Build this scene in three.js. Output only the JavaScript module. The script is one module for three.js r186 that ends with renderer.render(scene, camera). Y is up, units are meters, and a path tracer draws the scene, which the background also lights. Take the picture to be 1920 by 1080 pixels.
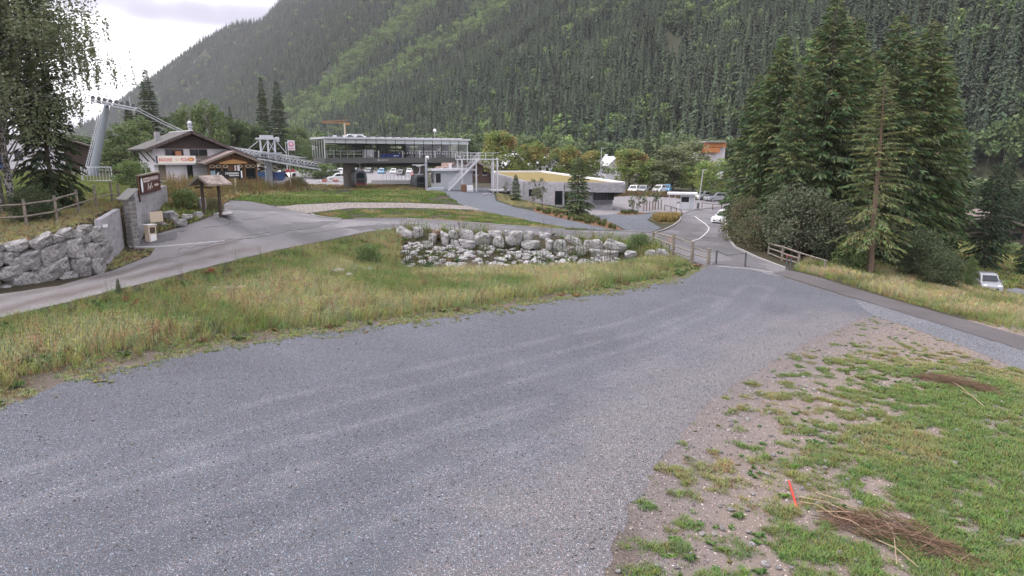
import * as THREE from 'three';
import { mergeGeometries, mergeVertices } from 'three/addons/utils/BufferGeometryUtils.js';

// ---------------------------------------------------------------- camera, sky, sun, exposure
const EYE = 7, F = 1200, PITCH = Math.atan(246 / F), CP = Math.cos(PITCH), SP = Math.sin(PITCH);
const scene = new THREE.Scene();
const camera = new THREE.PerspectiveCamera(2 * Math.atan(540 / F) * 180 / Math.PI, 16 / 9, 0.1, 12000);
camera.position.set(0, EYE, 0);
camera.rotation.set(-PITCH, 0, 0);
const renderer = new THREE.WebGLRenderer({ antialias: true });
renderer.setSize(1024, 576);
renderer.toneMapping = THREE.LinearToneMapping;
renderer.toneMappingExposure = 2.35;
renderer.shadowMap.enabled = true;
renderer.shadowMap.type = THREE.PCFSoftShadowMap;

function mulberry(a) { return () => { a |= 0; a = a + 0x6D2B79F5 | 0; let t = Math.imul(a ^ a >>> 15, 1 | a); t = t + Math.imul(t ^ t >>> 7, 61 | t) ^ t; return ((t ^ t >>> 14) >>> 0) / 4294967296; }; }
let rnd = mulberry(7);
const R = (a, b) => a + (b - a) * rnd();
const clamp = (x, a = 0, b = 1) => Math.min(b, Math.max(a, x));
const sstep = (a, b, x) => { const t = clamp((x - a) / (b - a)); return t * t * (3 - 2 * t); };
const lerp = (a, b, t) => a + (b - a) * t;
function hash3(x, y, z) { let h = Math.imul(x, 374761393) + Math.imul(y, 668265263) + Math.imul(z, 2147483647) | 0; h = Math.imul(h ^ h >>> 13, 1274126177); return ((h ^ h >>> 16) >>> 0) / 4294967296; }
function vnoise(x, y, z = 0) {
  const xi = Math.floor(x), yi = Math.floor(y), zi = Math.floor(z); let u = x - xi, v = y - yi, w = z - zi;
  u = u * u * (3 - 2 * u); v = v * v * (3 - 2 * v); w = w * w * (3 - 2 * w);
  const l = (a, b, t) => a + (b - a) * t, h = (a, b, c) => hash3(xi + a, yi + b, zi + c);
  return l(l(l(h(0, 0, 0), h(1, 0, 0), u), l(h(0, 1, 0), h(1, 1, 0), u), v), l(l(h(0, 0, 1), h(1, 0, 1), u), l(h(0, 1, 1), h(1, 1, 1), u), v), w);
}
function fbm(x, y, z = 0, o = 4) { let s = 0, a = 0.5, n = 0; for (let i = 0; i < o; i++) { s += a * vnoise(x, y, z); n += a; a *= 0.5; x = x * 2.03 + 17.1; y = y * 2.03 + 5.7; z *= 2.03; } return s / n; }

{ // cloudy sky, the same broken white cloud all round
  const W = 1024, Hh = 512, d = new Float32Array(W * Hh * 4);
  for (let j = 0; j < Hh; j++) for (let i = 0; i < W; i++) {
    const el = (j + 0.5) / Hh * Math.PI - Math.PI / 2, az = (i + 0.5) / W * 2 * Math.PI;
    const y = Math.sin(el), c = Math.cos(el), x = c * Math.cos(az), z = c * Math.sin(az), k = 1 / (Math.abs(y) + 0.22);
    const n = fbm(x * k * 1.7 + 9.3, z * k * 1.7 + 3.1, y * 2, 6), n2 = fbm(x * k * 4.1 + 2, z * k * 4.1 + 8, 3, 5);
    const t = sstep(0.37, 0.58, n * 0.58 + n2 * 0.42);
    const a = [0.25, 0.245, 0.315], b = [1.36, 1.34, 1.38], o = (j * W + i) * 4;
    for (let q = 0; q < 3; q++) d[o + q] = lerp(a[q], b[q], t);
    d[o + 3] = 1;
  }
  const t = new THREE.DataTexture(d, W, Hh, THREE.RGBAFormat, THREE.FloatType);
  t.mapping = THREE.EquirectangularReflectionMapping; t.magFilter = t.minFilter = THREE.LinearFilter; t.needsUpdate = true;
  scene.background = t; scene.environment = t;
}
const sun = new THREE.DirectionalLight(new THREE.Color(1, 0.95, 0.9), 1.1);
sun.position.set(-70, 130, -60); sun.castShadow = true; sun.shadow.radius = 24;
sun.shadow.mapSize.set(4096, 4096);
Object.assign(sun.shadow.camera, { left: -160, right: 160, top: 160, bottom: -160, near: 1, far: 600 });
sun.target.position.set(0, 0, -60); scene.add(sun, sun.target);
scene.fog = new THREE.FogExp2(new THREE.Color(0.86, 0.86, 0.95), 0.0001);

// ---------------------------------------------------------------- from the picture to the place
const dirOf = (px, py) => { const u = (px - 960) / F, v = (py - 540) / F; return new THREE.Vector3(u, -v * CP - SP, -(CP - v * SP)); };
const P = (px, py, D) => { const d = dirOf(px, py); return d.multiplyScalar(D / -d.z).add(camera.position); };
function toPx(x, y, z) { const Y = y - EYE, f = -z * CP - Y * SP, up = Y * CP - z * -1 * -SP; return [960 + F * x / f, 540 - F * (Y * CP + -z * SP) / f, f]; }
// thin plate spline through points measured on the ground
function tps(pts) {
  const n = pts.length, m = n + 3, A = [];
  const U = r2 => r2 < 1e-9 ? 0 : r2 * Math.log(r2) * 0.5;
  for (let i = 0; i < m; i++) A.push(new Float64Array(m + 1));
  for (let i = 0; i < n; i++) {
    for (let j = 0; j < n; j++) A[i][j] = U((pts[i][0] - pts[j][0]) ** 2 + (pts[i][1] - pts[j][1]) ** 2) + (i === j ? 6 : 0);
    A[i][n] = A[n][i] = 1; A[i][n + 1] = A[n + 1][i] = pts[i][0]; A[i][n + 2] = A[n + 2][i] = pts[i][1]; A[i][m] = pts[i][2];
  }
  for (let c = 0; c < m; c++) {
    let p = c; for (let r = c + 1; r < m; r++) if (Math.abs(A[r][c]) > Math.abs(A[p][c])) p = r;
    [A[c], A[p]] = [A[p], A[c]];
    for (let r = 0; r < m; r++) if (r !== c) { const f = A[r][c] / A[c][c]; if (f) for (let k = c; k <= m; k++) A[r][k] -= f * A[c][k]; }
  }
  const w = A.map((r, i) => r[m] / r[i]);
  return (x, z) => { let s = w[n] + w[n + 1] * x + w[n + 2] * z; for (let i = 0; i < n; i++) s += w[i] * U((x - pts[i][0]) ** 2 + (z - pts[i][1]) ** 2); return s; };
}
const ctl = l => l.map(([px, py, D]) => { const p = P(px, py, D); return [p.x, p.z, p.y]; });
const lowT = tps([...ctl([
  [960, 1080, 9], [0, 1080, 8.7], [1920, 1080, 9.7], [0, 770, 15], [960, 800, 15.1], [1920, 800, 16.3], [900, 590, 28], [400, 660, 20.9], [1370, 500, 43], [1500, 520, 41], [1920, 660, 25.7], [1600, 600, 29.1], [1300, 700, 20.5],
  [300, 560, 27], [900, 530, 36], [600, 540, 32.2], [1250, 510, 41], [900, 492, 46], [1080, 495, 45.5], [760, 490, 45.5], [800, 434, 53], [1000, 440, 53], [1150, 454, 51.5], [800, 472, 50], [1000, 478, 49], [1150, 488, 47], [700, 440, 50], [650, 480, 43.5], [450, 525, 32],
  [0, 580, 23], [100, 565, 24], [300, 500, 31], [500, 450, 42], [600, 435, 48], [600, 410, 58], [500, 400, 52], [450, 385, 57], [392, 402, 41], [300, 430, 37.5], [240, 467, 35], [200, 505, 31], [30, 540, 26], [870, 418, 60], [1060, 432, 59], [1225, 437, 60.5], [1300, 440, 62],
  [1275, 392, 98], [1130, 385, 100], [1083, 405, 80], [950, 385, 88], [845, 358, 103], [668, 355, 105], [515, 360, 97], [700, 370, 90], [330, 340, 88], [700, 335, 150], [550, 325, 140], [1360, 420, 76], [1410, 470, 52], [1310, 390, 105], [1240, 352, 150],
  [1632, 512, 46], [1850, 542, 52], [1880, 455, 90], [1800, 405, 125], [1700, 560, 38], [1920, 600, 33], [1500, 470, 52], [1700, 480, 62], [1450, 385, 110],
]), [-150, -220, 3], [0, -260, 1], [150, -260, -3.5], [300, -260, -5], [-300, -100, 4], [240, -100, -6], [140, -50, -5.6], [300, 0, -7], [-200, 0, 4], [-60, 0, 2.2], [40, 0, -0.6], [0, 8, 0.7], [80, 10, -2.8]]);
const terT = tps(ctl([[49, 425, 31.5], [60, 456, 27.8], [150, 425, 29.8], [180, 389, 37.5], [211, 380, 41], [180, 347, 82], [60, 350, 60], [0, 430, 30.5], [-200, 440, 30], [-300, 345, 70], [250, 345, 75]]));
const TER = [[-34, -6], [-26, -14], [-23.4, -21.5], [-21.75, -25.9], [-20.05, -29.9], [-20.55, -31.6], [-21.85, -35.2], [-23.9, -43.7], [-27.5, -47.5], [-31, -53], [-35, -60], [-43, -75], [-75, -110], [-150, -100], [-150, -6]];
function polyDist(x, z, p) { // signed: inside positive
  let inside = false, d2 = 1e12;
  for (let i = 0, j = p.length - 1; i < p.length; j = i++) {
    const [ax, az] = p[j], [bx, bz] = p[i], dx = bx - ax, dz = bz - az, t = clamp(((x - ax) * dx + (z - az) * dz) / (dx * dx + dz * dz));
    d2 = Math.min(d2, (ax + t * dx - x) ** 2 + (az + t * dz - z) ** 2);
    if ((az > z) !== (bz > z) && x < (bx - ax) * (z - az) / (bz - az) + ax) inside = !inside;
  }
  return (inside ? 1 : -1) * Math.sqrt(d2);
}
function Hraw(x, z) {
  const r = Math.hypot(x, z);
  const far = clamp(1 - x * 0.018, -6, 4) - 2;
  let h = r < 420 ? lerp(lowT(x, z), far, sstep(210, 400, r)) : far;
  if (x < -19 && x > -150 && z < -5 && z > -115) {
    const sd = polyDist(x, z, TER), wide = lerp(0.35, 9, sstep(44, 62, -z));
    if (sd > -wide * 0.1) { const ht = Math.max(terT(x, z), h - 0.2); h = lerp(h, ht, sstep(0, wide, sd) * (1 - sstep(75, 110, -z)) * (1 - sstep(70, 120, -x))); }
  }
  return h;
}
// cached on a fine grid where the photograph looks, so that sheets, tufts and ground agree
const GX0 = -60, GX1 = 60, GZ0 = -130, GZ1 = 6, GC = 0.5, GNX = (GX1 - GX0) / GC + 1, GNZ = (GZ1 - GZ0) / GC + 1, GRID = new Float32Array(GNX * GNZ);
for (let j = 0; j < GNZ; j++) for (let i = 0; i < GNX; i++) { const x = GX0 + i * GC, z = GZ0 + j * GC; GRID[j * GNX + i] = Hraw(x, z) + 0.05 * (fbm(x * 0.5, z * 0.5, 0, 3) - 0.5); }
function H(x, z) {
  const fx = (x - GX0) / GC, fz = (z - GZ0) / GC;
  if (fx < 0 || fz < 0 || fx >= GNX - 1 || fz >= GNZ - 1) return Hraw(x, z);
  const i = Math.floor(fx), j = Math.floor(fz), u = fx - i, v = fz - j, o = j * GNX + i, a = GRID[o], b = GRID[o + 1], c = GRID[o + GNX], d = GRID[o + GNX + 1];
  return u + v < 1 ? a + u * (b - a) + v * (c - a) : d + (1 - u) * (c - d) + (1 - v) * (b - d); // the same two triangles as the mesh
}
function gp(px, py) { // where the ray through a pixel meets the ground
  const d = dirOf(px, py), o = camera.position; let t0 = 3, st = 0.25;
  for (let t = 3; t < 400; t += st) {
    if (o.y + d.y * t < H(d.x * t, d.z * t)) { let a = t0, b = t; for (let k = 0; k < 22; k++) { const m = (a + b) / 2; if (o.y + d.y * m < H(d.x * m, d.z * m)) b = m; else a = m; } t = (a + b) / 2; return new THREE.Vector3(d.x * t, H(d.x * t, d.z * t), d.z * t); }
    t0 = t; st = 0.25 + t * 0.004;
  }
  const t = 200; return new THREE.Vector3(d.x * t, H(d.x * t, d.z * t), d.z * t);
}
const onG = (x, z, dy = 0) => new THREE.Vector3(x, H(x, z) + dy, z);

// ---------------------------------------------------------------- building tools
const taken = {};
function numbered(n) { const k = taken[n] = (taken[n] ?? -1) + 1; return k ? n + '_' + String(k).padStart(3, '0') : n; }
function tag(o, label, category, group, kind) { if (label) o.userData.label = label; if (category) o.userData.category = category; if (group) o.userData.group = group; if (kind) o.userData.kind = kind; return o; }
function thing(name, label, category, pos, turn = 0, group) { const g = new THREE.Group(); g.name = numbered(name); if (pos) g.position.copy(pos); g.rotation.y = turn; scene.add(g); return tag(g, label, category, group); }
function put(name, geo, m, parent) {
  const o = new THREE.Mesh(Array.isArray(geo) ? mergeGeometries(geo.map(g => g.index ? g.toNonIndexed() : g), false) : geo, m);
  o.castShadow = o.receiveShadow = true; o.name = parent ? name : numbered(name); (parent || scene).add(o); return o;
}
function copyOf(o, label) { const c = o.clone(); c.name = numbered(o.name.replace(/_\d{3}$/, '')); c.userData = { ...o.userData }; if (label) c.userData.label = label; scene.add(c); return c; }
const V = (x, y, z) => new THREE.Vector3(x, y, z);
const clean = g => { for (const k of Object.keys(g.attributes)) if (!['position', 'normal', 'uv'].includes(k)) g.deleteAttribute(k); return g; };
function bx(x0, x1, y0, y1, z0, z1) { const g = new THREE.BoxGeometry(Math.abs(x1 - x0), Math.abs(y1 - y0), Math.abs(z1 - z0)); g.translate((x0 + x1) / 2, (y0 + y1) / 2, (z0 + z1) / 2); return g; }
const UPV = V(0, 1, 0);
function rod(a, b, r0, r1 = r0, seg = 6) { const d = b.clone().sub(a), g = new THREE.CylinderGeometry(r1, r0, d.length(), seg); g.applyQuaternion(new THREE.Quaternion().setFromUnitVectors(UPV, d.clone().normalize())); g.translate((a.x + b.x) / 2, (a.y + b.y) / 2, (a.z + b.z) / 2); return g; }
function beam(a, b, w, h) { // square bar from a to b, w across and h high
  const d = b.clone().sub(a), g = new THREE.BoxGeometry(w, h, d.length()), m = new THREE.Matrix4().lookAt(b, a, Math.abs(d.clone().normalize().y) > 0.98 ? V(1, 0, 0) : UPV);
  g.applyMatrix4(m); g.translate((a.x + b.x) / 2, (a.y + b.y) / 2, (a.z + b.z) / 2); return g;
}
function prism(pts, z0, z1) { const s = new THREE.Shape(pts.map(p => new THREE.Vector2(p[0], p[1]))), g = new THREE.ExtrudeGeometry(s, { depth: z1 - z0, bevelEnabled: false }); g.translate(0, 0, z0); return g; }
function rawGeo(pos, col, uv, nor) {
  const g = new THREE.BufferGeometry(); g.setAttribute('position', new THREE.Float32BufferAttribute(pos, 3));
  if (col) g.setAttribute('color', new THREE.Float32BufferAttribute(col, 3)); if (uv) g.setAttribute('uv', new THREE.Float32BufferAttribute(uv, 2));
  if (nor) g.setAttribute('normal', new THREE.Float32BufferAttribute(nor, 3)); else g.computeVertexNormals(); return g;
}

// ---------------------------------------------------------------- materials
function canvasTex(w, h, draw, srgb = true) { const c = document.createElement('canvas'); c.width = w; c.height = h; draw(c.getContext('2d'), w, h); const t = new THREE.CanvasTexture(c); if (srgb) t.colorSpace = THREE.SRGBColorSpace; t.magFilter = THREE.LinearFilter; return t; }
function dataTex(n, f, rep = 1, srgb = false) {
  const d = new Uint8Array(n * n * 4); for (let j = 0; j < n; j++) for (let i = 0; i < n; i++) { const c = f(i, j, n), o = (j * n + i) * 4; if (typeof c === 'number') d[o] = d[o + 1] = d[o + 2] = clamp(c) * 255; else for (let q = 0; q < 3; q++) d[o + q] = clamp(c[q]) * 255; d[o + 3] = 255; }
  const t = new THREE.DataTexture(d, n, n); t.wrapS = t.wrapT = THREE.RepeatWrapping; t.magFilter = t.minFilter = THREE.LinearFilter; t.repeat.set(rep, rep); if (srgb) t.colorSpace = THREE.SRGBColorSpace; t.needsUpdate = true; return t;
}
// stones of a tiling ground: a few thousand round blobs of varied tone, returned as [tone, height] fields
function stoneField(n, sizes, seed) {
  const g = mulberry(seed), hgt = new Float32Array(n * n), tone = new Float32Array(n * n).fill(0.5), hue = new Float32Array(n * n);
  for (const [count, rmin, rmax] of sizes) for (let k = 0; k < count; k++) {
    const cx = g() * n, cy = g() * n, r = rmin + (rmax - rmin) * g() * g(), e = 0.65 + g() * 0.5, a = g() * 6.28, ca = Math.cos(a), sa = Math.sin(a), t = g(), hh = g() - 0.5, R2 = Math.ceil(r * 1.2);
    for (let dy = -R2; dy <= R2; dy++) for (let dx = -R2; dx <= R2; dx++) {
      const u = (dx * ca + dy * sa) / r, v = (dy * ca - dx * sa) / (r * e), q = u * u + v * v; if (q > 1) continue;
      const o = ((Math.floor(cy) + dy + n) % n) * n + (Math.floor(cx) + dx + n) % n, h = Math.sqrt(1 - q) * r / rmax * 0.9 + 0.1;
      if (h > hgt[o] * 0.9) { hgt[o] = h; tone[o] = t; hue[o] = hh; }
    }
  }
  return { n, hgt, tone, hue };
}
function stoneTex(f, dark, light, tint, rep) {
  const map = dataTex(f.n, (i, j) => { const o = j * f.n + i, t = f.tone[o] * f.tone[o] * 0.85 + 0.15 * f.tone[o]; const gap = f.hgt[o] < 0.05 ? 0.75 : 1; return [0, 1, 2].map(q => (lerp(dark[q], light[q], t) + f.hue[o] * tint[q]) * gap); }, rep, true);
  const bump = dataTex(f.n, (i, j) => f.hgt[j * f.n + i], rep);
  return { map, bumpMap: bump };
}
const std = (rgb, o = {}) => new THREE.MeshStandardMaterial({ color: new THREE.Color().setRGB(...rgb), roughness: 0.85, ...o });
// ---------------------------------------------------------------- ground, roads, gravel
const fGravel = stoneField(1024, [[52000, 1.6, 3.6], [1500, 3.5, 6]], 3);
const tGravel = stoneTex(fGravel, [0.40, 0.41, 0.445], [0.745, 0.75, 0.795], [0.14, 0, -0.08], 1 / 3.8);
const fPeb = stoneField(512, [[5200, 3, 7], [240, 7, 12]], 5);
const tPeb = stoneTex(fPeb, [0.40, 0.36, 0.34], [0.92, 0.88, 0.86], [0.10, 0.02, 0], 1 / 4);
const fDirt = stoneField(1024, [[15000, 1.2, 3.2], [700, 3.5, 8]], 9);
const tDirt = stoneTex(fDirt, [0.40, 0.365, 0.345], [0.86, 0.82, 0.80], [0.10, 0.02, 0], 1 / 3.6);
const tAsph = (() => { const f = stoneField(512, [[34000, 0.8, 1.8]], 21); return stoneTex(f, [0.66, 0.65, 0.66], [0.86, 0.85, 0.87], [0.03, 0, 0], 1 / 2.5); })();
const tSoil = (() => { const f = stoneField(512, [[16000, 1, 3.4]], 31); return stoneTex(f, [0.5, 0.47, 0.4], [0.95, 0.92, 0.86], [0.1, 0.05, 0], 1 / 5); })();
const M = {
  gravel: new THREE.MeshStandardMaterial({ ...tGravel, bumpScale: 0.024, roughness: 0.95, vertexColors: true }),
  pebble: new THREE.MeshStandardMaterial({ ...tPeb, bumpScale: 0.06, roughness: 0.9, vertexColors: true }),
  dirt: new THREE.MeshStandardMaterial({ ...tDirt, bumpScale: 0.02, roughness: 1, vertexColors: true }),
  asphalt: new THREE.MeshStandardMaterial({ ...tAsph, bumpScale: 0.006, roughness: 0.9, vertexColors: true }),
  soil: new THREE.MeshStandardMaterial({ ...tSoil, bumpScale: 0.03, roughness: 1, vertexColors: true }),
};
const lin = (r, g, b) => [r, g, b];
// zones of the ground known from the picture
const polyPx = (l, step = 24) => { const out = []; for (let i = 0; i < l.length; i++) { const a = l[i], b = l[(i + 1) % l.length], n = Math.max(1, Math.ceil(Math.hypot(a[0] - b[0], a[1] - b[1]) / step)); for (let k = 0; k < n; k++) { const p = gp(lerp(a[0], b[0], k / n), lerp(a[1], b[1], k / n)); out.push([p.x, p.z]); } } return out; };
const linePx = (l, step = 14) => { const out = []; for (let i = 0; i < l.length - 1; i++) { const a = l[i], b = l[i + 1], n = Math.max(1, Math.ceil(Math.hypot(a[0] - b[0], a[1] - b[1]) / step)); for (let k = 0; k < n; k++) { const p = gp(lerp(a[0], b[0], k / n), lerp(a[1], b[1], k / n)); out.push([p.x, p.z]); } } const e = gp(...l.at(-1)); out.push([e.x, e.z]); return out; };
function lineDist(x, z, l) { let d = 1e9; for (let i = 1; i < l.length; i++) { const [ax, az] = l[i - 1], [bx_, bz] = l[i], dx = bx_ - ax, dz = bz - az, t = clamp(((x - ax) * dx + (z - az) * dz) / (dx * dx + dz * dz + 1e-9)); d = Math.min(d, Math.hypot(ax + t * dx - x, az + t * dz - z)); } return d; }
const YARD = polyPx([[-140, 830], [0, 764], [130, 716], [260, 682], [420, 651], [560, 629], [700, 610], [850, 592], [1000, 568], [1150, 545], [1280, 522], [1322, 499], [1397, 503], [1450, 514], [1548, 544.5], [1640, 574], [1640, 590], [1600, 604], [1522, 638], [1444, 680], [1370, 728], [1300, 780], [1246, 848], [1196, 920], [1156, 1000], [1120, 1110], [1110, 1250], [-300, 1250], [-300, 900]], 12);
const ROAD = polyPx([[-120, 628], [0, 596], [110, 571], [220, 543], [320, 519], [420, 493], [520, 469], [620, 449], [690, 434], [760, 428], [900, 434], [1060, 444], [1170, 452], [1232, 461], [1290, 488], [1326, 499], [1399, 503], [1452, 518], [1500, 520], [1475, 505], [1420, 484], [1378, 464], [1363, 445], [1364, 426], [1366, 408], [1400, 398], [1400, 388], [1340, 389], [1300, 393], [1282, 400], [1277, 408], [1262, 423], [1228, 436.5], [1165, 434], [1060, 431], [900, 420], [760, 410.5], [665, 411], [640, 411.5], [600, 408], [583, 402], [520, 388], [470, 378], [432, 376], [420, 384], [415, 398], [398, 406], [340, 426], [285, 441], [262, 452], [252, 466], [290, 466], [280, 480], [210, 508], [110, 536], [0, 552], [-120, 572]]);
const PATH = polyPx([[1450, 512], [1482, 507], [1540, 522], [1597, 540], [1700, 570], [1800, 598], [1920, 632], [2060, 672], [2060, 704], [1920, 657], [1780, 614], [1647, 573], [1547, 543]]);
const STRIP = polyPx([[1600, 560], [1647, 573], [1780, 614], [1920, 657], [2060, 704], [2060, 752], [1920, 694], [1800, 648], [1700, 612], [1635, 592]]);
const RAMP = polyPx([[820, 352], [924, 352], [926, 364], [930, 377], [965, 389], [1010, 398], [1060, 408], [1120, 421], [1172, 434], [1120, 432], [1060, 427], [985, 413], [900, 398], [868, 387], [850, 374], [832, 362]]);
const BAY = polyPx([[1112, 405], [1160, 401], [1210, 402], [1235, 398], [1250, 401], [1222, 406], [1213, 413], [1226, 420], [1240, 428], [1226, 434.5], [1176, 433.5], [1160, 424], [1130, 413]]);
const PLAZA = polyPx([[1090, 402], [1100, 388], [1140, 373], [1170, 366], [1250, 364], [1330, 372], [1400, 383], [1400, 387], [1345, 388], [1300, 392], [1282, 399], [1262, 401], [1235, 397.5], [1190, 401.5], [1120, 404.5]]);
const PEB = polyPx([[516, 388], [560, 384], [650, 380.5], [760, 380.5], [840, 384], [880, 387], [905, 394], [840, 392], [760, 390], [650, 391], [600, 397], [575, 400]]);
const LOT = polyPx([[545, 322], [560, 318], [800, 318], [800, 343], [700, 344], [655, 349], [660, 357], [588, 357], [572, 343], [556, 331]]);
const DRIVE = polyPx([[1860, 545], [1905, 540], [2040, 570], [2040, 590], [1960, 570], [1900, 556]]);
// the far wall of the ditch
function groundColor(x, z) {
  const n = fbm(x * 0.35, z * 0.35, 2, 3), f = fbm(x * 1.7, z * 1.7, 5, 2), r = Math.hypot(x, z);
  let c = [lerp(0.16, 0.30, n), lerp(0.155, 0.255, n), lerp(0.07, 0.115, n)];                    // meadow soil with dry litter
  if (r > 62) { const t = sstep(62, 72, r); c = [lerp(c[0], 0.17, t), lerp(c[1], 0.23, t), lerp(c[2], 0.07, t)]; const b = sstep(0.5, 0.62, fbm(x * 0.22, z * 0.22, 11, 3)) * t; c = [lerp(c[0], 0.33, b), lerp(c[1], 0.28, b), lerp(c[2], 0.2, b)]; }
  if (x < -19 && -z < 60 && polyDist(x, z, TER) > -.3) c = [lerp(.30, .42, n), lerp(.26, .35, n), lerp(.14, .2, n)];
  const yd = -polyDist(x, z, YARD);
  if (x > 2 && -z < 32 && yd > -1) { const g = sstep(2.6, 0, yd + (f - .5) * 2.5), k = 1.5 - f * 0.4; c = [lerp(k * 1.04, k * .82, g), lerp(k * .96, k * .80, g), lerp(k * .92, k * .86, g)]; }
  else if (yd < 1.6 && r < 60) { const g = sstep(1.6, 0, yd + (f - .5) * 1.6); c = [lerp(c[0], .8, g), lerp(c[1], .75, g), lerp(c[2], .71, g)]; }
  return c;
}
{
  const ax = (fine0, fine1, step, far) => { const a = []; for (let v = fine0; v <= fine1 + 1e-6; v += step) a.push(v); let s = step, v = fine0; while (v > -far) { s *= 1.22; v -= s; a.unshift(v); } s = step; v = fine1; while (v < far) { s *= 1.22; v += s; a.push(v); } return a; };
  const xs = ax(GX0, GX1, GC, 6000), zs = ax(GZ0, GZ1, GC, 6000), pos = [], col = [], uv = [], idx = [];
  for (const z of zs) for (const x of xs) { const y = H(x, z); pos.push(x, y, z); const c = groundColor(x, z); col.push(...c); uv.push(x, z); }
  for (let j = 0; j < zs.length - 1; j++) for (let i = 0; i < xs.length - 1; i++) { const a = j * xs.length + i, b = a + 1, c = a + xs.length, d = c + 1; idx.push(a, c, b, b, c, d); }
  const g = new THREE.BufferGeometry(); g.setAttribute('position', new THREE.Float32BufferAttribute(pos, 3)); g.setAttribute('color', new THREE.Float32BufferAttribute(col, 3)); g.setAttribute('uv', new THREE.Float32BufferAttribute(uv, 2)); g.setIndex(idx); g.computeVertexNormals();
  tag(put('ground', g, M.dirt), 'earth and grass ground sheet across the valley floor', 'ground', null, 'structure');
}
// a sheet draped over the ground: outline in x, z; fine triangles, each vertex set on the ground plus a step
function drape(name, outline, m, off, colorFn, label, maxEdge = 0.9, jitter = 0, cell = GC) {
  const pts = outline.map(([x, z], i) => jitter ? new THREE.Vector2(x + (fbm(x * 1.9, z * 1.9, 1, 3) - 0.5) * jitter, z + (fbm(x * 1.9, z * 1.9, 8, 3) - 0.5) * jitter) : new THREE.Vector2(x, z));
  if (THREE.ShapeUtils.area(pts) < 0) pts.reverse();
  let tris = THREE.ShapeUtils.triangulateShape(pts, []).map(t => t.map(i => pts[i]));
  const out = [], lim = (a, b) => Math.max(maxEdge, 0.016 * Math.hypot(a.x + b.x, a.y + b.y) / 2 * maxEdge);
  // cut on the lines of the ground grid so that the sheet follows it exactly
  const cutAt = (poly, axis, v) => { const lo = [], hi = []; for (let i = 0; i < poly.length; i++) { const a = poly[i], b = poly[(i + 1) % poly.length], da = a[axis] - v, db = b[axis] - v; if (da <= 0) lo.push(a); if (da >= 0) hi.push(a); if (da * db < 0) { const t = da / (da - db), p = new THREE.Vector2(lerp(a.x, b.x, t), lerp(a.y, b.y, t)); lo.push(p); hi.push(p); } } return [lo, hi]; };
  const pos = [], col = [], uv = [], emit = p => { for (let k = 1; k < p.length - 1; k++) for (const q of [p[0], p[k + 1], p[k]]) { pos.push(q.x, H(q.x, q.y) + off, q.y); uv.push(q.x, q.y); col.push(...colorFn(q.x, q.y)); } };
  const G2 = cell;
  for (const t of tris) {
    let strips = [t];
    const x0 = Math.min(...t.map(p => p.x)), x1 = Math.max(...t.map(p => p.x)); let rest = t;
    const cols = []; for (let v = Math.ceil(x0 / G2) * G2; v < x1; v += G2) { const [lo, hi] = cutAt(rest, 'x', v); if (lo.length > 2) cols.push(lo); rest = hi; } if (rest.length > 2) cols.push(rest);
    for (const c of cols) {
      let r = c; const z0 = Math.min(...c.map(p => p.y)), z1 = Math.max(...c.map(p => p.y)), cells = [];
      for (let v = Math.ceil(z0 / G2) * G2; v < z1; v += G2) { const [lo, hi] = cutAt(r, 'y', v); if (lo.length > 2) cells.push(lo); r = hi; } if (r.length > 2) cells.push(r);
      for (const q of cells) { const mx = q.reduce((s, p) => s + p.x, 0) / q.length, my = q.reduce((s, p) => s + p.y, 0) / q.length, v = (Math.floor(mx / G2) + Math.floor(my / G2) + 1) * G2; const lo = [], hi = []; for (let i = 0; i < q.length; i++) { const a = q[i], b = q[(i + 1) % q.length], da = a.x + a.y - v, db = b.x + b.y - v; if (da <= 0) lo.push(a); if (da >= 0) hi.push(a); if (da * db < 0) { const t = da / (da - db), p = new THREE.Vector2(lerp(a.x, b.x, t), lerp(a.y, b.y, t)); lo.push(p); hi.push(p); } } if (lo.length > 2) emit(lo); if (hi.length > 2) emit(hi); }
    }
  }
  const up = new Float32Array(pos.length), e = 0.25;
  for (let i = 0; i < pos.length; i += 3) { const x = pos[i], z = pos[i + 2], n = V(H(x - e, z) - H(x + e, z), 2 * e, H(x, z - e) - H(x, z + e)).normalize(); up[i] = n.x; up[i + 1] = n.y; up[i + 2] = n.z; }
  const o = put(name, rawGeo(pos, col, uv, up), m); return tag(o, label, name.split('_').at(-1), null, 'structure');
}
const mul = (c, k) => [c[0] * k, c[1] * k, c[2] * k];
const DIRTEDGE = linePx([[1600, 604], [1522, 638], [1444, 680], [1370, 728], [1300, 780], [1246, 848], [1196, 920], [1156, 1000], [1120, 1110]], 20);
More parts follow.
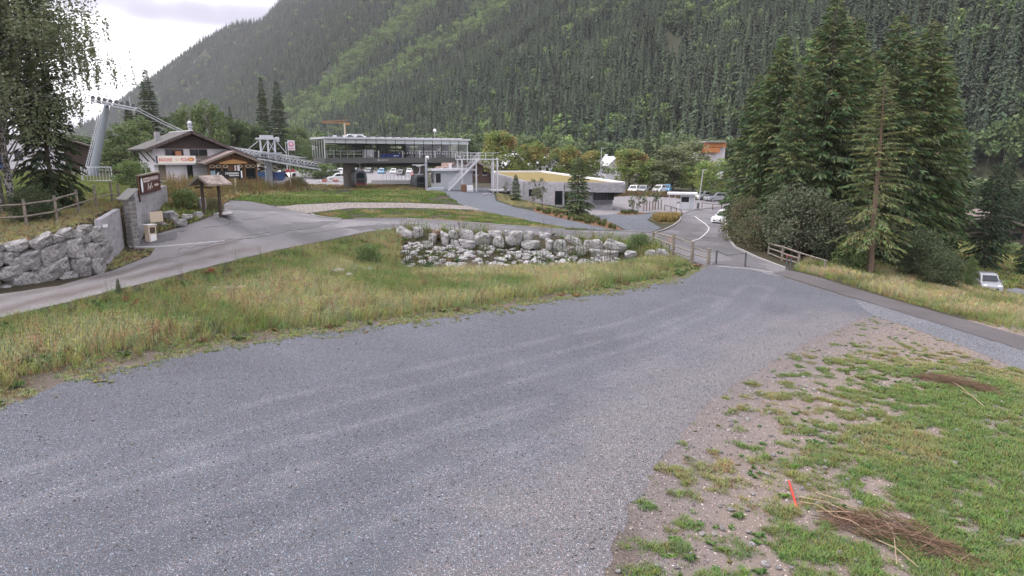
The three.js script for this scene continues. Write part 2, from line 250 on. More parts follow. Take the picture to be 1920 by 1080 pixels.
// wheel tracks worn into the gravel, paler and finer than the loose stone
const TRACKS = [[[-100, 955], [180, 865], [520, 765], [900, 680], [1200, 610], [1330, 560]], [[-60, 1015], [260, 935], [640, 830], [980, 735], [1230, 655], [1370, 590], [1420, 540]], [[100, 1090], [560, 940], [940, 815], [1220, 715], [1420, 640], [1540, 590]], [[600, 1090], [960, 920], [1230, 790], [1430, 680], [1580, 600]]].map(l => linePx(l, 30));
drape('gravel_yard', YARD, M.gravel, 0.005, (x, z) => {
  let t = 0; for (const l of TRACKS) { const q = lineDist(x, z, l); t = Math.max(t, 1 - Math.abs(q - .75) / 0.3); }
  const n = fbm(x * 0.3, z * 0.3, 4, 3), b = fbm(x * 1.3, z * 0.8, 7, 3); t = clamp(t * 1.3) * (.35 + .65 * sstep(0.25, 0.7, b));
  const k = 0.56 + 0.26 * n + 0.17 * t + 0.1 * (b - .5); let c = [k * (1.0 + t * 0.06), k * (1 + t * 0.03), k * 1.03];
  if (x > -2 && -z < 34) { const g = clamp(sstep(4.8, .2, lineDist(x, z, DIRTEDGE) + (fbm(x * .8, z * .8, 15, 3) - .5) * 4)); c = [lerp(c[0], 1.06, g), lerp(c[1], .95, g), lerp(c[2], .89, g)]; }
  return c;
}, 'grey slate gravel yard with faint tyre tracks', 0.9, 0.6, GC / 2);
drape('gravel_shoulder', STRIP, M.gravel, 0.009, (x, z) => { const k = 0.85 + 0.25 * fbm(x, z, 3, 2); return [k, k, k]; }, 'pale gravel strip along the narrow footpath', 0.9, 0.3);
const RUTS = [[[-60, 597], [80, 563], [240, 522], [420, 478], [520, 455]], [[-60, 575], [60, 548], [200, 518], [330, 482], [440, 455]]].map(l => linePx(l, 30));
drape('road', ROAD, M.asphalt, 0.010, (x, z) => {
  const n = fbm(x * 0.14, z * 0.32, 1, 4), s = fbm(x * 0.9, z * 0.5, 6, 3), p = sstep(0.52, 0.6, fbm(x * 0.22 + 4, z * 0.22, 9, 3));
  let k = 0.30 + 0.28 * n + 0.14 * (s - 0.5); k *= lerp(1, 0.68, p);
  let c = [k * 1.03, k, k * 1.06];
  if (-z < 46 && x < -8) { let t = 0; for (const l of RUTS) t = Math.max(t, 1 - lineDist(x, z, l) / 0.5); t = clamp(t * 1.6) * sstep(0.3, 0.6, s + 0.1); const g = sstep(44, 34, -z); c = [lerp(lerp(c[0], 0.62 + 0.25 * (s - .5), g * 0.8), 0.34, t * g), lerp(lerp(c[1], 0.6 + 0.25 * (s - .5), g * 0.8), 0.29, t * g), lerp(lerp(c[2], 0.6 + 0.25 * (s - .5), g * 0.8), 0.27, t * g)]; }
  return c;
}, 'patched lavender grey asphalt road curving past the ditch', 0.9, 0.12);
drape('footpath', PATH, M.asphalt, 0.026, (x, z) => { const k = 0.2 + 0.12 * fbm(x * 0.4, z * 0.8, 5, 3); return [k * 1.06, k * 0.97, k * 1.0]; }, 'dark narrow asphalt footpath going down beside the meadow', 0.9, 0.1);
drape('gravel_ramp', RAMP, M.gravel, 0.024, (x, z) => { const k = 0.62 + 0.2 * fbm(x * 0.5, z * 0.5, 1, 3); return [k * 0.96, k, k * 1.03]; }, 'slate gravel path curving up to the steel stairs', 2);
drape('gravel_bay', BAY, M.gravel, 0.032, (x, z) => { const k = 0.62 + 0.2 * fbm(x * 0.5, z * 0.5, 1, 3); return [k * 0.96, k, k * 1.03]; }, 'slate gravel bay between the planting beds', 2);
drape('paved_plaza', PLAZA, M.asphalt, 0.028, (x, z) => { const k = 0.46 + 0.2 * fbm(x * 0.3, z * 0.3, 1, 3); return [k * 1.05, k, k * 1.04]; }, 'pale paved plaza in front of the concrete building', 2);
drape('pebble_strip', PEB, M.pebble, 0.03, (x, z) => { const k = 0.8 + 0.2 * fbm(x, z, 1, 2); return [k, k, k]; }, 'strip of pale round pebbles across the lawn', 2, 0.5);
drape('car_park', LOT, M.asphalt, 0.03, (x, z) => { const k = 0.5 + 0.25 * fbm(x * 0.2, z * 0.2, 1, 3); return [k * 1.03, k, k * 1.04]; }, 'grey asphalt car park behind the lift station', 2);
drape('driveway', DRIVE, M.gravel, 0.02, () => [1.1, 1.08, 1.06], 'pale gravel driveway beside the silver hatchback', 2, 0.3);
// kerbs
const mKerb = std([0.29, 0.275, 0.275], { bumpMap: tAsph.bumpMap, bumpScale: 0.01 });
function ribbon(pts, w, h, base = 0) { // a kerb of rectangular section along points in x, z
  const pos = []; const fr = pts.map((p, i) => { const a = pts[Math.max(0, i - 1)], b = pts[Math.min(pts.length - 1, i + 1)], l = Math.hypot(b[0] - a[0], b[1] - a[1]) || 1, nx = -(b[1] - a[1]) / l * w / 2, nz = (b[0] - a[0]) / l * w / 2, y = H(p[0], p[1]) + base; return [V(p[0] - nx, y - 0.1, p[1] - nz), V(p[0] - nx, y + h, p[1] - nz), V(p[0] + nx, y + h, p[1] + nz), V(p[0] + nx, y - 0.1, p[1] + nz)]; });
  const quad = (a, b, c, d) => { for (const p of [a, b, c, a, c, d]) pos.push(p.x, p.y, p.z); };
  for (let i = 1; i < fr.length; i++) for (let k = 0; k < 3; k++) quad(fr[i - 1][k], fr[i - 1][k + 1], fr[i][k + 1], fr[i][k]);
  quad(...fr[0]); quad(...fr.at(-1).slice().reverse()); return rawGeo(pos);
}
for (const [l, lab] of [[[[583, 403], [592, 406], [610, 409], [640, 412]], 'short curved concrete kerb at the mouth of the pebble strip'], [[[666, 411.5], [760, 411], [830, 415], [900, 420.5], [980, 426], [1060, 431.5]], 'long concrete kerb between lawn and road'], [[[1166, 434.5], [1200, 436], [1228, 437], [1245, 432], [1262, 424], [1273, 416], [1277.5, 408]], 'curved concrete kerb round the grass planting bed'], [[[1364, 428], [1363, 445], [1378, 464.5], [1420, 484.5], [1475, 505.5]], 'weathered kerb along the foot of the willow shrubs'], [[[1282, 401], [1300, 394], [1345, 389.5]], 'dark kerb beside the ticket shelter']])
  tag(put('kerb', ribbon(linePx(l), 0.16, 0.13), mKerb), lab, 'kerb', 'concrete kerbs');
const mPaint = std([0.52, 0.51, 0.52], { bumpMap: tAsph.bumpMap, bumpScale: 0.004 });
tag(put('road_line', ribbon(linePx([[1303, 406], [1311, 412], [1322, 419.5], [1329.5, 427], [1327, 434], [1320, 441], [1311, 448], [1298, 452]], 6), 0.11, 0.027), mPaint), 'bent white line painted on the junction', 'road line');
tag(put('concrete_strip', ribbon(linePx([[243, 463], [300, 462.5], [420, 452]], 12), 0.12, 0.026), mPaint), 'thin pale concrete strip across the driveway mouth', 'strip');
tag(put('drain_channel', ribbon(linePx([[1342, 499.5], [1399, 504], [1450, 511]], 12), 0.14, 0.03), mKerb), 'thin concrete drain channel under the low barrier', 'drain');
tag(put('asphalt_patch', ribbon(linePx([[430, 397], [500, 400], [575, 402]], 12), 0.25, 0.024), mPaint), 'pale repair seam across the asphalt by the small roofed shrine', 'seam');

// repairs and cracks of the asphalt
[[[[252, 462], [262, 452], [300, 440], [345, 430], [330, 444], [300, 456]], 'dark asphalt repair in front of the stone pillar'], [[[420, 386], [436, 378], [500, 386], [540, 394], [480, 396], [430, 393]], 'dark asphalt repair at the far bend of the road'], [[[470, 432], [560, 418], [640, 414], [600, 424], [520, 438]], 'dark worn patch in the middle of the junction'], [[[1240, 462], [1262, 440], [1300, 424], [1296, 440], [1268, 456]], 'dark asphalt repair beside the bent white line'], [[[1342, 440], [1360, 430], [1360, 452], [1372, 468], [1350, 462]], 'dark asphalt repair along the shrubs'], [[[1330, 492], [1390, 486], [1440, 500], [1445, 508], [1400, 500], [1345, 497]], 'dark asphalt repair under the low barrier'], [[[640, 427], [720, 421], [800, 421], [730, 427], [680, 432]], 'long dark asphalt repair above the ditch']].forEach(([l, lab]) => drape('asphalt_repair', polyPx(l, 6), M.asphalt, .026, (x, z) => { const k = .25 + .14 * fbm(x * .8, z * .8, 3, 3); return [k * 1.03, k, k * 1.06]; }, lab, 1, .9));
rnd = mulberry(48); const mCrack = std([.13, .125, .13]);
for (const [a, b] of [[[330, 470], [560, 425]], [[420, 455], [640, 418]], [[380, 430], [520, 402]], [[250, 500], [470, 447]], [[1255, 452], [1340, 462]], [[1310, 470], [1350, 445]], [[1330, 485], [1420, 492]], [[560, 440], [720, 419]]]) { const l = []; for (let i = 0; i <= 16; i++) l.push([lerp(a[0], b[0], i / 16) + R(-5, 5), lerp(a[1], b[1], i / 16) + R(-2.2, 2.2)]); tag(put('asphalt_crack', ribbon(linePx(l, 8), .024, .027), mCrack), 'dark crack wandering across the worn asphalt road', 'crack', 'cracks in the road'); }
// ---------------------------------------------------------------- mountain and its forest
const CREST = [[60, 262], [150, 238], [190, 218], [230, 187], [300, 135], [380, 77], [440, 45], [490, 40], [520, 10], [600, -60], [760, -190], [1000, -300]].map(([px, py]) => { const p = P(px, py, 2500); return [p.x, p.y]; });
const crestAt = x => { if (x <= CREST[0][0]) return CREST[0][1] + (x - CREST[0][0]) * 0.2; for (let i = 1; i < CREST.length; i++) if (x < CREST[i][0]) return lerp(CREST[i - 1][1], CREST[i][1], (x - CREST[i - 1][0]) / (CREST[i][0] - CREST[i - 1][0])); return CREST.at(-1)[1]; };
const A50 = 50 * Math.PI / 180;
function mountainH(x, z) {
  const s = x * Math.sin(A50) - z * Math.cos(A50) - 335, t = x * Math.cos(A50) + z * Math.sin(A50);
  const gul = (Math.abs(fbm(t * 0.006, s * 0.0011, 3, 4) - 0.5) * 2) * 60 * sstep(20, 300, s);
  const m1 = 0.62 * s - gul * 0.8 + 12 * (fbm(x * 0.012, z * 0.012, 1, 3) - 0.5);
  const q = z + 2500, g2 = Math.abs(fbm(x * 0.0042 + z * 0.0014, z * 0.0012, 8, 4) - 0.5) * 2;
  const m2 = crestAt(x) - (q > 0 ? 0.6 * q : -0.5 * q) - g2 * 55 * sstep(0, 250, q) ;
  const a = Math.max(m1, m2);
  return a < 0 ? Math.max(-30, a) - 3 : a - 3;
}
{
  const pos = [], col = [], uv = [], idx = []; const x0 = -2700, x1 = 1700, z0 = -3200, z1 = 40, c = 22, nx = Math.round((x1 - x0) / c) + 1, nz = Math.round((z1 - z0) / c) + 1;
  for (let j = 0; j < nz; j++) for (let i = 0; i < nx; i++) { const x = x0 + i * c, z = z0 + j * c, n = fbm(x * 0.02, z * 0.02, 1, 3); pos.push(x, mountainH(x, z) + 0.6 * (n - .5), z); col.push(0.09 + 0.06 * n, 0.115 + 0.06 * n, 0.06 + 0.03 * n); uv.push(x / 6, z / 6); }
  for (let j = 0; j < nz - 1; j++) for (let i = 0; i < nx - 1; i++) { const a = j * nx + i, b = a + 1, d = a + nx, e = d + 1; idx.push(a, d, b, b, d, e); }
  const g = new THREE.BufferGeometry(); g.setAttribute('position', new THREE.Float32BufferAttribute(pos, 3)); g.setAttribute('color', new THREE.Float32BufferAttribute(col, 3)); g.setAttribute('uv', new THREE.Float32BufferAttribute(uv, 2)); g.setIndex(idx); g.computeVertexNormals();
  tag(put('mountain', g, M.soil), 'steep wooded mountainside rising behind the village', 'mountain', null, 'structure');
}
// far trees: real crowns of a few hundred faces each, copied
const hslJit = (c, k) => { const a = 1 + (rnd() - 0.5) * k; return [c[0] * a * (1 + (rnd() - 0.5) * k * 0.5), c[1] * a, c[2] * a * (1 + (rnd() - 0.5) * k * 0.5)]; };
function bladeConifer(seed, levels, per, slim) { // unit height, crown of drooping blades
  rnd = mulberry(seed); const pos = [], col = [];
  for (let l = 0; l < levels; l++) {
    const t = (l + R(0, 0.8)) / levels, y = 0.06 + 0.94 * t, rad = slim * (Math.pow(1 - t, 0.8) * (0.75 + 0.5 * rnd()) + 0.012);
    for (let k = 0; k < per; k++) {
      const a = rnd() * 6.283, r = rad * R(0.55, 1.15), w = Math.max(0.012, r * R(0.22, 0.4)), dr = r * R(0.25, 0.75), ca = Math.cos(a), sa = Math.sin(a), up = R(0.01, 0.035);
      const A = [0, y + up, 0], B = [ca * r * .55 - sa * w, y - dr * .35, sa * r * .55 + ca * w], C = [ca * r, y - dr, sa * r], D = [ca * r * .55 + sa * w, y - dr * .4, sa * r * .55 - ca * w];
      pos.push(...A, ...B, ...C, ...A, ...C, ...D); const c = hslJit([1, 1, 1], 0.5); for (let q = 0; q < 6; q++) col.push(...c);
    }
  }
  return rawGeo(pos, col);
}
function blobTree(seed, n, leaf) { // unit height broadleaf crown: leaf clumps through an uneven volume
  rnd = mulberry(seed); const pos = [], col = [], lobes = [];
  for (let k = 0; k < 14; k++) { const y = R(0.3, 0.92), rr = 0.34 * Math.sqrt(Math.max(0.08, 1 - ((y - 0.52) / 0.45) ** 2)), a = rnd() * 6.283, q = Math.sqrt(rnd()) * rr; lobes.push([Math.cos(a) * q, y, Math.sin(a) * q, R(0.1, 0.19)]); }
  for (let k = 0; k < n; k++) {
    const L = lobes[Math.floor(rnd() * lobes.length)], d = V(R(-1, 1), R(-1, 1), R(-1, 1)).normalize().multiplyScalar(L[3] * Math.pow(rnd(), 0.35)), p = V(L[0], L[1], L[2]).add(d);
    const u = V(R(-1, 1), R(-1, 1), R(-1, 1)).normalize(), v = V(R(-1, 1), R(-1, 1), R(-1, 1)).cross(u).normalize(), s = leaf * R(0.6, 1.3);
    const A = p.clone().addScaledVector(u, s), B = p.clone().addScaledVector(v, s * .7), C = p.clone().addScaledVector(u, -s), D = p.clone().addScaledVector(v, -s * .7);
    for (const q of [A, B, C, A, C, D]) pos.push(q.x, q.y, q.z); const c = hslJit([1, 1, 1], 0.5); for (let q = 0; q < 6; q++) col.push(...c);
  }
  return rawGeo(pos, col);
}
M.needle = new THREE.MeshStandardMaterial({ color: 0xffffff, vertexColors: true, roughness: 0.95, side: THREE.DoubleSide });
M.leaf = new THREE.MeshPhysicalMaterial({ color: 0xffffff, vertexColors: true, roughness: 0.95, side: THREE.DoubleSide, transmission: 0.3, thickness: 0 });
M.bark = std([0.12, 0.095, 0.075]); M.barkBrown = std([0.19, 0.13, 0.095]);
const STRIPS = [[[545, 215], [600, 178], [690, 100], [815, 0]], [[640, 205], [720, 150], [800, 105], [960, 5]], [[560, 235], [640, 190], [700, 165]]];
{
  const spots = []; const seedG = mulberry(55), g = seedG;
  for (let z = -240; z > -2620;) {
    const st = z > -900 ? 6.9 : z > -1300 ? 7.2 : 8.2;
    for (let x = -2300; x < 1250; x += st) {
      if (x < z * 1.02 - 30 || x > -z * 0.98 + 60) continue;
      const X = x + (g() - .5) * st * 0.95, Z = z + (g() - .5) * st * 0.95, y = mountainH(X, Z), hgt = (z > -1000 ? 17 : 13) + 13 * g(), pick = g(), tone = g();
      if (y < H(X, Z) + 0.5) continue;
      const [px, py, f] = toPx(X, y, Z); if (px < -220 || px > 2140 || py < -70 || f < 0) continue;
      // clearings
      if (fbm(X * 0.02, Z * 0.02, 21, 3) > 0.72) continue;
      let ds = 1e9; for (const s of STRIPS) ds = Math.min(ds, lineDist(px, py, s));
      const dec = clamp(1.2 - ds / (13 + 16 * vnoise(px * .03, py * .03, 3))) + (fbm(X * 0.01, Z * 0.01, 9, 3) > 0.62 ? (px < 1000 ? .06 : .2) : 0.025) + (py > 240 ? 0.12 : 0);
      spots.push({ X, Z, y, hgt, px, py, f, dec: pick < dec, tone, k: hgt * F / f });
    }
    z -= st;
  }
  spots.sort((a, b) => b.k - a.k);
  const near = new Set(); for (const s of spots) { if (near.size >= 150) break; if (s.px > -20 && s.px < 1940) near.add(s); }
  const cons = [0, 1, 2, 3, 4, 5].map(i => bladeConifer(100 + i, 30, 9, 0.155 + 0.025 * (i % 3))), decs = [0, 1, 2].map(i => blobTree(200 + i, 420, 0.05));
  const colOf = s => { const w = fbm(s.X * 0.015, s.Z * 0.015, 4, 3), v = 0.5 + 1.0 * s.tone; return s.dec ? [0.15 * v, 0.215 * v, 0.07 * v] : [lerp(0.048, 0.074, w) * v, lerp(0.078, 0.096, w) * v, lerp(0.046, 0.048, w) * v]; };
  const far = spots.filter(s => !near.has(s)), m4 = new THREE.Matrix4(), qq = new THREE.Quaternion();
  const buckets = {}; far.forEach((s, i) => { const key = s.dec ? 'd' + i % 3 : 'c' + i % 6; (buckets[key] ||= []).push(s); });
  for (const [key, list] of Object.entries(buckets)) {
    const im = new THREE.InstancedMesh(key[0] === 'd' ? decs[key[1]] : cons[key[1]], M.needle, list.length);
    im.name = numbered(key[0] === 'd' ? 'broadleaf_forest' : 'spruce_forest'); im.castShadow = im.receiveShadow = true;
    list.forEach((s, i) => { const hh = s.dec ? s.hgt * 0.72 : s.hgt, wide = (s.dec ? 1 : 1) * hh * (0.85 + 0.4 * ((s.tone * 7.3) % 1)); qq.setFromAxisAngle(UPV, s.tone * 40); m4.compose(V(s.X, s.y - 0.5, s.Z), qq, V(wide, hh, wide)); im.setMatrixAt(i, m4); im.setColorAt(i, new THREE.Color().setRGB(...colOf(s))); });
    tag(im, key[0] === 'd' ? 'pale green broadleaf trees mixed through the mountain forest' : 'dark spruce forest covering the mountainside', 'forest', null, 'stuff'); scene.add(im);
  }
  // the largest trees of the slope stand as things of their own
  const cm = [0, 1, 2].map(i => { const mm = M.needle.clone(); mm.color.setRGB(...[[0.052, 0.082, 0.046], [0.066, 0.096, 0.048], [0.056, 0.078, 0.046]][i]); return mm; }), dm = M.needle.clone(); dm.color.setRGB(0.10, 0.15, 0.055);
  const trunk = new THREE.CylinderGeometry(0.004, 0.013, 0.9, 6); trunk.translate(0, 0.45, 0);
  let i = 0; for (const s of near) {
    const o = s.dec ? thing('broadleaf_tree', 'pale green broadleaf tree at the lower edge of the mountain forest', 'tree', V(s.X, s.y - 0.4, s.Z), s.tone * 30, 'broadleaf trees at the foot of the mountain') : thing('forest_spruce', 'dark spruce at the lower edge of the mountain forest', 'tree', V(s.X, s.y - 0.4, s.Z), s.tone * 30, 'spruces at the foot of the mountain');
    put('crown', s.dec ? decs[i % 3] : cons[i % 6], s.dec ? dm : cm[i % 3], o); put('trunk', trunk, M.bark, o); const hh = s.dec ? s.hgt * 0.75 : s.hgt; o.scale.set(hh, hh, hh); i++;
  }
  console.log('forest', spots.length, 'near', near.size);
}
// ---------------------------------------------------------------- near trees and shrubs
function pushQuad(pos, col, p, u, v, c) { const A = [p.x + u.x, p.y + u.y, p.z + u.z], B = [p.x + v.x, p.y + v.y, p.z + v.z], C = [p.x - u.x, p.y - u.y, p.z - u.z], D = [p.x - v.x, p.y - v.y, p.z - v.z]; pos.push(...A, ...B, ...C, ...A, ...C, ...D); for (let q = 0; q < 6; q++) col.push(c[0], c[1], c[2]); }
function tubePts(pts, r0, r1, seg = 5) { // bent tapered stem through points
  const pos = [], rings = pts.map((p, i) => { const d = (pts[Math.min(i + 1, pts.length - 1)]).clone().sub(pts[Math.max(0, i - 1)]).normalize(), s = Math.abs(d.y) > 0.9 ? V(1, 0, 0) : UPV.clone(), u = s.cross(d).normalize(), v = d.clone().cross(u), r = lerp(r0, r1, i / (pts.length - 1)), o = []; for (let k = 0; k < seg; k++) { const a = k / seg * 6.2832; o.push(p.clone().addScaledVector(u, Math.cos(a) * r).addScaledVector(v, Math.sin(a) * r)); } return o; });
  for (let i = 1; i < rings.length; i++) for (let k = 0; k < seg; k++) { const a = rings[i - 1][k], b = rings[i - 1][(k + 1) % seg], c = rings[i][(k + 1) % seg], d = rings[i][k]; for (const q of [a, b, c, a, c, d]) pos.push(q.x, q.y, q.z); }
  return rawGeo(pos);
}
// spruce in metres: whorls of drooping boughs, each bough a stem set with needle sprays hanging from it
function spruceGeo(seed, h, rad, { from = 0.08, gap = 0.42, col = [0.05, 0.075, 0.032], droop = 0.5, spray = 0.34, bare = 0, dens = 1, tip = null } = {}) {
  rnd = mulberry(seed); const pos = [], cl = [], wood = [];
  for (let y = h * from; y < h * 0.985; y += gap * R(0.6, 1.2) * (0.5 + 0.5 * (1 - y / h) + 0.15)) {
    const t = (y / h - from) / (1 - from), rr = rad * Math.min(1, (0.62 + t * 2.2)) * Math.pow(1 - t, 0.78) + 0.08, nb = Math.max(4, Math.round((5 + rnd() * 4) * (t > .85 ? .8 : 1)));
    const a0 = rnd() * 6.28;
    for (let k = 0; k < nb; k++) {
      if (rnd() < bare * (1 - t)) continue;
      const a = a0 + k / nb * 6.283 + R(-.35, .35), L = rr * R(0.62, 1.12), d = V(Math.cos(a), 0, Math.sin(a)), s = V(-d.z, 0, d.x), up = lerp(0.05, 0.55, t), bc = hslJit(tip && rnd() < .3 && t > .4 ? tip : col, 0.42);
      const at = q => V(d.x * L * q, y + L * (up * q - droop * q * q * (1.15 - t * 0.7) + 0.16 * q * q * q), d.z * L * q);
      wood.push([at(0), at(.5), at(0.95), 0.012 + L * 0.007]);
      const n = Math.max(4, Math.round(L * 13 * dens));
      for (let i = 0; i < n; i++) {
        const q = 0.12 + 0.9 * Math.pow((i + rnd()) / n, 0.8), p = at(q), wv = L * 0.26 * (1.05 - q) + 0.1, side = i % 2 ? 1 : -1, off = R(0, 1) * wv * side;
        p.addScaledVector(s, off); p.y -= Math.abs(off) * R(0.2, 0.7);
        const hang = R(0.25, 1.1) * (1 - t * 0.6), l = spray * R(0.55, 1.15) * (0.6 + 0.4 * (1 - t)), dir = d.clone().multiplyScalar(R(.4, 1)).addScaledVector(s, side * R(.1, .8)); dir.y -= hang; dir.normalize();
        const wdt = V(R(-1, 1), R(-.4, .4), R(-1, 1)).cross(dir).normalize().multiplyScalar(l * R(0.16, 0.3));
        const c = [bc[0] * R(.75, 1.3), bc[1] * R(.8, 1.25), bc[2] * R(.75, 1.25)];
        p.addScaledVector(dir, l * .5); pushQuad(pos, cl, p, dir.multiplyScalar(l), wdt, c);
      }
    }
  }
  const lead = V(0, h, 0); for (let i = 0; i < 14; i++) { const p = V(R(-.05, .05), h * R(.955, 1), R(-.05, .05)), d = V(R(-.4, .4), 1, R(-.4, .4)).normalize(); pushQuad(pos, cl, p, d.multiplyScalar(.16), V(R(-1, 1), 0, R(-1, 1)).normalize().multiplyScalar(.05), hslJit(tip || col, .3)); }
  const branches = mergeGeometries(wood.map(([a, b, c, r]) => tubePts([a, b, c], r, r * .3, 3)));
  return { crown: rawGeo(pos, cl), branches, trunk: tubePts([V(0, -0.4, 0), V(0, h * .3, 0), V(R(-.1, .1), h * .7, R(-.1, .1)), lead], 0.012 * h + .05, 0.01, 8) };
}
function spruce(geo, name, label, pos, turn, sc, group, bark = M.bark, lean = 0) {
  const o = thing(name, label, 'tree', pos, turn, group); put('crown', geo.crown, M.needle, o); put('branches', geo.branches, bark, o); put('trunk', geo.trunk, bark, o); o.scale.set(sc[0], sc[1], sc[0]); if (lean) o.rotation.z = lean; return o;
}
const heightAt = (base, pyTop) => { const D = -base.z, p = P(960, pyTop, D); return p.y - base.y; };
{
  const c1 = [0.074, 0.110, 0.046], c2 = [0.086, 0.120, 0.048], tip = [0.12, 0.145, 0.055];
  const A = spruceGeo(11, 21, 4.7, { col: c1, tip, spray: 0.38, dens: 1.25, gap: .37 }), B = spruceGeo(12, 21, 3.9, { col: c2, tip, spray: 0.38, dens: 1.25, gap: .37 }), C = spruceGeo(13, 17, 3.2, { col: [0.115, 0.14, 0.055], tip, from: 0.11, bare: 0.62, droop: 0.62, gap: .45, spray: .25, dens: 2 });
  const list = [[1521, 506, 2, 54, A, 1.0, 'tallest spruce of the dark roadside clump, its tip against the mountain'], [1436, 494, 74, 60, B, 1.05, 'spruce on the road side of the clump with reddish cones at its tip'], [1562, 505, 44, 56.5, B, 1.0, 'spruce standing close beside the tallest one of the clump'], [1637, 500, 36, 58, A, 1.0, 'broad spruce behind the leaning brown trunk'], [1694, 500, 50, 60, B, 1.15, 'dark spruce at the meadow end of the roadside clump'], [1400, 468, 150, 66, A, 0.95, 'lower spruce at the road end of the clump above the white cars'], [1475, 482, 140, 52.5, A, 0.8, 'spruce tucked in front of the tallest one'], [1595, 500, 190, 53, B, 0.85, 'shorter spruce filling the middle of the clump'], [1725, 500, 120, 63, A, 0.9, 'spruce beside the grassy clearing with low hanging boughs'], [1548, 505, 120, 63, A, 1.0, 'spruce closing the gap behind the two tallest ones'], [1600, 505, 108, 66, B, 1.05, 'spruce at the back of the clump between the two groups of tips'], [1665, 505, 95, 68, A, 1.0, 'spruce at the back of the clump behind the leaning trunk'], [1748, 500, 190, 67, B, 1.0, 'lower spruce at the clearing side of the clump']];
  list.forEach(([px, py, top, D, g, w, lab], i) => { const p = P(px, py, D); p.y = H(p.x, p.z) - 0.1; const h = heightAt(p, top - 14); spruce(g, 'spruce_tree', lab, p, i * 1.7, [w * 1.12 * h / 21, h / 21], 'tall spruces beside the road'); });
  const p = gp(1631, 512), h = heightAt(p, 128); spruce(C, 'spruce_tree', 'spruce with a bare leaning brown trunk rising from the dry grass', p, 2.2, [1.25 * h / 17, h / 17], 'tall spruces beside the road', M.barkBrown, -0.035);
  // young spruces and others
  const S = spruceGeo(14, 7, 1.5, { col: [0.075, 0.105, 0.045], gap: 0.3, spray: 0.3, from: 0.04, dens: 1.2 });
  const one = (px, py, top, w, lab, name = 'young_spruce', g = S, hh = 7, grp) => { const q = gp(px, py), k = heightAt(q, top) / hh; return spruce(g, name, lab, q, px, [w * k, k], grp); };
  one(1083, 405, 292, 1.25, 'young spruce standing before the concrete building');
  one(967, 376, 327, 1.2, 'small bluish spruce on the grass bank by the gravel path');
  one(224, 556, 522, 0.9, 'knee high spruce seedling in the meadow beside the lane');
  const T = spruceGeo(15, 20, 3.2, { col: [0.05, 0.07, 0.034], gap: .6, spray: .6, dens: .6 });
  const far = (px, D, top, w, lab, g = T, hh = 20) => { const q = P(px, 330, D); q.y = H(q.x, q.z) - .2; const k = heightAt(q, top) / hh; spruce(g, 'spruce_tree', lab, q, px * .7, [w * k, k], 'spruces in the village'); };
  far(293, 140, 128, 1.0, 'tall layered spruce standing behind the restaurant chalet'); far(255, 120, 188, 1.1, 'darker spruce leaning in beside the lift cables'); far(272, 135, 196, 0.9, 'low dark spruce between the lift cables and the chalet roof'); far(502, 170, 142, 0.7, 'slim spruce behind the lift sheave tower'); far(530, 172, 150, 0.85, 'second slim spruce behind the lift sheave tower'); far(441, 190, 198, 0.6, 'thin dark spruce poking out of the broadleaf trees'); far(1212, 190, 232, 0.75, 'grey spruce rising above the maple row'); far(1232, 210, 240, 0.6, 'thin bare topped spruce above the maple row');
  // right hand side
  const Tn = spruceGeo(16, 13, 2.6, { col: [0.042, 0.066, 0.034], gap: .4, spray: .38 });
  const r = (px, py, D, top, w, lab) => { const q = P(px, py, D); q.y = H(q.x, q.z) - .1; const k = heightAt(q, top) / 13; spruce(Tn, 'spruce_tree', lab, q, px, [w * k, k], 'spruces around the wooden barn'); };
  r(1842, 500, 62, 300, 1.0, 'dark spruce in front of the wooden barn behind the silver car'); r(1925, 520, 60, 400, 1.1, 'low spruce beside the gravel driveway'); r(1868, 480, 78, 270, 0.8, 'taller pale spruce behind the dark one at the barn'); r(1905, 470, 105, 330, 1.0, 'spruce behind the barn roof'); r(1775, 450, 110, 330, 0.9, 'spruce at the back of the grassy clearing'); r(1820, 440, 120, 345, 0.9, 'spruce between the orange roof and the barn');
}
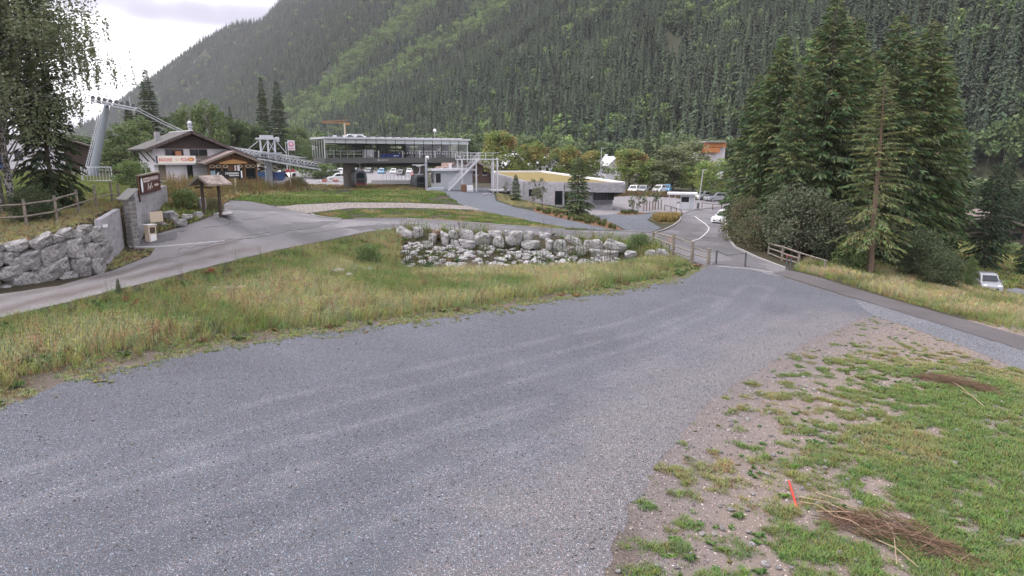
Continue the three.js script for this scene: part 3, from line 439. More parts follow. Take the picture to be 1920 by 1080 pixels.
// broadleaf: trunk, limbs and leaves spread round twig ends
function broadGeo(seed, h, w, { leaves = 9000, size = 0.16, col = [[0.08, 0.13, 0.035]], clear = 0.2, lobes = 46, trunkR = 0.022, hang = 0, pick = null, stems = 1 } = {}) {
  rnd = mulberry(seed); const pos = [], cl = [], wood = [], L = [];
  for (let k = 0; k < lobes; k++) { const t = Math.pow(rnd(), 0.85), y = h * lerp(clear + 0.06, 0.97, t), prof = Math.sqrt(Math.max(0.02, 1 - Math.pow((t - 0.38) / (t < .38 ? 0.55 : 0.66), 2))), a = rnd() * 6.283, q = Math.sqrt(R(0.08, 1)) * w * 0.5 * prof; L.push({ p: V(Math.cos(a) * q, y, Math.sin(a) * q), r: w * R(0.09, 0.18), c: pick ? pick(t, q / w) : col[Math.floor(rnd() * col.length)] }); }
  const tops = []; for (let s = 0; s < stems; s++) { const a = s / stems * 6.28 + 1, b = stems > 1 ? w * .12 : 0, pts = [V(Math.cos(a) * b * .4, -0.3, Math.sin(a) * b * .4), V(Math.cos(a) * b, h * .35, Math.sin(a) * b), V(Math.cos(a) * b * 1.6, h * .86, Math.sin(a) * b * 1.6)]; tops.push(pts); wood.push(tubePts(pts, h * trunkR / Math.sqrt(stems), h * trunkR * .15, 7)); }
  L.forEach((l, i) => { const pts = tops[i % stems], t = clamp(l.p.y / h / .86 - R(.12, .3), .12, .95), b = t < .4 ? pts[0].clone().lerp(pts[1], t / .4) : pts[1].clone().lerp(pts[2], (t - .4) / .6), m = b.clone().lerp(l.p, .55); m.y += h * .02; wood.push(tubePts([b, m, l.p], h * trunkR * .26, h * trunkR * .05, 4)); });
  for (let k = 0; k < leaves; k++) {
    const l = L[k % L.length], d = V(R(-1, 1), R(-1, 1), R(-1, 1)); if (d.lengthSq() > 1) d.normalize(); d.multiplyScalar(l.r * 1.08); const p = l.p.clone().add(d); if (hang) { const q = Math.floor(rnd() * 34), h1 = hash3(k % L.length, q, 7), h2 = hash3(k % L.length, q, 8), h3 = hash3(k % L.length, q, 9), an = h1 * 6.283, rr = Math.sqrt(h2) * l.r * 1.15; p.set(l.p.x + Math.cos(an) * rr + R(-.07, .07), l.p.y + (h3 - .35) * l.r - rnd() * hang * (.4 + h3), l.p.z + Math.sin(an) * rr + R(-.07, .07)); }
    const u = V(R(-1, 1), R(-1, .4), R(-1, 1)).normalize(), v = V(R(-1, 1), R(-1, 1), R(-1, 1)).cross(u).normalize(), s = size * R(.55, 1.2), c = hslJit(l.c, .5);
    pushQuad(pos, cl, p, u.multiplyScalar(s), v.multiplyScalar(s * .62), c);
  }
  return { crown: rawGeo(pos, cl), trunk: mergeGeometries(wood) };
}
function broad(g, name, label, pos, turn, sc, group, bark = M.bark, cat = 'tree', lm = M.leaf) { const o = thing(name, label, cat, pos, turn, group); put('crown', g.crown, lm, o); put(cat === 'tree' ? 'trunk' : 'stems', g.trunk, bark, o); o.scale.set(...sc); return o; }
{ // birches at the boulder wall
  M.birchBark = new THREE.MeshStandardMaterial({ roughness: 0.9, map: dataTex(256, (i, j) => { const b = fbm(i * 0.03, j * 0.14, 1, 4), d = fbm(i * .05, j * .03, 5, 3), v = b > 0.52 ? 0.2 : 0.45 + 0.25 * d; return [v, v * .97, v * .95]; }, 1, true) });
  const gB = broadGeo(71, 15, 9.6, { leaves: 48000, size: 0.088, col: [[0.15, 0.18, 0.09], [0.17, 0.195, 0.1], [0.125, 0.155, 0.075]], clear: 0.26, lobes: 120, trunkR: 0.014, hang: 1.4 });
  const uvTrunk = (o) => { const t = o.children.find(c => c.name === 'trunk').geometry, p = t.attributes.position, uv = []; for (let i = 0; i < p.count; i++) uv.push(Math.atan2(p.getZ(i), p.getX(i)) / 3, p.getY(i) / 2.5); t.setAttribute('uv', new THREE.Float32BufferAttribute(uv, 2)); };
  [[28, 418, 33.5, 'birch with a pale mottled trunk just behind the post and rail fence', 0.4, [1, 1, 1]], [6, 404, 37, 'birch with a grey trunk standing behind the mottled one', 2.6, [0.95, 1.1, 0.95]], [-95, 405, 36, 'birch reaching in over the boulder wall from beyond the fence', 4.1, [1.05, 1.05, 1.05]]].forEach(([px, py, D, lab, t, sc], i) => { const p = P(px, py, D); p.y = H(p.x, p.z) - .05; const o = broad(gB, 'birch_tree', lab, p, t, sc, 'birches behind the fence', M.birchBark); if (!i) uvTrunk(o); });
  const g2 = spruceGeo(72, 9.5, 2.1, { col: [0.045, 0.065, 0.032], gap: .3, spray: .3, from: .03, droop: .7, dens: 1.3 });
  const p = P(104, 398, 38); p.y = H(p.x, p.z) - .1; spruce(g2, 'spruce_tree', 'dark drooping spruce behind the fence beside the birches', p, 1, [1, 1.05]);
  // broadleaf trees around the chalet
  const gG = broadGeo(81, 10, 7, { leaves: 6500, size: .2, clear: .1, col: [[0.13, 0.185, 0.06], [0.11, 0.16, 0.05], [0.155, 0.2, 0.07]] });
  const gO = broadGeo(82, 10, 6.5, { leaves: 6500, size: .2, clear: .12, col: [[0.1, 0.14, 0.055], [0.085, 0.125, 0.045]] });
  const far = (px, D, top, width, lab, g = gG, grp = 'broadleaf trees behind the restaurant') => { const q = P(px, 335, D); q.y = H(q.x, q.z) - .2; const k = heightAt(q, top) / 10, wk = width * D / F / (g === gG ? 7 : 6.5); broad(g, 'broadleaf_tree', lab, q, px * .37, [wk, k, wk], grp); };
  far(240, 95, 236, 80, 'light green broadleaf tree between the leaning lift pylon and the chalet'); far(215, 98, 262, 60, 'bushy broadleaf tree at the corner of the dark barn', gO); far(272, 110, 226, 60, 'broadleaf tree with upright shoots beside the chalet roof');
  far(365, 130, 206, 62, 'tall broadleaf tree behind the chalet ridge'); far(400, 128, 197, 66, 'tallest of the green broadleaf trees behind the chalet'); far(440, 135, 222, 70, 'rounded broadleaf tree between chalet and sheave tower', gO); far(475, 140, 232, 60, 'olive broadleaf tree behind the lift walkway', gO); far(335, 150, 215, 56, 'broadleaf tree left of the chimney cowl', gO); far(560, 185, 240, 60, 'broadleaf tree behind the glass end of the station'); far(150, 105, 255, 70, 'broadleaf tree behind the dark barn', gO); far(90, 110, 262, 80, 'broadleaf tree at the far side of the lawn', gO); far(20, 100, 250, 90, 'broadleaf tree beyond the birches', gO);
  // maple row in autumn colour behind the green roof
  const gM = s => broadGeo(90 + s, 9, 6.4, { leaves: 5200, size: .2, clear: .12, lobes: 50, pick: (t) => { const r = rnd(); if (s === 1 ? t > .4 && r < .4 : t > .65 && r < .3) return r < .14 ? [0.29, 0.19, 0.07] : [0.30, 0.27, 0.075]; return r < .75 ? [0.22, 0.27, 0.06] : [0.15, 0.21, 0.05]; } });
  const gM0 = gM(0), gM1 = gM(1), gM2 = broadGeo(93, 9, 6.4, { leaves: 5200, size: .2, clear: .12, col: [[0.2, 0.28, 0.065], [0.16, 0.24, 0.055], [0.24, 0.28, 0.07]] }), gM3 = broadGeo(94, 9, 6.4, { leaves: 6500, size: .18, clear: .1, col: [[0.18, 0.2, 0.09], [0.15, 0.18, 0.075]] });
  [[937, 150, 250, 58, gM0, 'yellow green maple with a reddening shoulder beside the steel platform'], [1000, 155, 267, 52, gM1, 'maple with a russet crown between two white roofs'], [1060, 155, 274, 50, gM1, 'dark red topped maple in the row behind the green roof'], [1110, 150, 286, 44, gM0, 'yellowing maple next to the thin lamp post'], [1180, 145, 283, 60, gM0, 'maple with a bronze top beyond the end of the green roof'], [1224, 142, 300, 46, gM2, 'bright green maple behind the parked cars'], [1262, 140, 276, 74, gM3, 'large olive grey tree behind the ticket shelter'], [1300, 138, 310, 40, gM2, 'yellow green maple beside the tall lamp post'], [1338, 118, 300, 50, gM2, 'leafy tree in front of the white balconied house'], [1290, 165, 268, 60, gM3, 'olive tree behind the shelter near the white house'], [1085, 170, 292, 40, gM2, 'pale maple behind the young spruce']].forEach(([px, D, top, width, g, lab]) => { const q = P(px, 335, D); q.y = H(q.x, q.z) - .2; const k = heightAt(q, top) / 9, wk = 1.28 * width * D / F / 6.4; broad(g, 'maple_tree', lab, q, px * .31, [wk, k, wk], 'maples and other trees behind the green roof'); });
  // belt of broadleaf trees at the foot of the mountain
  rnd = mulberry(404); const gBelt = [0, 1].map(i => broadGeo(95 + i, 9, 8, { leaves: 2200, size: .42, clear: .05, lobes: 30, col: [[0.11, 0.16, 0.07], [0.13, 0.18, 0.075]] }));
  const r2 = mulberry(405); for (let i = 0; i < 44; i++) { const px = 560 + i * 19 + r2() * 12, D = 215 + r2() * 60, q = P(px, 320, D); q.y = H(q.x, q.z) - .3; const top = 252 + r2() * 26, k = Math.max(.6, heightAt(q, top) / 9), wk = (46 + r2() * 26) * D / F / 8; broad(gBelt[i % 2], 'broadleaf_tree', 'rounded broadleaf tree in the belt along the mountain foot', q, i * 2.1, [wk, k, wk], 'belt of broadleaf trees along the mountain foot'); }
  for (let i = 0; i < 9; i++) { const px = 1740 + i * 24 + r2() * 10, D = 130 + r2() * 50, q = P(px, 400, D); q.y = H(q.x, q.z) - .3; const k = heightAt(q, 330 + r2() * 40) / 9, wk = (60 + r2() * 20) * D / F / 8; broad(gBelt[i % 2], 'broadleaf_tree', 'rounded broadleaf tree behind the wooden barn', q, i * 2.1, [wk, k, wk], 'broadleaf trees behind the barn'); }
}
// shrubs
const shrubGeo = (seed, o) => broadGeo(seed, 4, 5, { leaves: 9000, size: .1, clear: 0, lobes: 70, trunkR: .02, stems: 5, ...o });
{
  const gW = shrubGeo(61, { col: [[0.10, 0.12, 0.065], [0.085, 0.11, 0.055], [0.12, 0.135, 0.075]] }), gD = shrubGeo(62, { col: [[0.06, 0.085, 0.03], [0.07, 0.1, 0.035]] }), gT = shrubGeo(63, { col: [[0.14, 0.135, 0.06], [0.1, 0.12, 0.05], [0.16, 0.13, 0.07]] }), gL = shrubGeo(64, { col: [[0.1, 0.16, 0.04], [0.12, 0.18, 0.05]], leaves: 5000, size: .13 });
  const sh = (px, py, D, top, width, g, lab, grp = 'shrubs along the road and bank') => { const q = D ? P(px, py, D) : gp(px, py); q.y = H(q.x, q.z) - .1; const k = heightAt(q, top) / 4, wk = width * -q.z / F / 5; broad(g, 'shrub', lab, q, px * .73, [wk, k, wk], grp, M.bark, 'shrub'); };
  sh(1490, 488, 50, 362, 125, gW, 'large grey green willow shrub beside the wooden railing'); sh(1395, 462, 57, 372, 80, gT, 'yellowish shrub overhanging the white cars'); sh(1430, 476, 53, 395, 90, gT, 'brownish shrub along the kerb next to the willow'); sh(1565, 492, 49, 390, 110, gW, 'willow shrub behind the end of the railing'); sh(1380, 436, 66, 398, 40, gT, 'small yellow shrub behind the white cars'); sh(1720, 520, 47, 440, 110, gD, 'dark leafy thicket at the foot of the leaning spruce'); sh(1590, 505, 46.5, 455, 60, gL, 'pale sapling clump by the railing end'); sh(1765, 528, 44, 478, 70, gD, 'leafy bush on the bank above the small grey box'); sh(1690, 500, 55, 430, 130, gD, 'thicket under the hanging spruce boughs'); sh(1818, 540, 47, 488, 22, gL, 'light green sapling beside the silver hatchback'); sh(1880, 500, 75, 455, 60, gL, 'leafy bush under the barn eaves');
  sh(598, 335, 128, 305, 72, gL, 'round leafy bush at the entrance of the car park'); sh(1195, 470, 0, 440, 42, gL, 'green bramble bush on the ditch wall'); sh(252, 352, 66, 305, 60, gL, 'garden bush behind the brown restaurant sign'); sh(345, 392, 0, 358, 48, gL, 'bright green iris like clump beside the rocks'); sh(405, 399, 0, 372, 34, gT, 'dry weeds beside the small roofed shrine'); sh(690, 500, 0, 462, 50, gL, 'leafy weed clump on the ditch bank'); sh(60, 400, 33, 355, 80, gD, 'low dark shrub under the birches');
  sh(470, 350, 101, 330, 60, gT, 'weedy shrub on the embankment below the stalls'); sh(430, 352, 90, 332, 70, gD, 'bramble shrub on the embankment under the black sign'); sh(556, 346, 108, 332, 40, gT, 'rusty shrub behind the lift column'); sh(390, 348, 86, 330, 60, gD, 'green hedge along the restaurant terrace');
  // thin young trees
  const gS = broadGeo(66, 4.4, 1.5, { leaves: 700, size: .1, clear: .25, lobes: 22, trunkR: .01, stems: 3, col: [[0.13, 0.16, 0.075], [0.16, 0.17, 0.09]] });
  const sp = (px, py, top, lab, w = 1) => { const q = gp(px, py), k = heightAt(q, top) / 4.4; broad(gS, 'sapling', lab, q, px, [w * k, k, w * k], 'young trees around the plaza'); };
  sp(1001, 392, 332, 'thin young tree on the bank by the concrete building'); sp(1016, 391, 330, 'second thin young tree on the bank by the concrete building'); sp(1186, 400, 362, 'multi stemmed sapling in the bark mulch of the plaza', 1.3); sp(1196, 400, 366, 'sapling beside the multi stemmed one in the mulch'); sp(1206, 396, 352, 'taller sapling between the bark bed and the parked cars'); sp(1226, 393, 345, 'sapling with a dark crown beside the shelter', 1.2); sp(948, 368, 340, 'reddish bare sapling on the grass bank');
}
// ---------------------------------------------------------------- stone and timber on the left
const rockTex = (() => { const f = (i, j, n, s) => { const u = i / n * 6.2832, v = j / n * 6.2832; return fbm(Math.cos(u) * s + 9, Math.sin(u) * s + Math.cos(v) * s, Math.sin(v) * s, 5); }; return { map: dataTex(256, (i, j, n) => { const a = f(i, j, n, 2.2), b = hash3(i, j, 3), l = sstep(.56, .64, f(i, j, n, 1.1)); let v = .52 + .4 * (a - .45) + .12 * (b - .5); v = lerp(v, v * .8, l); return [v, v * .99, v * 1.005]; }, 1, true), bumpMap: dataTex(256, (i, j, n) => f(i, j, n, 3.4)) }; })();
const rockMats = [[1.25, 1.23, 1.2], [1.08, 1.06, 1.03], [1.42, 1.4, 1.36], [1.15, 1.1, 1.04]].map(c => new THREE.MeshStandardMaterial({ ...rockTex, bumpScale: 0.05, color: new THREE.Color().setRGB(...c), roughness: 0.95 }));
const rockOrange = new THREE.MeshStandardMaterial({ ...rockTex, bumpScale: 0.05, color: new THREE.Color().setRGB(1.0, 0.72, 0.55), roughness: 0.95 });
const rockPale = [[1.5, 1.47, 1.45], [1.3, 1.27, 1.25], [1.7, 1.67, 1.64]].map(c => new THREE.MeshStandardMaterial({ ...rockTex, bumpScale: 0.03, color: new THREE.Color().setRGB(...c), roughness: 0.95 }));
function rockGeo(seed, det, cuts = 6, pw = 40, ax = .66) {
  const g = mulberry(seed), pl = []; for (let i = 0; i < cuts; i++) pl.push([V(g() * 2 - 1, g() * 2 - 1, g() * 2 - 1).normalize(), 0.74 + g() * 0.26]);
  for (const d of [V(0, 0, 1), V(0, 0, -1), V(0, 1, 0), V(0, -1, 0), V(1, 0, 0), V(-1, 0, 0)]) pl.push([d.add(V(g() - .5, g() - .5, g() - .5).multiplyScalar(.45)).normalize(), ax + g() * .14]);
  const geo = mergeVertices(new THREE.IcosahedronGeometry(1, det).deleteAttribute('uv').deleteAttribute('normal')), p = geo.attributes.position, uv = [];
  for (let i = 0; i < p.count; i++) { const n = V(p.getX(i), p.getY(i), p.getZ(i)).normalize(); let s = 0; for (const [d, k] of pl) { const c = n.dot(d); if (c > 0.05) s += Math.pow(c / k, pw); } let r = Math.pow(s, -1 / pw); r *= 1 + (vnoise(n.x * 3 + seed, n.y * 3, n.z * 3) - .5) * .12 + (vnoise(n.x * 9 + seed, n.y * 9, n.z * 9) - .5) * .045; p.setXYZ(i, n.x * r, n.y * r, n.z * r); uv.push((n.x + n.z) * .6, n.y * .6 + n.z * .3); }
  geo.setAttribute('uv', new THREE.Float32BufferAttribute(uv, 2)); geo.computeVertexNormals(); return geo;
}
const bigRocks = [...Array(8)].map((_, i) => rockGeo(300 + i, 7, 7, 24, .72)), roundRocks = [...Array(8)].map((_, i) => rockGeo(315 + i, 7, 10, 16, .76)), midRocks = [...Array(8)].map((_, i) => rockGeo(330 + i, 3));
function meetPlane(px, py, a, b) { const d = dirOf(px, py), nx = b[1] - a[1], nz = -(b[0] - a[0]), t = ((a[0]) * nx + a[1] * nz) / (d.x * nx + d.z * nz); return d.multiplyScalar(t).add(camera.position); }
{ // boulder wall at the terrace
  const A = [-21.25, -25.9], B = [-19.6, -29.8], w = thing('boulder_wall', 'dry laid wall of big grey boulders holding up the fenced lawn', 'wall', V(A[0], 4.2 - 2.6, A[1])), yaw = Math.atan2(-(B[1] - A[1]), B[0] - A[0]);
  const base = w.position, L = [[185, 430, 235, 155, 0], [515, 362, 265, 130, 20], [705, 315, 110, 105, 0], [820, 268, 165, 125, 25], [1000, 300, 190, 190, 0], [1085, 195, 120, 95, 0], [1190, 270, 165, 215, 0], [1105, 300, 65, 80, 0], [45, 565, 130, 175, 0], [310, 592, 380, 235, 8], [655, 505, 320, 225, 22], [900, 440, 205, 245, 0], [1125, 475, 225, 235, 0], [1300, 510, 130, 290, -28], [90, 755, 250, 205, 0], [300, 845, 275, 235, 0], [550, 775, 285, 270, 8], [755, 645, 200, 205, 15], [900, 642, 66, 115, 0], [1000, 680, 205, 285, 0], [835, 805, 200, 145, 8], [1215, 690, 190, 260, 0], [1285, 375, 95, 85, 0], [50, 935, 140, 70, 0], [-150, 620, 260, 240, 5], [-170, 850, 270, 230, 0], [-130, 430, 230, 160, 0], [-420, 600, 270, 300, 0], [-430, 860, 260, 240, 0], [430, 930, 120, 60, 0], [640, 930, 110, 60, 0], [1120, 640, 70, 90, 0], [420, 700, 60, 70, 0], [160, 520, 70, 70, 0]];
  rnd = mulberry(91);
  L.forEach(([zx, zy, zw, zh, rot], i) => {
    const px = zx / 6.75, py = 400 + zy / 6.75, c = meetPlane(px, py, A, B), s = -c.z / CP / F, o = put('boulder', bigRocks[i % 8], rockMats[i % 3], w);
    const rw = zw / 6.75 * s / 0.87 / 2 * 1.2, rh = zh / 6.75 * s / 2 * 1.17; o.scale.set(rw, rh, Math.max(0.42, Math.min(rw, rh) * .9));
    o.position.copy(c).sub(base); o.position.addScaledVector(V(-Math.sin(yaw + 1.57 - 1.57), 0, 0), 0.05); o.rotation.set(0, yaw, 0); o.rotateZ(rot * Math.PI / 180 + R(-.06, .06)); o.rotateX(R(-.15, .15));
  });
}
const mConc = new THREE.MeshStandardMaterial({ roughness: .95, map: dataTex(256, (i, j) => { const v = .59 + .16 * (fbm(i * .016, j * .05, 1, 4) - .5) + .13 * (fbm(i * .11, j * .006, 4, 3) - .5) + .05 * (hash3(i, j, 1) - .5); return [v * 1.0, v * .98, v * 1.02]; }, 1, true), bumpMap: dataTex(128, (i, j) => (i % 32 < 2 ? .2 : .7) + .2 * hash3(i, j, 2)), bumpScale: .006 });
mConc.map.repeat.set(.4, .4); mConc.bumpMap.repeat.set(.8, .4);
function wallStrip(a, b, ya0, ya1, yb0, yb1, th) { // wall between two ground points with sloping top
  const d = V(b[0] - a[0], 0, b[1] - a[1]).normalize(), n = V(-d.z, 0, d.x).multiplyScalar(th), L = Math.hypot(b[0] - a[0], b[1] - a[1]), pos = [], uv = [];
  const A0 = V(a[0], ya0, a[1]), A1 = V(a[0], ya1, a[1]), B0 = V(b[0], yb0, b[1]), B1 = V(b[0], yb1, b[1]); const [C0, C1, D0, D1] = [A0, A1, B0, B1].map(p => p.clone().sub(n));
  const q = (p, r, s, t, us) => { for (const [v, u] of [[p, us[0]], [r, us[1]], [s, us[2]], [p, us[0]], [s, us[2]], [t, us[3]]]) { pos.push(v.x, v.y, v.z); uv.push(...u); } };
  q(A0, B0, B1, A1, [[0, ya0], [L, yb0], [L, yb1], [0, ya1]]); q(D0, C0, C1, D1, [[0, ya0], [L, yb0], [L, yb1], [0, ya1]]); q(A1, B1, D1, C1, [[0, 0], [L, 0], [L, th], [0, th]]); q(C0, A0, A1, C1, [[0, ya0], [th, ya0], [th, ya1], [0, ya1]]); q(B0, D0, D1, B1, [[0, yb0], [th, yb0], [th, yb1], [0, yb1]]);
  return rawGeo(pos, null, uv);
}
const mStone = rockMats[1], mMortar = std([.32, .30, .29]), mWood = std([.20, .16, .13]), mWoodGrey = new THREE.MeshStandardMaterial({ roughness: .95, map: dataTex(128, (i, j) => { const v = .5 + .3 * (fbm(i * .02, j * .3, 2, 3) - .5); return [v, v * .93, v * .86]; }, 1, true) }), mWoodBrown = std([.16, .085, .05]), mWoodDark = std([.07, .05, .04]), mWhite = std([.72, .71, .74]), mSlate = std([.26, .255, .24]), mBeige = std([.55, .46, .36]), mSteel = std([.45, .46, .5], { metalness: .4, roughness: .5 }), mDarkSteel = std([.10, .105, .115], { metalness: .3, roughness: .55 }), mBlack = std([.02, .02, .022]);
{
  const w1 = thing('concrete_wall', 'board marked concrete wall between the boulders and the stone pillar', 'wall', V(-20.3, 0, -31.4)); const o = w1.position;
  const rel = p => [p[0] - o.x, p[1] - o.z];
  put('wall_panel', wallStrip(rel([-20.1, -31.3]), rel([-21.35, -35.0]), 1.4, 3.98, 1.6, 4.24, .28), mConc, w1);
  { const h = thing('house_number_plate', 'small white plate screwed to the top of the short concrete wall', 'plate', V(-20.11, 3.66, -31.62), -1.9); put('plate_face', bx(-.14, .14, -.08, .08, .0, .02), mWhite, h); }
  const w2 = thing('concrete_wall', 'long pale concrete wall below the brown restaurant sign', 'wall', V(-20.8, 0, -36)), r2 = p => [p[0] - w2.position.x, p[1] - w2.position.z], pts = [[-20.85, -35.6], [-21.6, -38], [-22.4, -40.8], [-23.3, -43.7]];
  for (let i = 0; i < 3; i++) put('wall_panel', wallStrip(r2(pts[i]), r2(pts[i + 1].map((v, k) => v + (k ? .02 : .0))), 1.8, 5.12, 1.9, 5.1, .3), mConc, w2);
  const pil = thing('stone_pillar', 'square pillar of mortared stones under a slate cap', 'pillar', V(-21.0, 1.7, -35.3), 1.25); pil.scale.set(.66, 1, .66);
  put('mortar_core', bx(-.3, .3, 0, 3.05, -.3, .3), mMortar, pil); rnd = mulberry(17);
  for (let y = 0.05; y < 3.0;) { const h = R(.16, .3); for (const [fx, fz] of [[0, 1], [1, 0], [0, -1], [-1, 0]]) { let u = -.33; while (u < .3) { const wd = Math.min(R(.18, .36), .34 - u), s = put('stone', midRocks[Math.floor(rnd() * 8)], rnd() < .35 && y > 1.7 ? rockMats[1] : rockMats[Math.floor(rnd() * 4)], pil), c = u + wd / 2; s.position.set(fx ? fx * .29 : c, y + h / 2, fz ? fz * .29 : c); s.scale.set(fx ? .09 : wd * .54, h * .55, fz ? .09 : wd * .54); u += wd + .02; } } y += h + .02; }
  put('cap_slab', (() => { const g = new THREE.BoxGeometry(1.35, .06, 1.15); g.rotateZ(.42); g.translate(-.05, 3.3, 0); return g; })(), mSlate, pil);
  const sg = thing('restaurant_sign', 'brown wooden restaurant sign with pale lettering on the concrete wall', 'sign', V(-21.0, 4.88, -36.4)); const a = V(0.05, 0, 0), b = V(-1.75, -.02, -5.4);
  const tSign = canvasTex(512, 160, (c, w, h) => { c.fillStyle = '#4a2620'; c.fillRect(0, 0, w, h); c.fillStyle = '#d9cfd0'; c.fillRect(80, 18, 150, 40); c.fillStyle = '#9c8a8c'; c.fillRect(240, 14, 230, 42); c.fillStyle = '#7a4038'; for (let i = 0; i < 5; i++) c.fillRect(95 + i * 26, 28, 16, 20); c.fillStyle = '#d0c4c8'; for (let i = 0; i < 7; i++) c.fillRect(255 + i * 29, 26, 18, 18); c.strokeStyle = '#efe6e4'; c.lineWidth = 7; c.beginPath(); c.moveTo(160, 140); c.quadraticCurveTo(185, 60, 190, 80); c.quadraticCurveTo(180, 150, 215, 110); c.quadraticCurveTo(235, 90, 230, 130); c.quadraticCurveTo(262, 60, 268, 80); c.quadraticCurveTo(255, 150, 292, 106); c.stroke(); c.fillStyle = '#e6dcdc'; for (let i = 0; i < 6; i++) c.fillRect(345 + i * 19, 92, 13, 20); c.fillStyle = '#e8ecf4'; c.beginPath(); c.ellipse(35, 80, 24, 70, 0, 0, 7); c.fill(); });
  const sm = new THREE.MeshStandardMaterial({ map: tSign, roughness: .8 });
  const d = b.clone().sub(a), n = V(-d.z, 0, d.x).normalize().multiplyScalar(.06), face = rawGeo([a, b, b.clone().add(V(0, 1.05, 0)), a, b.clone().add(V(0, 1.05, 0)), a.clone().add(V(0, .95, 0))].flatMap(p => [p.x + n.x, p.y + .05, p.z + n.z]), null, [0, 0, 1, 0, 1, 1, 0, 0, 1, 1, 0, 1]);
  put('sign_face', face, sm, sg); put('sign_board', wallStrip([a.x, a.z], [b.x, b.z], .03, 1.02, .03, 1.13, .05), mWoodBrown, sg); put('top_batten', beam(a.clone().add(V(0, 1.08, 0)), b.clone().add(V(0, 1.2, 0)), .3, .06), mWood, sg);
  for (const t of [.03, .97]) put('post', rod(a.clone().lerp(b, t).add(V(-.1, -.4, 0)), a.clone().lerp(b, t).add(V(-.1, 1.05, 0)), .05), mWoodDark, sg);
  const mb = thing('meter_cabinet', 'cream meter cabinet with a small framed panel at the foot of the stone pillar', 'cabinet', V(-20.45, H(-20.45, -36.1) - .05, -36.1), 1.2); mb.scale.setScalar(.82); put('cabinet_body', bx(-.3, .3, 0, 1.15, -.2, .2), mBeige, mb); put('framed_panel', bx(-.2, .2, .6, 1.0, .2, .225), mWoodDark, mb); put('lower_door', bx(-.22, .22, .05, .5, .2, .23), mWhite, mb); put('cabinet_lid', bx(-.36, .36, 1.15, 1.2, -.26, .26), mWhite, mb);
  const mp = thing('cream_board', 'blank cream board leaning on the long concrete wall', 'board', V(-20.75, H(-20.75, -37.4), -37.4), 1.25); put('panel', bx(-.45, .45, .5, 1.1, -.02, .02), mBeige, mp); for (const s of [-.38, .38]) put('leg', bx(s - .03, s + .03, -.05, .5, -.02, .02), mWood, mp);
}
// timber fences: round posts and rails, every piece its own part
function fence(name, label, posts, rails, group, mat = mWoodGrey, rp = .075) { // posts: [base vector, height]; rails: [i, j, height share, radius]
  const f = thing(name, label, 'fence', posts[0][0].clone(), 0, group), o = f.position;
  posts.forEach(([b, h, l]) => put('post', rod(b.clone().sub(o).add(V(0, -.25, 0)), b.clone().sub(o).add(V(l || 0, h, 0)), rp, rp * .92, 8), mat, f));
  rails.forEach(([i, j, u, r = .05]) => { const a = posts[i][0].clone().sub(o), b = posts[j][0].clone().sub(o); a.y += posts[i][1] * u; b.y += posts[j][1] * u; const d = b.clone().sub(a).normalize().multiplyScalar(.12); put('rail', rod(a.sub(d), b.add(d), r, r * .9, 7), mat, f); });
  return f;
}
{
  const bp = [[-120, 436, 1.35], [-35, 432, 1.35], [51, 425, 1.33], [108, 415, 1.3], [148, 401, 1.3], [181, 389, 1.3], [211, 380, 1.3], [225, 383, 1.25]].map(([x, y, h]) => [gp(x, y), h]);
  fence('timber_fence', 'weathered post and two rail fence along the lawn above the boulders', bp, [[0, 1, .82], [0, 1, .38], [1, 2, .82], [1, 2, .38], [2, 3, .82], [2, 3, .38], [3, 4, .86], [3, 4, .42], [4, 5, .42, .035], [5, 6, .42, .035], [6, 7, .42, .035]], null, mWoodGrey, .07);
}
{ // small roofed shrine
  const b = gp(389, 404), k = thing('roofed_shrine', 'little wooden shelter with a shingled gable roof on two posts by the road', 'shelter', b, -.42); k.scale.setScalar(.86);
  for (const [s, q] of [[.1, .35], [.42, -.85]]) put('post', bx(s - .08, s + .08, -.2, 2.5, q - .08, q + .08), mWoodDark, k); put('cross_beam', beam(V(-.55, 2.1, .35), V(1.1, 2.1, .35), .12, .12), mWoodDark, k);
  rnd = mulberry(5); const roofY = 2.3; const ms = [std([.22, .175, .16]), std([.29, .24, .22]), std([.17, .13, .115])];
  const roof = put('roof_deck', [(() => { const g = new THREE.BoxGeometry(1.28, .05, 2.1); g.rotateZ(.56); g.translate(-.25, roofY + .28, -.3); return g; })(), (() => { const g = new THREE.BoxGeometry(1.28, .05, 2.1); g.rotateZ(-.56); g.translate(.83, roofY + .28, -.3); return g; })()], mWood, k);
  for (const s of [-1, 1]) for (let r = 0; r < 5; r++) for (let c = 0; c < 7; c++) { const g = new THREE.BoxGeometry(.28, .03, .285), m = put('shingle', g, ms[Math.floor(rnd() * 3)], roof), u = .12 + r * .235; m.rotation.z = -s * .52; m.position.set(.29 + s * Math.cos(.56) * u, roofY + .66 - Math.sin(.56) * u + R(0, .012), -1.2 + c * .295 + R(-.02, .02)); }
  for (const s of [-1, 1]) put('barge_board', beam(V(.29, roofY + .6, .77), V(.29 + s * 1.1, roofY - .08, .77), .05, .16), mWoodGrey, k);
  const st = thing('stone_slabs', 'pale flat stone slabs at the foot of the little roofed shelter', 'slab', gp(408, 402)); for (const [x, z, w, d, r] of [[0, 0, .8, .5, .2], [.7, .3, .6, .45, .5], [.2, -.7, .7, .5, -.2]]) { const m = put('slab', midRocks[2], rockPale[0], st); m.scale.set(w, .09, d); m.position.set(x, .04, z); m.rotation.y = r; }
  const ps = thing('stone_post', 'upright grey stone beside the little roofed shelter', 'stone', gp(381, 396)); { const m = put('stone', midRocks[4], rockMats[0], ps); m.scale.set(.3, .65, .3); m.position.y = .45; }
}
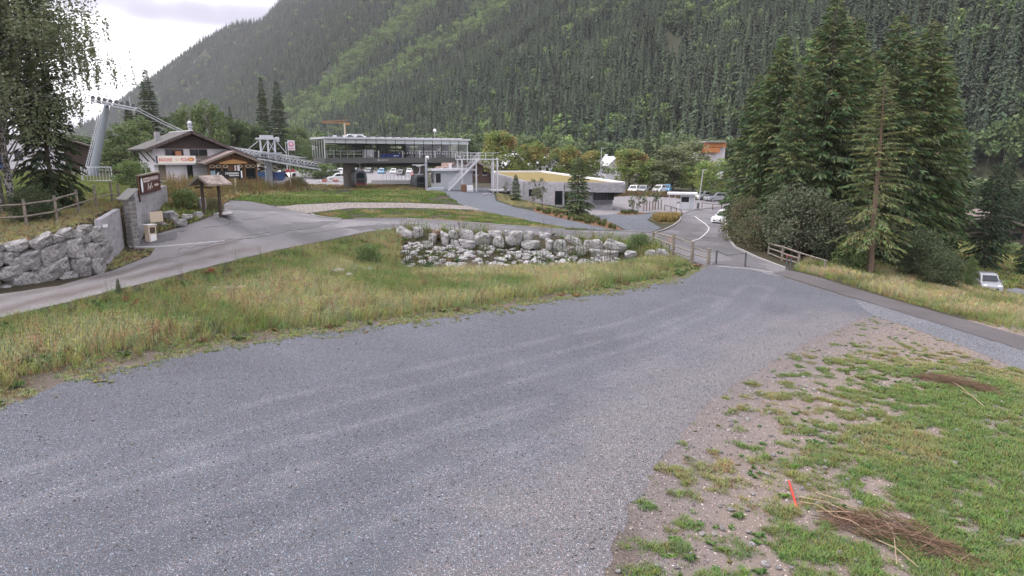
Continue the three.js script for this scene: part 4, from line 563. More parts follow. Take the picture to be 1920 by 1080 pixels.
{ // loose rocks on the verge
  const L = [[318, 403, 26, 17, 'dark lichen covered rock on the grass below the concrete wall'], [338, 417, 20, 15, 'grey rock at the road edge below the lichen covered one'], [352, 407, 20, 12, 'low rock between the bright green clump and the road'], [305, 421, 18, 9, 'flat brown rock at the road edge'], [372, 402, 15, 13, 'pointed grey rock next to the roofed shelter'], [290, 425, 12, 8, 'small stone at the road edge near the cream cabinet']];
  L.forEach(([px, py, w, h, lab], i) => { const p = gp(px, py + h * .45), s = -p.z / F, m = put('rock', bigRocks[(i + 3) % 8], rockMats[i % 4]); m.position.copy(p); m.position.y += h * s * .36; m.scale.set(w * s * .62, h * s * .62, w * s * .5); m.rotation.y = i; tag(m, lab, 'rock', 'rocks along the verge'); });
}
{ // boulder wall of the ditch and its rubble
  const w = thing('ditch_boulder_wall', 'wall of pale pinkish boulders on the far side of the ditch', 'wall', P(760, 470, 50)), base = w.position; rnd = mulberry(93);
  const L = [[215, 230, 250, 175, -28], [385, 185, 140, 150, 0], [640, 190, 130, 100, 0, 1], [580, 270, 110, 150, 0], [745, 280, 110, 190, 0], [845, 215, 130, 130, 0], [1030, 215, 210, 145, 0], [1250, 275, 230, 190, -10], [1415, 205, 175, 95, 0], [1570, 190, 80, 80, 0], [1670, 265, 250, 210, 10], [1860, 240, 140, 155, 0], [1060, 345, 240, 120, 0], [1460, 310, 150, 160, 0], [880, 340, 120, 120, 0], [330, 370, 160, 85, 0], [1850, 355, 170, 100, 0], [500, 350, 130, 110, 0]].map(a => [730 + a[0] / 7.11, 410 + a[1] / 7.11, a[2] / 7.11, a[3] / 7.11, a[4], a[5]]).concat([[300, 235, 170, 105, -10], [130, 345, 230, 115, 0], [360, 350, 120, 150, 0], [500, 365, 180, 180, 0], [690, 300, 230, 110, -18], [640, 430, 140, 135, 0], [790, 425, 150, 115, 0], [950, 355, 270, 155, 0], [1130, 380, 90, 85, 0], [1240, 370, 300, 145, -20], [1100, 490, 370, 150, 0], [1710, 460, 160, 95, 0], [1860, 450, 150, 95, 0], [1440, 480, 160, 110, 0]].map(a => [980 + a[0] / 7.11, 410 + a[1] / 7.11, a[2] / 7.11, a[3] / 7.11, a[4]]));
  L.forEach(([px, py, ww, hh, rot, or], i) => { const t = (px - 745) / 500, yb = lerp(468, 492, t), D = lerp(51.2, 46.5, t) + clamp((yb - py) / 24, -.3, 1.6) * .9, c = P(px, py, D), s = D / F, m = put('boulder', roundRocks[(i * 3 + 1) % 8], or ? rockOrange : [rockPale[1], rockMats[2], rockPale[1], rockMats[0]][i % 4], w); m.position.copy(c).sub(base); m.scale.set(ww * s * .58, hh * s * .58, Math.max(.5, hh * s * .6)); m.rotation.y = R(-.3, .3); m.rotateZ(rot * Math.PI / 180); });
  const rb = thing('ditch_rubble', 'bed of pale loose stones along the bottom of the ditch', 'rubble', P(900, 490, 46)); let n = 0; rnd = mulberry(94);
  for (let k = 0; k < 900 && n < 290; k++) {
    const px = R(752, 1175), t = (px - 752) / 423, lo = lerp(452, 478, Math.pow(t, .7)) + (px < 800 ? (800 - px) * .05 : 0), hi = lerp(508, 503, t), py = lo + (hi - lo) * rnd(); if (px > 1080 && py < 486) continue;
    const p = gp(px, py), s = -p.z / F, sz = R(7, 15) * s * .6; const m = put('stone', midRocks[n % 8], rockPale[n % 3], rb); m.position.copy(p).sub(rb.position); m.position.y += sz * .25; m.scale.set(sz * R(.9, 1.5), sz * R(.45, .7), sz * R(.8, 1.2)); m.rotation.set(R(-.25, .25), R(0, 6), R(-.25, .25)); n++;
  }
  [[632, 515, 26, 9], [690, 512, 24, 8], [655, 522, 16, 7], [556, 530, 22, 8], [430, 548, 16, 7], [455, 546, 20, 8], [405, 549, 12, 8]].forEach(([px, py, ww, hh], i) => { const p = gp(px, py), s = -p.z / F, m = put('stone', midRocks[i], rockPale[i % 3], rb); m.position.copy(p).sub(rb.position); m.position.y += .15; m.scale.set(ww * s * .7, hh * s * .9, ww * s * .5); m.rotation.y = i; });
}
// ---------------------------------------------------------------- restaurant chalet
function roofSlope(x0, y0, x1, y1, z0, z1, th) { const a = Math.atan2(y1 - y0, x1 - x0), L = Math.hypot(x1 - x0, y1 - y0), g = new THREE.BoxGeometry(L, th, z1 - z0); g.rotateZ(a); g.translate((x0 + x1) / 2, (y0 + y1) / 2, (z0 + z1) / 2); return g; }
const mRoofGrey = new THREE.MeshStandardMaterial({ roughness: .9, map: dataTex(128, (i, j) => { const v = .35 + .12 * (fbm(i * .1, j * .1, 1, 3) - .5) - (i % 16 < 2 ? .10 : 0); return [v, v * .96, v * .95]; }, 1, true) }), mTimber = new THREE.MeshStandardMaterial({ roughness: .9, map: dataTex(128, (i, j) => { const v = .36 + .14 * (fbm(i * .04, j * .5, 1, 3) - .5) - (i % 21 < 2 ? .1 : 0); return [v, v * .86, v * .84]; }, 1, true) }), mGlassDark = new THREE.MeshPhysicalMaterial({ color: 0x20262a, roughness: .08, metalness: 0, specularIntensity: 1 }), mPlaster = new THREE.MeshStandardMaterial({ roughness: .95, map: dataTex(128, (i, j) => { const v = .84 + .1 * (fbm(i * .05, j * .05, 1, 4) - .5); return [v, v * .985, v * 1.01]; }, 1, true) });
const signBoard = (w, h, draw, rough = .6) => new THREE.MeshStandardMaterial({ map: canvasTex(w, h, draw), roughness: rough });
{
  const A = P(292, 338, 84), c = thing('restaurant_chalet', 'white and timber chalet restaurant with a wide grey gable roof', 'building', V(A.x, H(A.x, A.z) - .1, A.z), 43 * Math.PI / 180), W = 11.4, dp = 6.6;
  put('wall', prism([[0, -.4], [W, -.4], [W, 3.2], [9.2, 4.15], [0, 4.15]], -dp, 0), mPlaster, c);
  put('gable', prism([[-.02, 4.16], [9.2, 4.16], [4.4, 6.12]], -dp + .3, .05), mTimber, c);
  const rf = put('roof', [roofSlope(-1.3, 3.95, 4.42, 6.36, -dp - .8, 1.7, .22), roofSlope(4.38, 6.36, 12.6, 2.92, -dp - .8, 1.7, .22)], mRoofGrey, c);
  put('ridge_cap', bx(4.2, 4.6, 6.42, 6.52, -dp - .85, 1.75), mWhite, rf); for (const [a, b] of [[V(-1.35, 3.8, 1.72), V(4.4, 6.22, 1.72)], [V(4.4, 6.22, 1.72), V(12.65, 2.77, 1.72)]]) put('barge_board', beam(a, b, .06, .28), mTimber, rf);
  const ch = put('chimney', [new THREE.CylinderGeometry(.22, .3, 1.1, 10).translate(5.3, 6.7, -1.6), new THREE.CylinderGeometry(.36, .36, .2, 12).translate(5.3, 7.1, -1.6), new THREE.SphereGeometry(.34, 12, 8).translate(5.3, 7.5, -1.6)], mSteel, rf); put('chimney', bx(1.2, 1.75, 5.2, 6.35, -3.2, -2.6), mConc, rf);
  for (const [x, y] of [[-.9, 4], [1.4, 5], [7.4, 4.95], [10, 3.8]]) put('purlin', bx(x - .08, x + .08, y - .16, y + .04, .05, 1.6), mWoodDark, c);
  const win = (x0, x1, y0, y1, mm = mGlassDark) => { const w = put('window', bx(x0, x1, y0, y1, .02, .06), mm, c); put('frame', [bx(x0 - .06, x0, y0 - .06, y1 + .06, .02, .1), bx(x1, x1 + .06, y0 - .06, y1 + .06, .02, .1), bx(x0, x1, y1, y1 + .06, .02, .1), bx(x0, x1, y0 - .06, y0, .02, .1), bx((x0 + x1) / 2 - .03, (x0 + x1) / 2 + .03, y0, y1, .055, .09)], mWood, w); };
  win(1.5, 3.6, 3.25, 4.05); win(4.5, 6.6, 3.0, 4.05); win(0.55, 1.25, .2, 2.05, mWood);
  put('roller_shutter', [...Array(8)].map((_, i) => bx(1.35, 3.5, .2 + i * .2, .39 + i * .2, .02, .07)), mWhite, c); put('door', bx(3.9, 4.6, 0, 2.0, .02, .06), mGlassDark, c); put('balcony_chest', bx(2.5, 3.2, 3.25, 3.85, .3, .7), std([.45, .19, .1]), c);
  const bal = put('balcony', [bx(-.05, 7.0, 2.1, 2.28, .0, 1.15)], mPlaster, c); for (let i = 0; i < 5; i++) put('balcony_rail', bx(4.7, 7, 2.42 + i * .17, 2.52 + i * .17, 1.05, 1.1), mWood, bal);
  for (const z of [-5.8, -3.2]) { const w = put('window', bx(-.06, -.02, .5, 1.7, z, z + 1.1), mGlassDark, c); put('frame', [bx(-.1, -.06, .42, 1.78, z - .08, z), bx(-.1, -.06, .42, 1.78, z + 1.1, z + 1.18)], mWood, w); }
  for (const z of [-5.5, -2.2, .9]) put('brace', beam(V(-.05, 2.5, z), V(-1.1, 3.9, z), .12, .14), mWoodDark, c);
  put('terrace_slab', bx(-.2, 8, -.5, -.02, .1, 2.0), mConc, c);
  // long sign on the balcony front
  const sb = thing('brasserie_sign', 'long white sign with red letters reading BRASSERIE and PIZZA on the balcony', 'sign', c.position, c.rotation.y);
  put('sign_face', (() => { const g = new THREE.PlaneGeometry(4.75, .95); g.translate(2.35, 2.74, 1.215); return g; })(), signBoard(1024, 204, (x, w, h) => { x.fillStyle = '#efe6da'; x.fillRect(0, 0, w, h); x.fillStyle = '#3b2f52'; x.fillRect(0, 0, 46, h); x.font = 'bold 108px sans-serif'; x.fillStyle = '#c4303a'; x.textBaseline = 'middle'; x.textAlign = 'left'; x.save(); x.translate(70, 108); x.scale(.62, 1.12); x.fillText('BRASSERIE', 0, 0); x.restore(); x.save(); x.translate(628, 100); x.scale(.66, 1.12); x.fillText('PIZZA', 0, 0); x.restore(); x.strokeStyle = '#b89a60'; x.lineWidth = 7; x.beginPath(); x.ellipse(540, 105, 62, 34, 0, Math.PI, 0); x.stroke(); x.fillStyle = '#d9b26a'; x.fillRect(495, 100, 90, 26); x.fillStyle = '#b5502e'; x.beginPath(); x.ellipse(905, 95, 82, 52, 0, 0, 7); x.fill(); x.fillStyle = '#e6b56e'; x.beginPath(); x.ellipse(900, 95, 50, 30, 0, 0, 7); x.fill(); }), sb);
  put('sign_box', bx(-.05, 4.75, 2.24, 3.24, 1.16, 1.21), mWhite, sb);
  // timber porch with its own gable
  const an = thing('timber_porch', 'brown timber porch with a gable roof and painted wooden sign in front of the chalet', 'building', c.position, c.rotation.y), x0 = 5.6, x1 = 11.9, xm = 8.8, z1 = 3.2;
  put('roof', [roofSlope(x0 - .9, 2.25, xm, 3.85, .1, z1 + 1.0, .14), roofSlope(xm, 3.85, x1 + .7, 2.3, .1, z1 + 1.0, .14)], std([.22, .17, .16]), an);
  put('gable', prism([[x0, 2.35], [x1, 2.35], [xm, 3.7]], z1 - .1, z1), mWoodBrown, an); for (const x of [x0, 7.3, xm + .4, 10.3, x1]) put('post', bx(x - .1, x + .1, -.3, 2.4, z1 - .1, z1 + .1), mWoodBrown, an);
  put('rear_wall', bx(x0, x1, -.3, 2.3, z1 - .32, z1 - .22), mWoodBrown, an); for (const x of [5.75, 6.55, 7.45, 9.35, 10.45, 11.1]) { const w = put('window', bx(x, x + .65, .1, 1.55, z1 - .21, z1 - .18), mGlassDark, an); put('valance', (() => { const g = new THREE.TorusGeometry(.26, .07, 5, 14); g.scale(1.15, .7, .5); g.translate(x + .33, 1.86, z1 + .03); return g; })(), mBeige, w); }
  put('barge_board', [beam(V(x0 - .9, 2.12, z1 + 1.02), V(xm, 3.74, z1 + 1.02), .06, .2), beam(V(xm, 3.74, z1 + 1.02), V(x1 + .7, 2.15, z1 + 1.02), .06, .2)], mWood, an); put('king_post', bx(xm - .1, xm + .1, 2.4, 3.6, z1 + .0, z1 + .12), mWoodBrown, an); put('tie_beam', bx(x0, x1, 2.28, 2.46, z1 + .02, z1 + .14), mWoodBrown, an);
  put('white_notice', bx(8.95, 9.6, 1.1, 2.0, z1 + .05, z1 + .09), mWhite, an); put('blue_door', bx(5.85, 6.45, -.2, 1.3, z1 - .17, z1 - .13), std([.3, .42, .5]), an);
  const ws = thing('wooden_shop_sign', 'arched orange wooden sign under the porch gable', 'sign', c.position, c.rotation.y); put('sign_board', prism([[7.0, 2.16], [10.6, 2.2], [10.6, 2.42], [8.8, 2.78], [7.0, 2.36]], z1 + .16, z1 + .22), std([.55, .30, .12]), ws);
  // dark barn and lawn things on the far left
  const bn = P(165, 345, 100), b = thing('dark_barn', 'dark timber barn behind the leaning lift pylon', 'building', V(bn.x, H(bn.x, bn.z) - .1, bn.z), .5); put('wall', prism([[-6, -.5], [5, -.5], [5, 2.2], [-1, 4.3], [-6, 2.6]], -6, 0), mWoodDark, b); put('roof', [roofSlope(-7, 2.2, -1, 4.55, -6.5, 1, .2), roofSlope(-1, 4.55, 6.2, 1.9, -6.5, 1, .2)], std([.13, .10, .09]), b); put('door_frame', [bx(1.2, 1.4, -.2, 1.9, 0, .1), bx(3.6, 3.8, -.2, 1.9, 0, .1), bx(1.2, 3.8, 1.9, 2.1, 0, .1)], mBeige, b);
  const hp = P(35, 345, 95), hh = thing('white_house', 'white house glimpsed between the birch trunks', 'building', V(hp.x, H(hp.x, hp.z), hp.z), .6); put('wall', bx(-5, 6, -.5, 4.2, -6, 0), mPlaster, hh); put('roof', [roofSlope(-6, 3.9, .5, 6.8, -7, 1, .2), roofSlope(.5, 6.8, 7, 3.9, -7, 1, .2)], mRoofGrey, hh); for (const x of [-3.5, 0, 3]) put('window', bx(x, x + 1, 1.2, 2.6, .0, .05), mGlassDark, hh); put('door', bx(-1.8, -.8, 0, 2.1, 0, .06), std([.05, .08, .22]), hh);
}
{ // black direction sign
  const p = gp(443, 361), s = thing('direction_sign', 'black sign with a white arrow reading CONSIGNES on a pale post', 'sign', p, .5), k = -p.z / F, w = 43 * k / .95, y = heightAt(p, 333.5);
  put('post', bx(-.09, .09, -.3, y + .05, -.05, .05), mBeige, s); put('post', bx(-w * .62 - .05, -w * .62 + .05, -.3, y, -.1, -.02), mWoodGrey, s);
  put('sign_face', (() => { const g = new THREE.PlaneGeometry(w, 13 * k); g.translate(-w * .22, y + 6.5 * k, .085); return g; })(), signBoard(640, 200, (x, W, h) => { x.fillStyle = '#15151c'; x.fillRect(0, 0, W, h); x.strokeStyle = '#f4f4f8'; x.lineWidth = 22; x.beginPath(); x.moveTo(84, 46); x.lineTo(44, 100); x.lineTo(84, 154); x.stroke(); x.fillStyle = '#f4f4f8'; x.font = 'bold 74px sans-serif'; x.textAlign = 'right'; x.textBaseline = 'middle'; x.save(); x.translate(560, 74); x.scale(.78, 1); x.fillText('CONSIGNES', 0, 0); x.restore(); for (let i = 0; i < 9; i++) x.fillRect(325 + i * 26, 122, 19, 26); x.fillRect(612, 0, 28, h); }), s); put('sign_panel', bx(-w * .72, w * .28, y, y + 13 * k, 0, .08), mBlack, s);
}
// ---------------------------------------------------------------- gondola lift
const mGreySt = std([.33, .35, .40], { metalness: .3, roughness: .55 }), mGalv = std([.52, .53, .57], { metalness: .35, roughness: .5 }), mGirder = std([.085, .085, .085], { roughness: .6 }), mColumn = std([.17, .15, .135], { roughness: .7 }), mPane = new THREE.MeshPhysicalMaterial({ color: new THREE.Color().setRGB(.97, .97, .97), roughness: .02, transmission: 1, thickness: 0, ior: 1.5 }), mRubber = std([.03, .03, .032]), mBlue = std([.03, .05, .22]), mRail = std([.62, .62, .66], { metalness: .3, roughness: .45 });
const LT = 33 * Math.PI / 180, SL = V(-31.4, EYE - .15, -100); // left front corner of the station floor; local x runs along the lift
const stLocal = (x, y, z) => V(SL.x + x * Math.cos(LT) + z * Math.sin(LT), SL.y + y, SL.z - x * Math.sin(LT) + z * Math.cos(LT));
{
  const st = thing('lift_station', 'raised glass walled gondola lift station on two dark columns', 'building', stLocal(2.8, 0, 0), LT), Ln = 28, dp = 6.6, gy = H(-22, -108) - SL.y; st.scale.x = .9;
  put('floor_girder', [bx(0, Ln - .4, -.85, 0, -.4, 0), bx(0, Ln - .4, -.85, 0, -dp, -dp + .4), bx(0, .4, -.85, 0, -dp + .4, -.4), bx(Ln - .8, Ln - .4, -.85, 0, -dp + .4, -.4)], mGirder, st); put('floor_deck', bx(.4, Ln - .8, -.7, -.5, -dp + .4, -.4), mGirder, st); put('underside_beam', bx(6, 24, -1.5, -.85, -5.6, -3), mGirder, st);
  for (const x of [5.6, 19.7]) { put('column', bx(x - .75, x + .75, gy - 1.2, -.86, -5, -2.8), mColumn, st); }
  const rf = put('roof', [bx(-.15, Ln + .5, 3.0, 3.2, -dp - .5, .45)], mGalv, st); put('fascia', bx(-.2, Ln + .55, 2.92, 2.99, -dp - .55, .5), mRail, rf); put('fascia', bx(.0, Ln + .3, 2.25, 2.9, .03, .06), std([.50, .54, .56], { roughness: .4 }), rf); put('ridge', bx(5, Ln - 3, 3.2, 3.42, -dp + 2, -2), mDarkSteel, rf);
  rnd = mulberry(2); for (let i = 0; i < 9; i++) put('roof_vent', bx(1.5 + i * .9, 2.0 + i * .9, 3.2, 3.4 + R(0, .25), -2.4, -1.8), i % 2 ? mRail : mDarkSteel, rf); put('skylight', prism([[5.2, 3.2], [8.2, 3.2], [7.9, 3.75], [5.6, 3.75]], -4, -2.2), mRail, rf); for (let i = 0; i < 12; i++) put('roof_rib', bx(9 + i * 1.6, 9.12 + i * 1.6, 3.2, 3.3, -dp, .4), mRail, rf);
  { const r = put('radar_mast', rod(V(Ln - 5.8, 3.2, -2), V(Ln - 5.8, 4.4, -2), .04), mRail, rf); put('radar_dome', new THREE.SphereGeometry(.3, 12, 8).translate(Ln - 5.8, 4.6, -2), mWhite, rf); }
  const N = 15, pw = Ln / N; for (let i = 0; i < N; i++) { put('pane', bx(i * pw + .05, (i + 1) * pw - .05, .02, 2.24, -.02, .0), mPane, st); put('mullion', bx(i * pw - .04, i * pw + .04, .0, 2.9, -.02, .09), mBlack, st); }
  for (let i = 0; i < 5; i++) put('pane', bx(.0, .02, .02, 2.9, -dp + i * 1.3 + .1, -dp + i * 1.3 + 1.25), mPane, st); for (let i = 0; i < 6; i++) { put('mullion', bx(-.04, .04, 0, 2.95, -dp + i * 1.3 - .0, -dp + i * 1.3 + .08), mGalv, st); }
  for (let i = 0; i < N; i += 2) { put('pane', bx(i * pw + .05, (i + 2) * pw - .05, .02, 2.24, -dp + .02, -dp + .04), mPane, st); put('mullion', bx(i * pw - .05, i * pw + .05, 0, 2.9, -dp - .02, -dp + .06), mDarkSteel, st); }
  put('corner_post', bx(Ln - .08, Ln + .12, -.8, 2.95, -.1, .1), mGalv, st); put('corner_post', bx(-.06, .06, -.1, 2.95, -.1, .1), mGalv, st);
  // machinery behind the glass
  const mc = put('drive_machine', [bx(8.5, 24, 1.3, 1.55, -5.5, -4.2), bx(6.2, 8.6, 1.0, 2.2, -5, -3.2), bx(3, 26, .2, .45, -5.8, -5.5), bx(4, 25, 2.0, 2.2, -5.2, -4.5), bx(.3, 27.6, 2.25, 2.34, -6.3, -.3), bx(7.5, 26.5, .55, 1.05, -4.4, -3.0), bx(9, 25, 0, .5, -3.4, -2.2), bx(11, 12.6, 1.0, 2.3, -3.6, -2.6), bx(16, 17.2, 1.0, 2.3, -3.6, -2.6), bx(24.5, 25.5, 0, 2.3, -3.6, -2.6)], mDarkSteel, st); put('bull_wheel', new THREE.TorusGeometry(2, .16, 8, 32).rotateX(Math.PI / 2).translate(22, 1.75, -4.2), mDarkSteel, mc); for (const x of [9.5, 13, 17, 20.5, 23]) put('support_strut', beam(V(x, 0, -4), V(x + .7, 2.2, -4), .22, .22), mDarkSteel, mc);
  put('control_cabinet', bx(7.6, 9.4, .0, 1.3, -2.2, -1.2), mGalv, mc); for (let i = 0; i < 22; i++) { const w = put('tyre_wheel', new THREE.CylinderGeometry(.24, .24, .14, 14).rotateX(Math.PI / 2).translate(14.3 + i * .52, .75, -1.1), mRubber, mc); put('hub', new THREE.CylinderGeometry(.1, .1, .05, 10).rotateX(Math.PI / 2).translate(14.3 + i * .52, .75, -1.0), mRail, w); }
  put('blue_banner', bx(10.6, 14.4, .05, .62, -.75, -.7), mBlue, st); put('banner_lettering', bx(13.0, 14.0, .26, .36, -.7, -.69), mWhite, st);
  put('girder_lettering', [...Array(9)].map((_, i) => bx(9.9 + i * .2, 10.03 + i * .2, -.42, -.32, .0, .012)), mGalv, st); put('girder_logo', bx(9.55, 9.8, -.5, -.24, 0, .012), mGalv, st);
  for (const x of [9.9, 14.6, 18.0, 21.2]) put('guard_post', bx(x - .09, x + .09, 0, 1.15, -.45, -.25), mRail, st); const gr = (x0, x1, zz) => put('guard_rail', [.55, 1.05].map(y => bx(x0, x1, y, y + .05, zz, zz + .05)).concat([...Array(Math.round((x1 - x0) / 1.2))].map((_, i) => bx(x0 + i * 1.2, x0 + i * 1.2 + .05, 0, 1.05, zz, zz + .05))), mRail, st); gr(18, 21.5, -.4); gr(22.6, 27.4, -.5); gr(.5, 7, -.5); put('blue_lit_dome', new THREE.SphereGeometry(.22, 12, 8).translate(8.5, .3, -.6), mWhite, st);
}
{ // sheave tower before the station
  const b = stLocal(-4.75, 0, -4.2), gy = H(b.x, b.z), tw = thing('sheave_tower', 'steel lift tower with a long sloping train of sheave wheels and a walkway', 'lift tower', V(b.x, gy, b.z), LT), up = y => EYE + y - gy;
  put('column', new THREE.CylinderGeometry(.42, .46, up(-.35) + .6, 18).translate(0, (up(-.35) - .6) / 2, 0), mGreySt, tw); { const l = put('ladder', [bx(-.72, -.66, 0, up(-.4), .3, .36), bx(-.72, -.66, 0, up(-.4), .66, .72)], mGalv, tw); put('rung', [...Array(16)].map((_, i) => bx(-.72, -.68, .3 + i * .3, .34 + i * .3, .36, .66)), mGalv, l); }
  const yA = x => 1.35 - (x + 5.9) * .178; // local height over eye of the train along the lift
  const ln = 13.2, x0 = -5.9; for (const z of [1.7, -1.7]) {
    put('sheave_beam', beam(V(x0, up(yA(x0) - .45), z), V(x0 + ln, up(yA(x0 + ln) - .45), z), .24, .22), mGreySt, tw); put('walkway', beam(V(x0, up(yA(x0) - .85), z + .6), V(x0 + ln, up(yA(x0 + ln) - .85), z + .6), .7, .07), mDarkSteel, tw); put('walkway', beam(V(x0, up(yA(x0) - .95), z + .95), V(x0 + ln, up(yA(x0 + ln) - .95), z + .95), .08, .16), mGalv, tw);
    for (let i = 0; i < 24; i++) { const x = x0 + .25 + i * .54, w = put('sheave_wheel', new THREE.CylinderGeometry(.25, .25, .12, 16).rotateX(Math.PI / 2).translate(x, up(yA(x) - .3), z + .2), mDarkSteel, tw); put('wheel_rim', new THREE.TorusGeometry(.21, .045, 6, 16).translate(x, up(yA(x) - .3), z + .27), mRail, w); if (i % 2) put('rocker', bx(x - .35, x + .35, up(yA(x) - .62), up(yA(x) - .5), z + .12, z + .18), mGreySt, tw); }
    const rl = [1, .55].map(k => beam(V(x0, up(yA(x0) + .1 * 0 - .85 + k), z + .95), V(x0 + 4.2, up(yA(x0 + 4.2) - .85 + k), z + .95), .05, .05)); put('handrail', rl.concat([...Array(6)].map((_, i) => { const x = x0 + i * .83; return bx(x - .03, x + .03, up(yA(x) - .85), up(yA(x) + .15), z + .92, z + .98); })), mRail, tw); const rr = x0 + 5.4; put('handrail', [beam(V(rr, up(yA(rr) + .1), z + .95), V(x0 + ln, up(yA(x0 + ln) + .1), z + .95), .05, .05)].concat([...Array(6)].map((_, i) => { const x = rr + i * 1.05; return bx(x - .03, x + .03, up(yA(x) - .85), up(yA(x) + .1), z + .92, z + .98); })), mRail, tw);
  }
  put('crosshead', [bx(-1.6, 1.6, up(.35), up(.65), -2.2, 2.2), bx(-.7, .7, up(.0), up(.36), -2, 2)], mGreySt, tw);
  for (const x of [-1.0, .1, 1.1]) put('mast', bx(x - .11, x + .11, up(.6), up(2.9), -.12, .12), mGalv, tw); put('mast_head', [bx(-1.6, 1.8, up(2.6), up(2.85), -.3, .3), bx(-1.0, .9, up(2.85), up(3.25), -.25, .25), bx(1.4, 1.7, up(2.3), up(3), -.6, .6)], mGalv, tw); put('brace', [beam(V(-1.1, up(2.5), 0), V(-3.3, up(.75), 0), .09, .09), beam(V(1.3, up(2.5), 0), V(2.8, up(.5), 0), .09, .09), beam(V(-1, up(.7), 0), V(.1, up(2.5), 0), .08, .08), beam(V(.1, up(.7), 0), V(1.1, up(2.5), 0), .08, .08), beam(V(1.1, up(.7), 0), V(.1, up(2.5), 0), .08, .08)], mGalv, tw);
}
{ // leaning pylon on the left
  const bx0 = P(174, 350, 82), b = V(bx0.x, H(bx0.x, bx0.z) - .1, bx0.z), top = P(200, 198, 84), t = thing('lift_pylon', 'leaning tubular lift pylon with a cable crossarm behind the fence', 'lift tower', b), d = top.clone().sub(b), knee = d.clone().multiplyScalar(.72);
  put('column', [rod(V(0, -.3, 0), knee, .58, .44, 16), rod(knee, d, .44, .3, 16)], std([.20, .225, .25], { roughness: .6 }), t); { const off = V(-.66, 0, .1), l = put('ladder', [rod(off.clone().add(V(-.2, 0, .2)), knee.clone().multiplyScalar(1.15).add(off).add(V(.1, 0, .2)), .04), rod(off.clone().add(V(.1, 0, .3)), knee.clone().multiplyScalar(1.15).add(off).add(V(.4, 0, .3)), .04)], mGalv, t); put('rung', [...Array(22)].map((_, i) => { const p = knee.clone().multiplyScalar(1.12 * i / 22).add(off); return bx(p.x - .2, p.x + .25, p.y, p.y + .04, p.z + .22, p.z + .26); }), mGalv, l); }
  const ax = V(Math.cos(LT), 0, -Math.sin(LT)), nz = V(Math.sin(LT), 0, Math.cos(LT)); put('crossarm', beam(d.clone().addScaledVector(nz, -2.2), d.clone().addScaledVector(nz, 2.2), .35, .3), mGreySt, t);
  for (const s of [-2, 2]) { const c = d.clone().addScaledVector(nz, s); put('sheave_beam', beam(c.clone().addScaledVector(ax, -1.6).add(V(0, .55, 0)), c.clone().addScaledVector(ax, 3.2).add(V(0, -.35, 0)), .16, .16), mGalv, t); for (let i = 0; i < 8; i++) { const k = -1.4 + i * .6, p = c.clone().addScaledVector(ax, k).add(V(0, .5 - k * .19, 0)); put('sheave_wheel', new THREE.CylinderGeometry(.24, .24, .1, 14).rotateX(Math.PI / 2).rotateY(LT).translate(p.x, p.y, p.z), mDarkSteel, t); } }
  put('mast', [rod(d.clone().addScaledVector(ax, .2), d.clone().addScaledVector(ax, .0).add(V(.1, 1.8, 0)), .05), rod(d.clone().addScaledVector(ax, 2.6), d.clone().addScaledVector(ax, 2.6).add(V(0, 1.2, 0)), .04)], mGalv, t);
  // haul ropes
  for (const [s, lab] of [[1.9, 'haul rope of the lift on the side of the restaurant'], [-1.9, 'haul rope of the lift on the mountain side']]) {
    const a = top.clone().addScaledVector(nz, s).addScaledVector(ax, 3).add(V(0, -.1, 0)), e = stLocal(-10.6, 1.62, -4.2 + (s > 0 ? 1.9 : -1.5)), far = a.clone().addScaledVector(ax, -60).add(V(0, 22, 0)), pts = [far, a]; for (let i = 1; i <= 10; i++) { const q = a.clone().lerp(e, i / 10); q.y -= .5 * Math.sin(i / 10 * Math.PI); pts.push(q); } pts.push(stLocal(.5, -.05, -4.2 + (s > 0 ? 1.9 : -1.5)));
    tag(put('haul_rope', tubePts(pts, .055, .055, 6), mGalv), lab, 'cable', 'haul ropes of the lift');
  }
}
function gondola(pos, turn, label, arm) {
  const g = thing('gondola_cabin', label, 'gondola', pos, turn, 'gondola cabins'), prof = [[-.85, 0], [.85, 0], [1.0, .5], [1.02, 1.1], [.9, 1.75], [.6, 2.15], [-.6, 2.15], [-.9, 1.75], [-1.02, 1.1], [-1.0, .5]];
  const sh = new THREE.Shape(prof.map(p => new THREE.Vector2(...p))), eg = new THREE.ExtrudeGeometry(sh, { depth: 1.5, bevelEnabled: true, bevelSize: .12, bevelThickness: .14, bevelSegments: 3 }); eg.translate(0, 0, -.75); put('shell', eg, mDarkSteel, g);
  for (const s of [-1, 1]) { put('window', prism([[-.72, .95], [.72, .95], [.66, 1.6], [.45, 1.9], [-.45, 1.9], [-.66, 1.6]], s > 0 ? .88 : -.92, s > 0 ? .92 : -.88), mGlassDark, g); put('door_panel', prism([[-.66, .12], [.66, .12], [.7, .85], [-.7, .85]], s > 0 ? .89 : -.93, s > 0 ? .93 : -.89), mBlack, g); }
  put('roof_cap', bx(-.55, .55, 2.24, 2.34, -.6, .6), mGalv, g); put('hanger', [rod(V(0, 2.3, 0), V(.35, 2.9, 0), .07), rod(V(.35, 2.9, 0), V(.2, 2.3 + arm, 0), .07), bx(-.3, .5, 2.25 + arm, 2.45 + arm, -.12, .12)], mGalv, g); put('red_stripe', prism([[-.9, .02], [.9, .02], [.94, .14], [-.94, .14]], .885, .895), std([.4, .03, .05]), g); return g;
}
{ const p = P(673, 345.5, 106); gondola(V(p.x, p.y, p.z), LT, 'dark gondola cabin hanging beside the front column of the station', 1.0); const q = P(785, 353, 108); gondola(V(q.x, q.y, q.z), LT, 'gondola cabin hanging under the station next to the grey control hut', 1.3); }
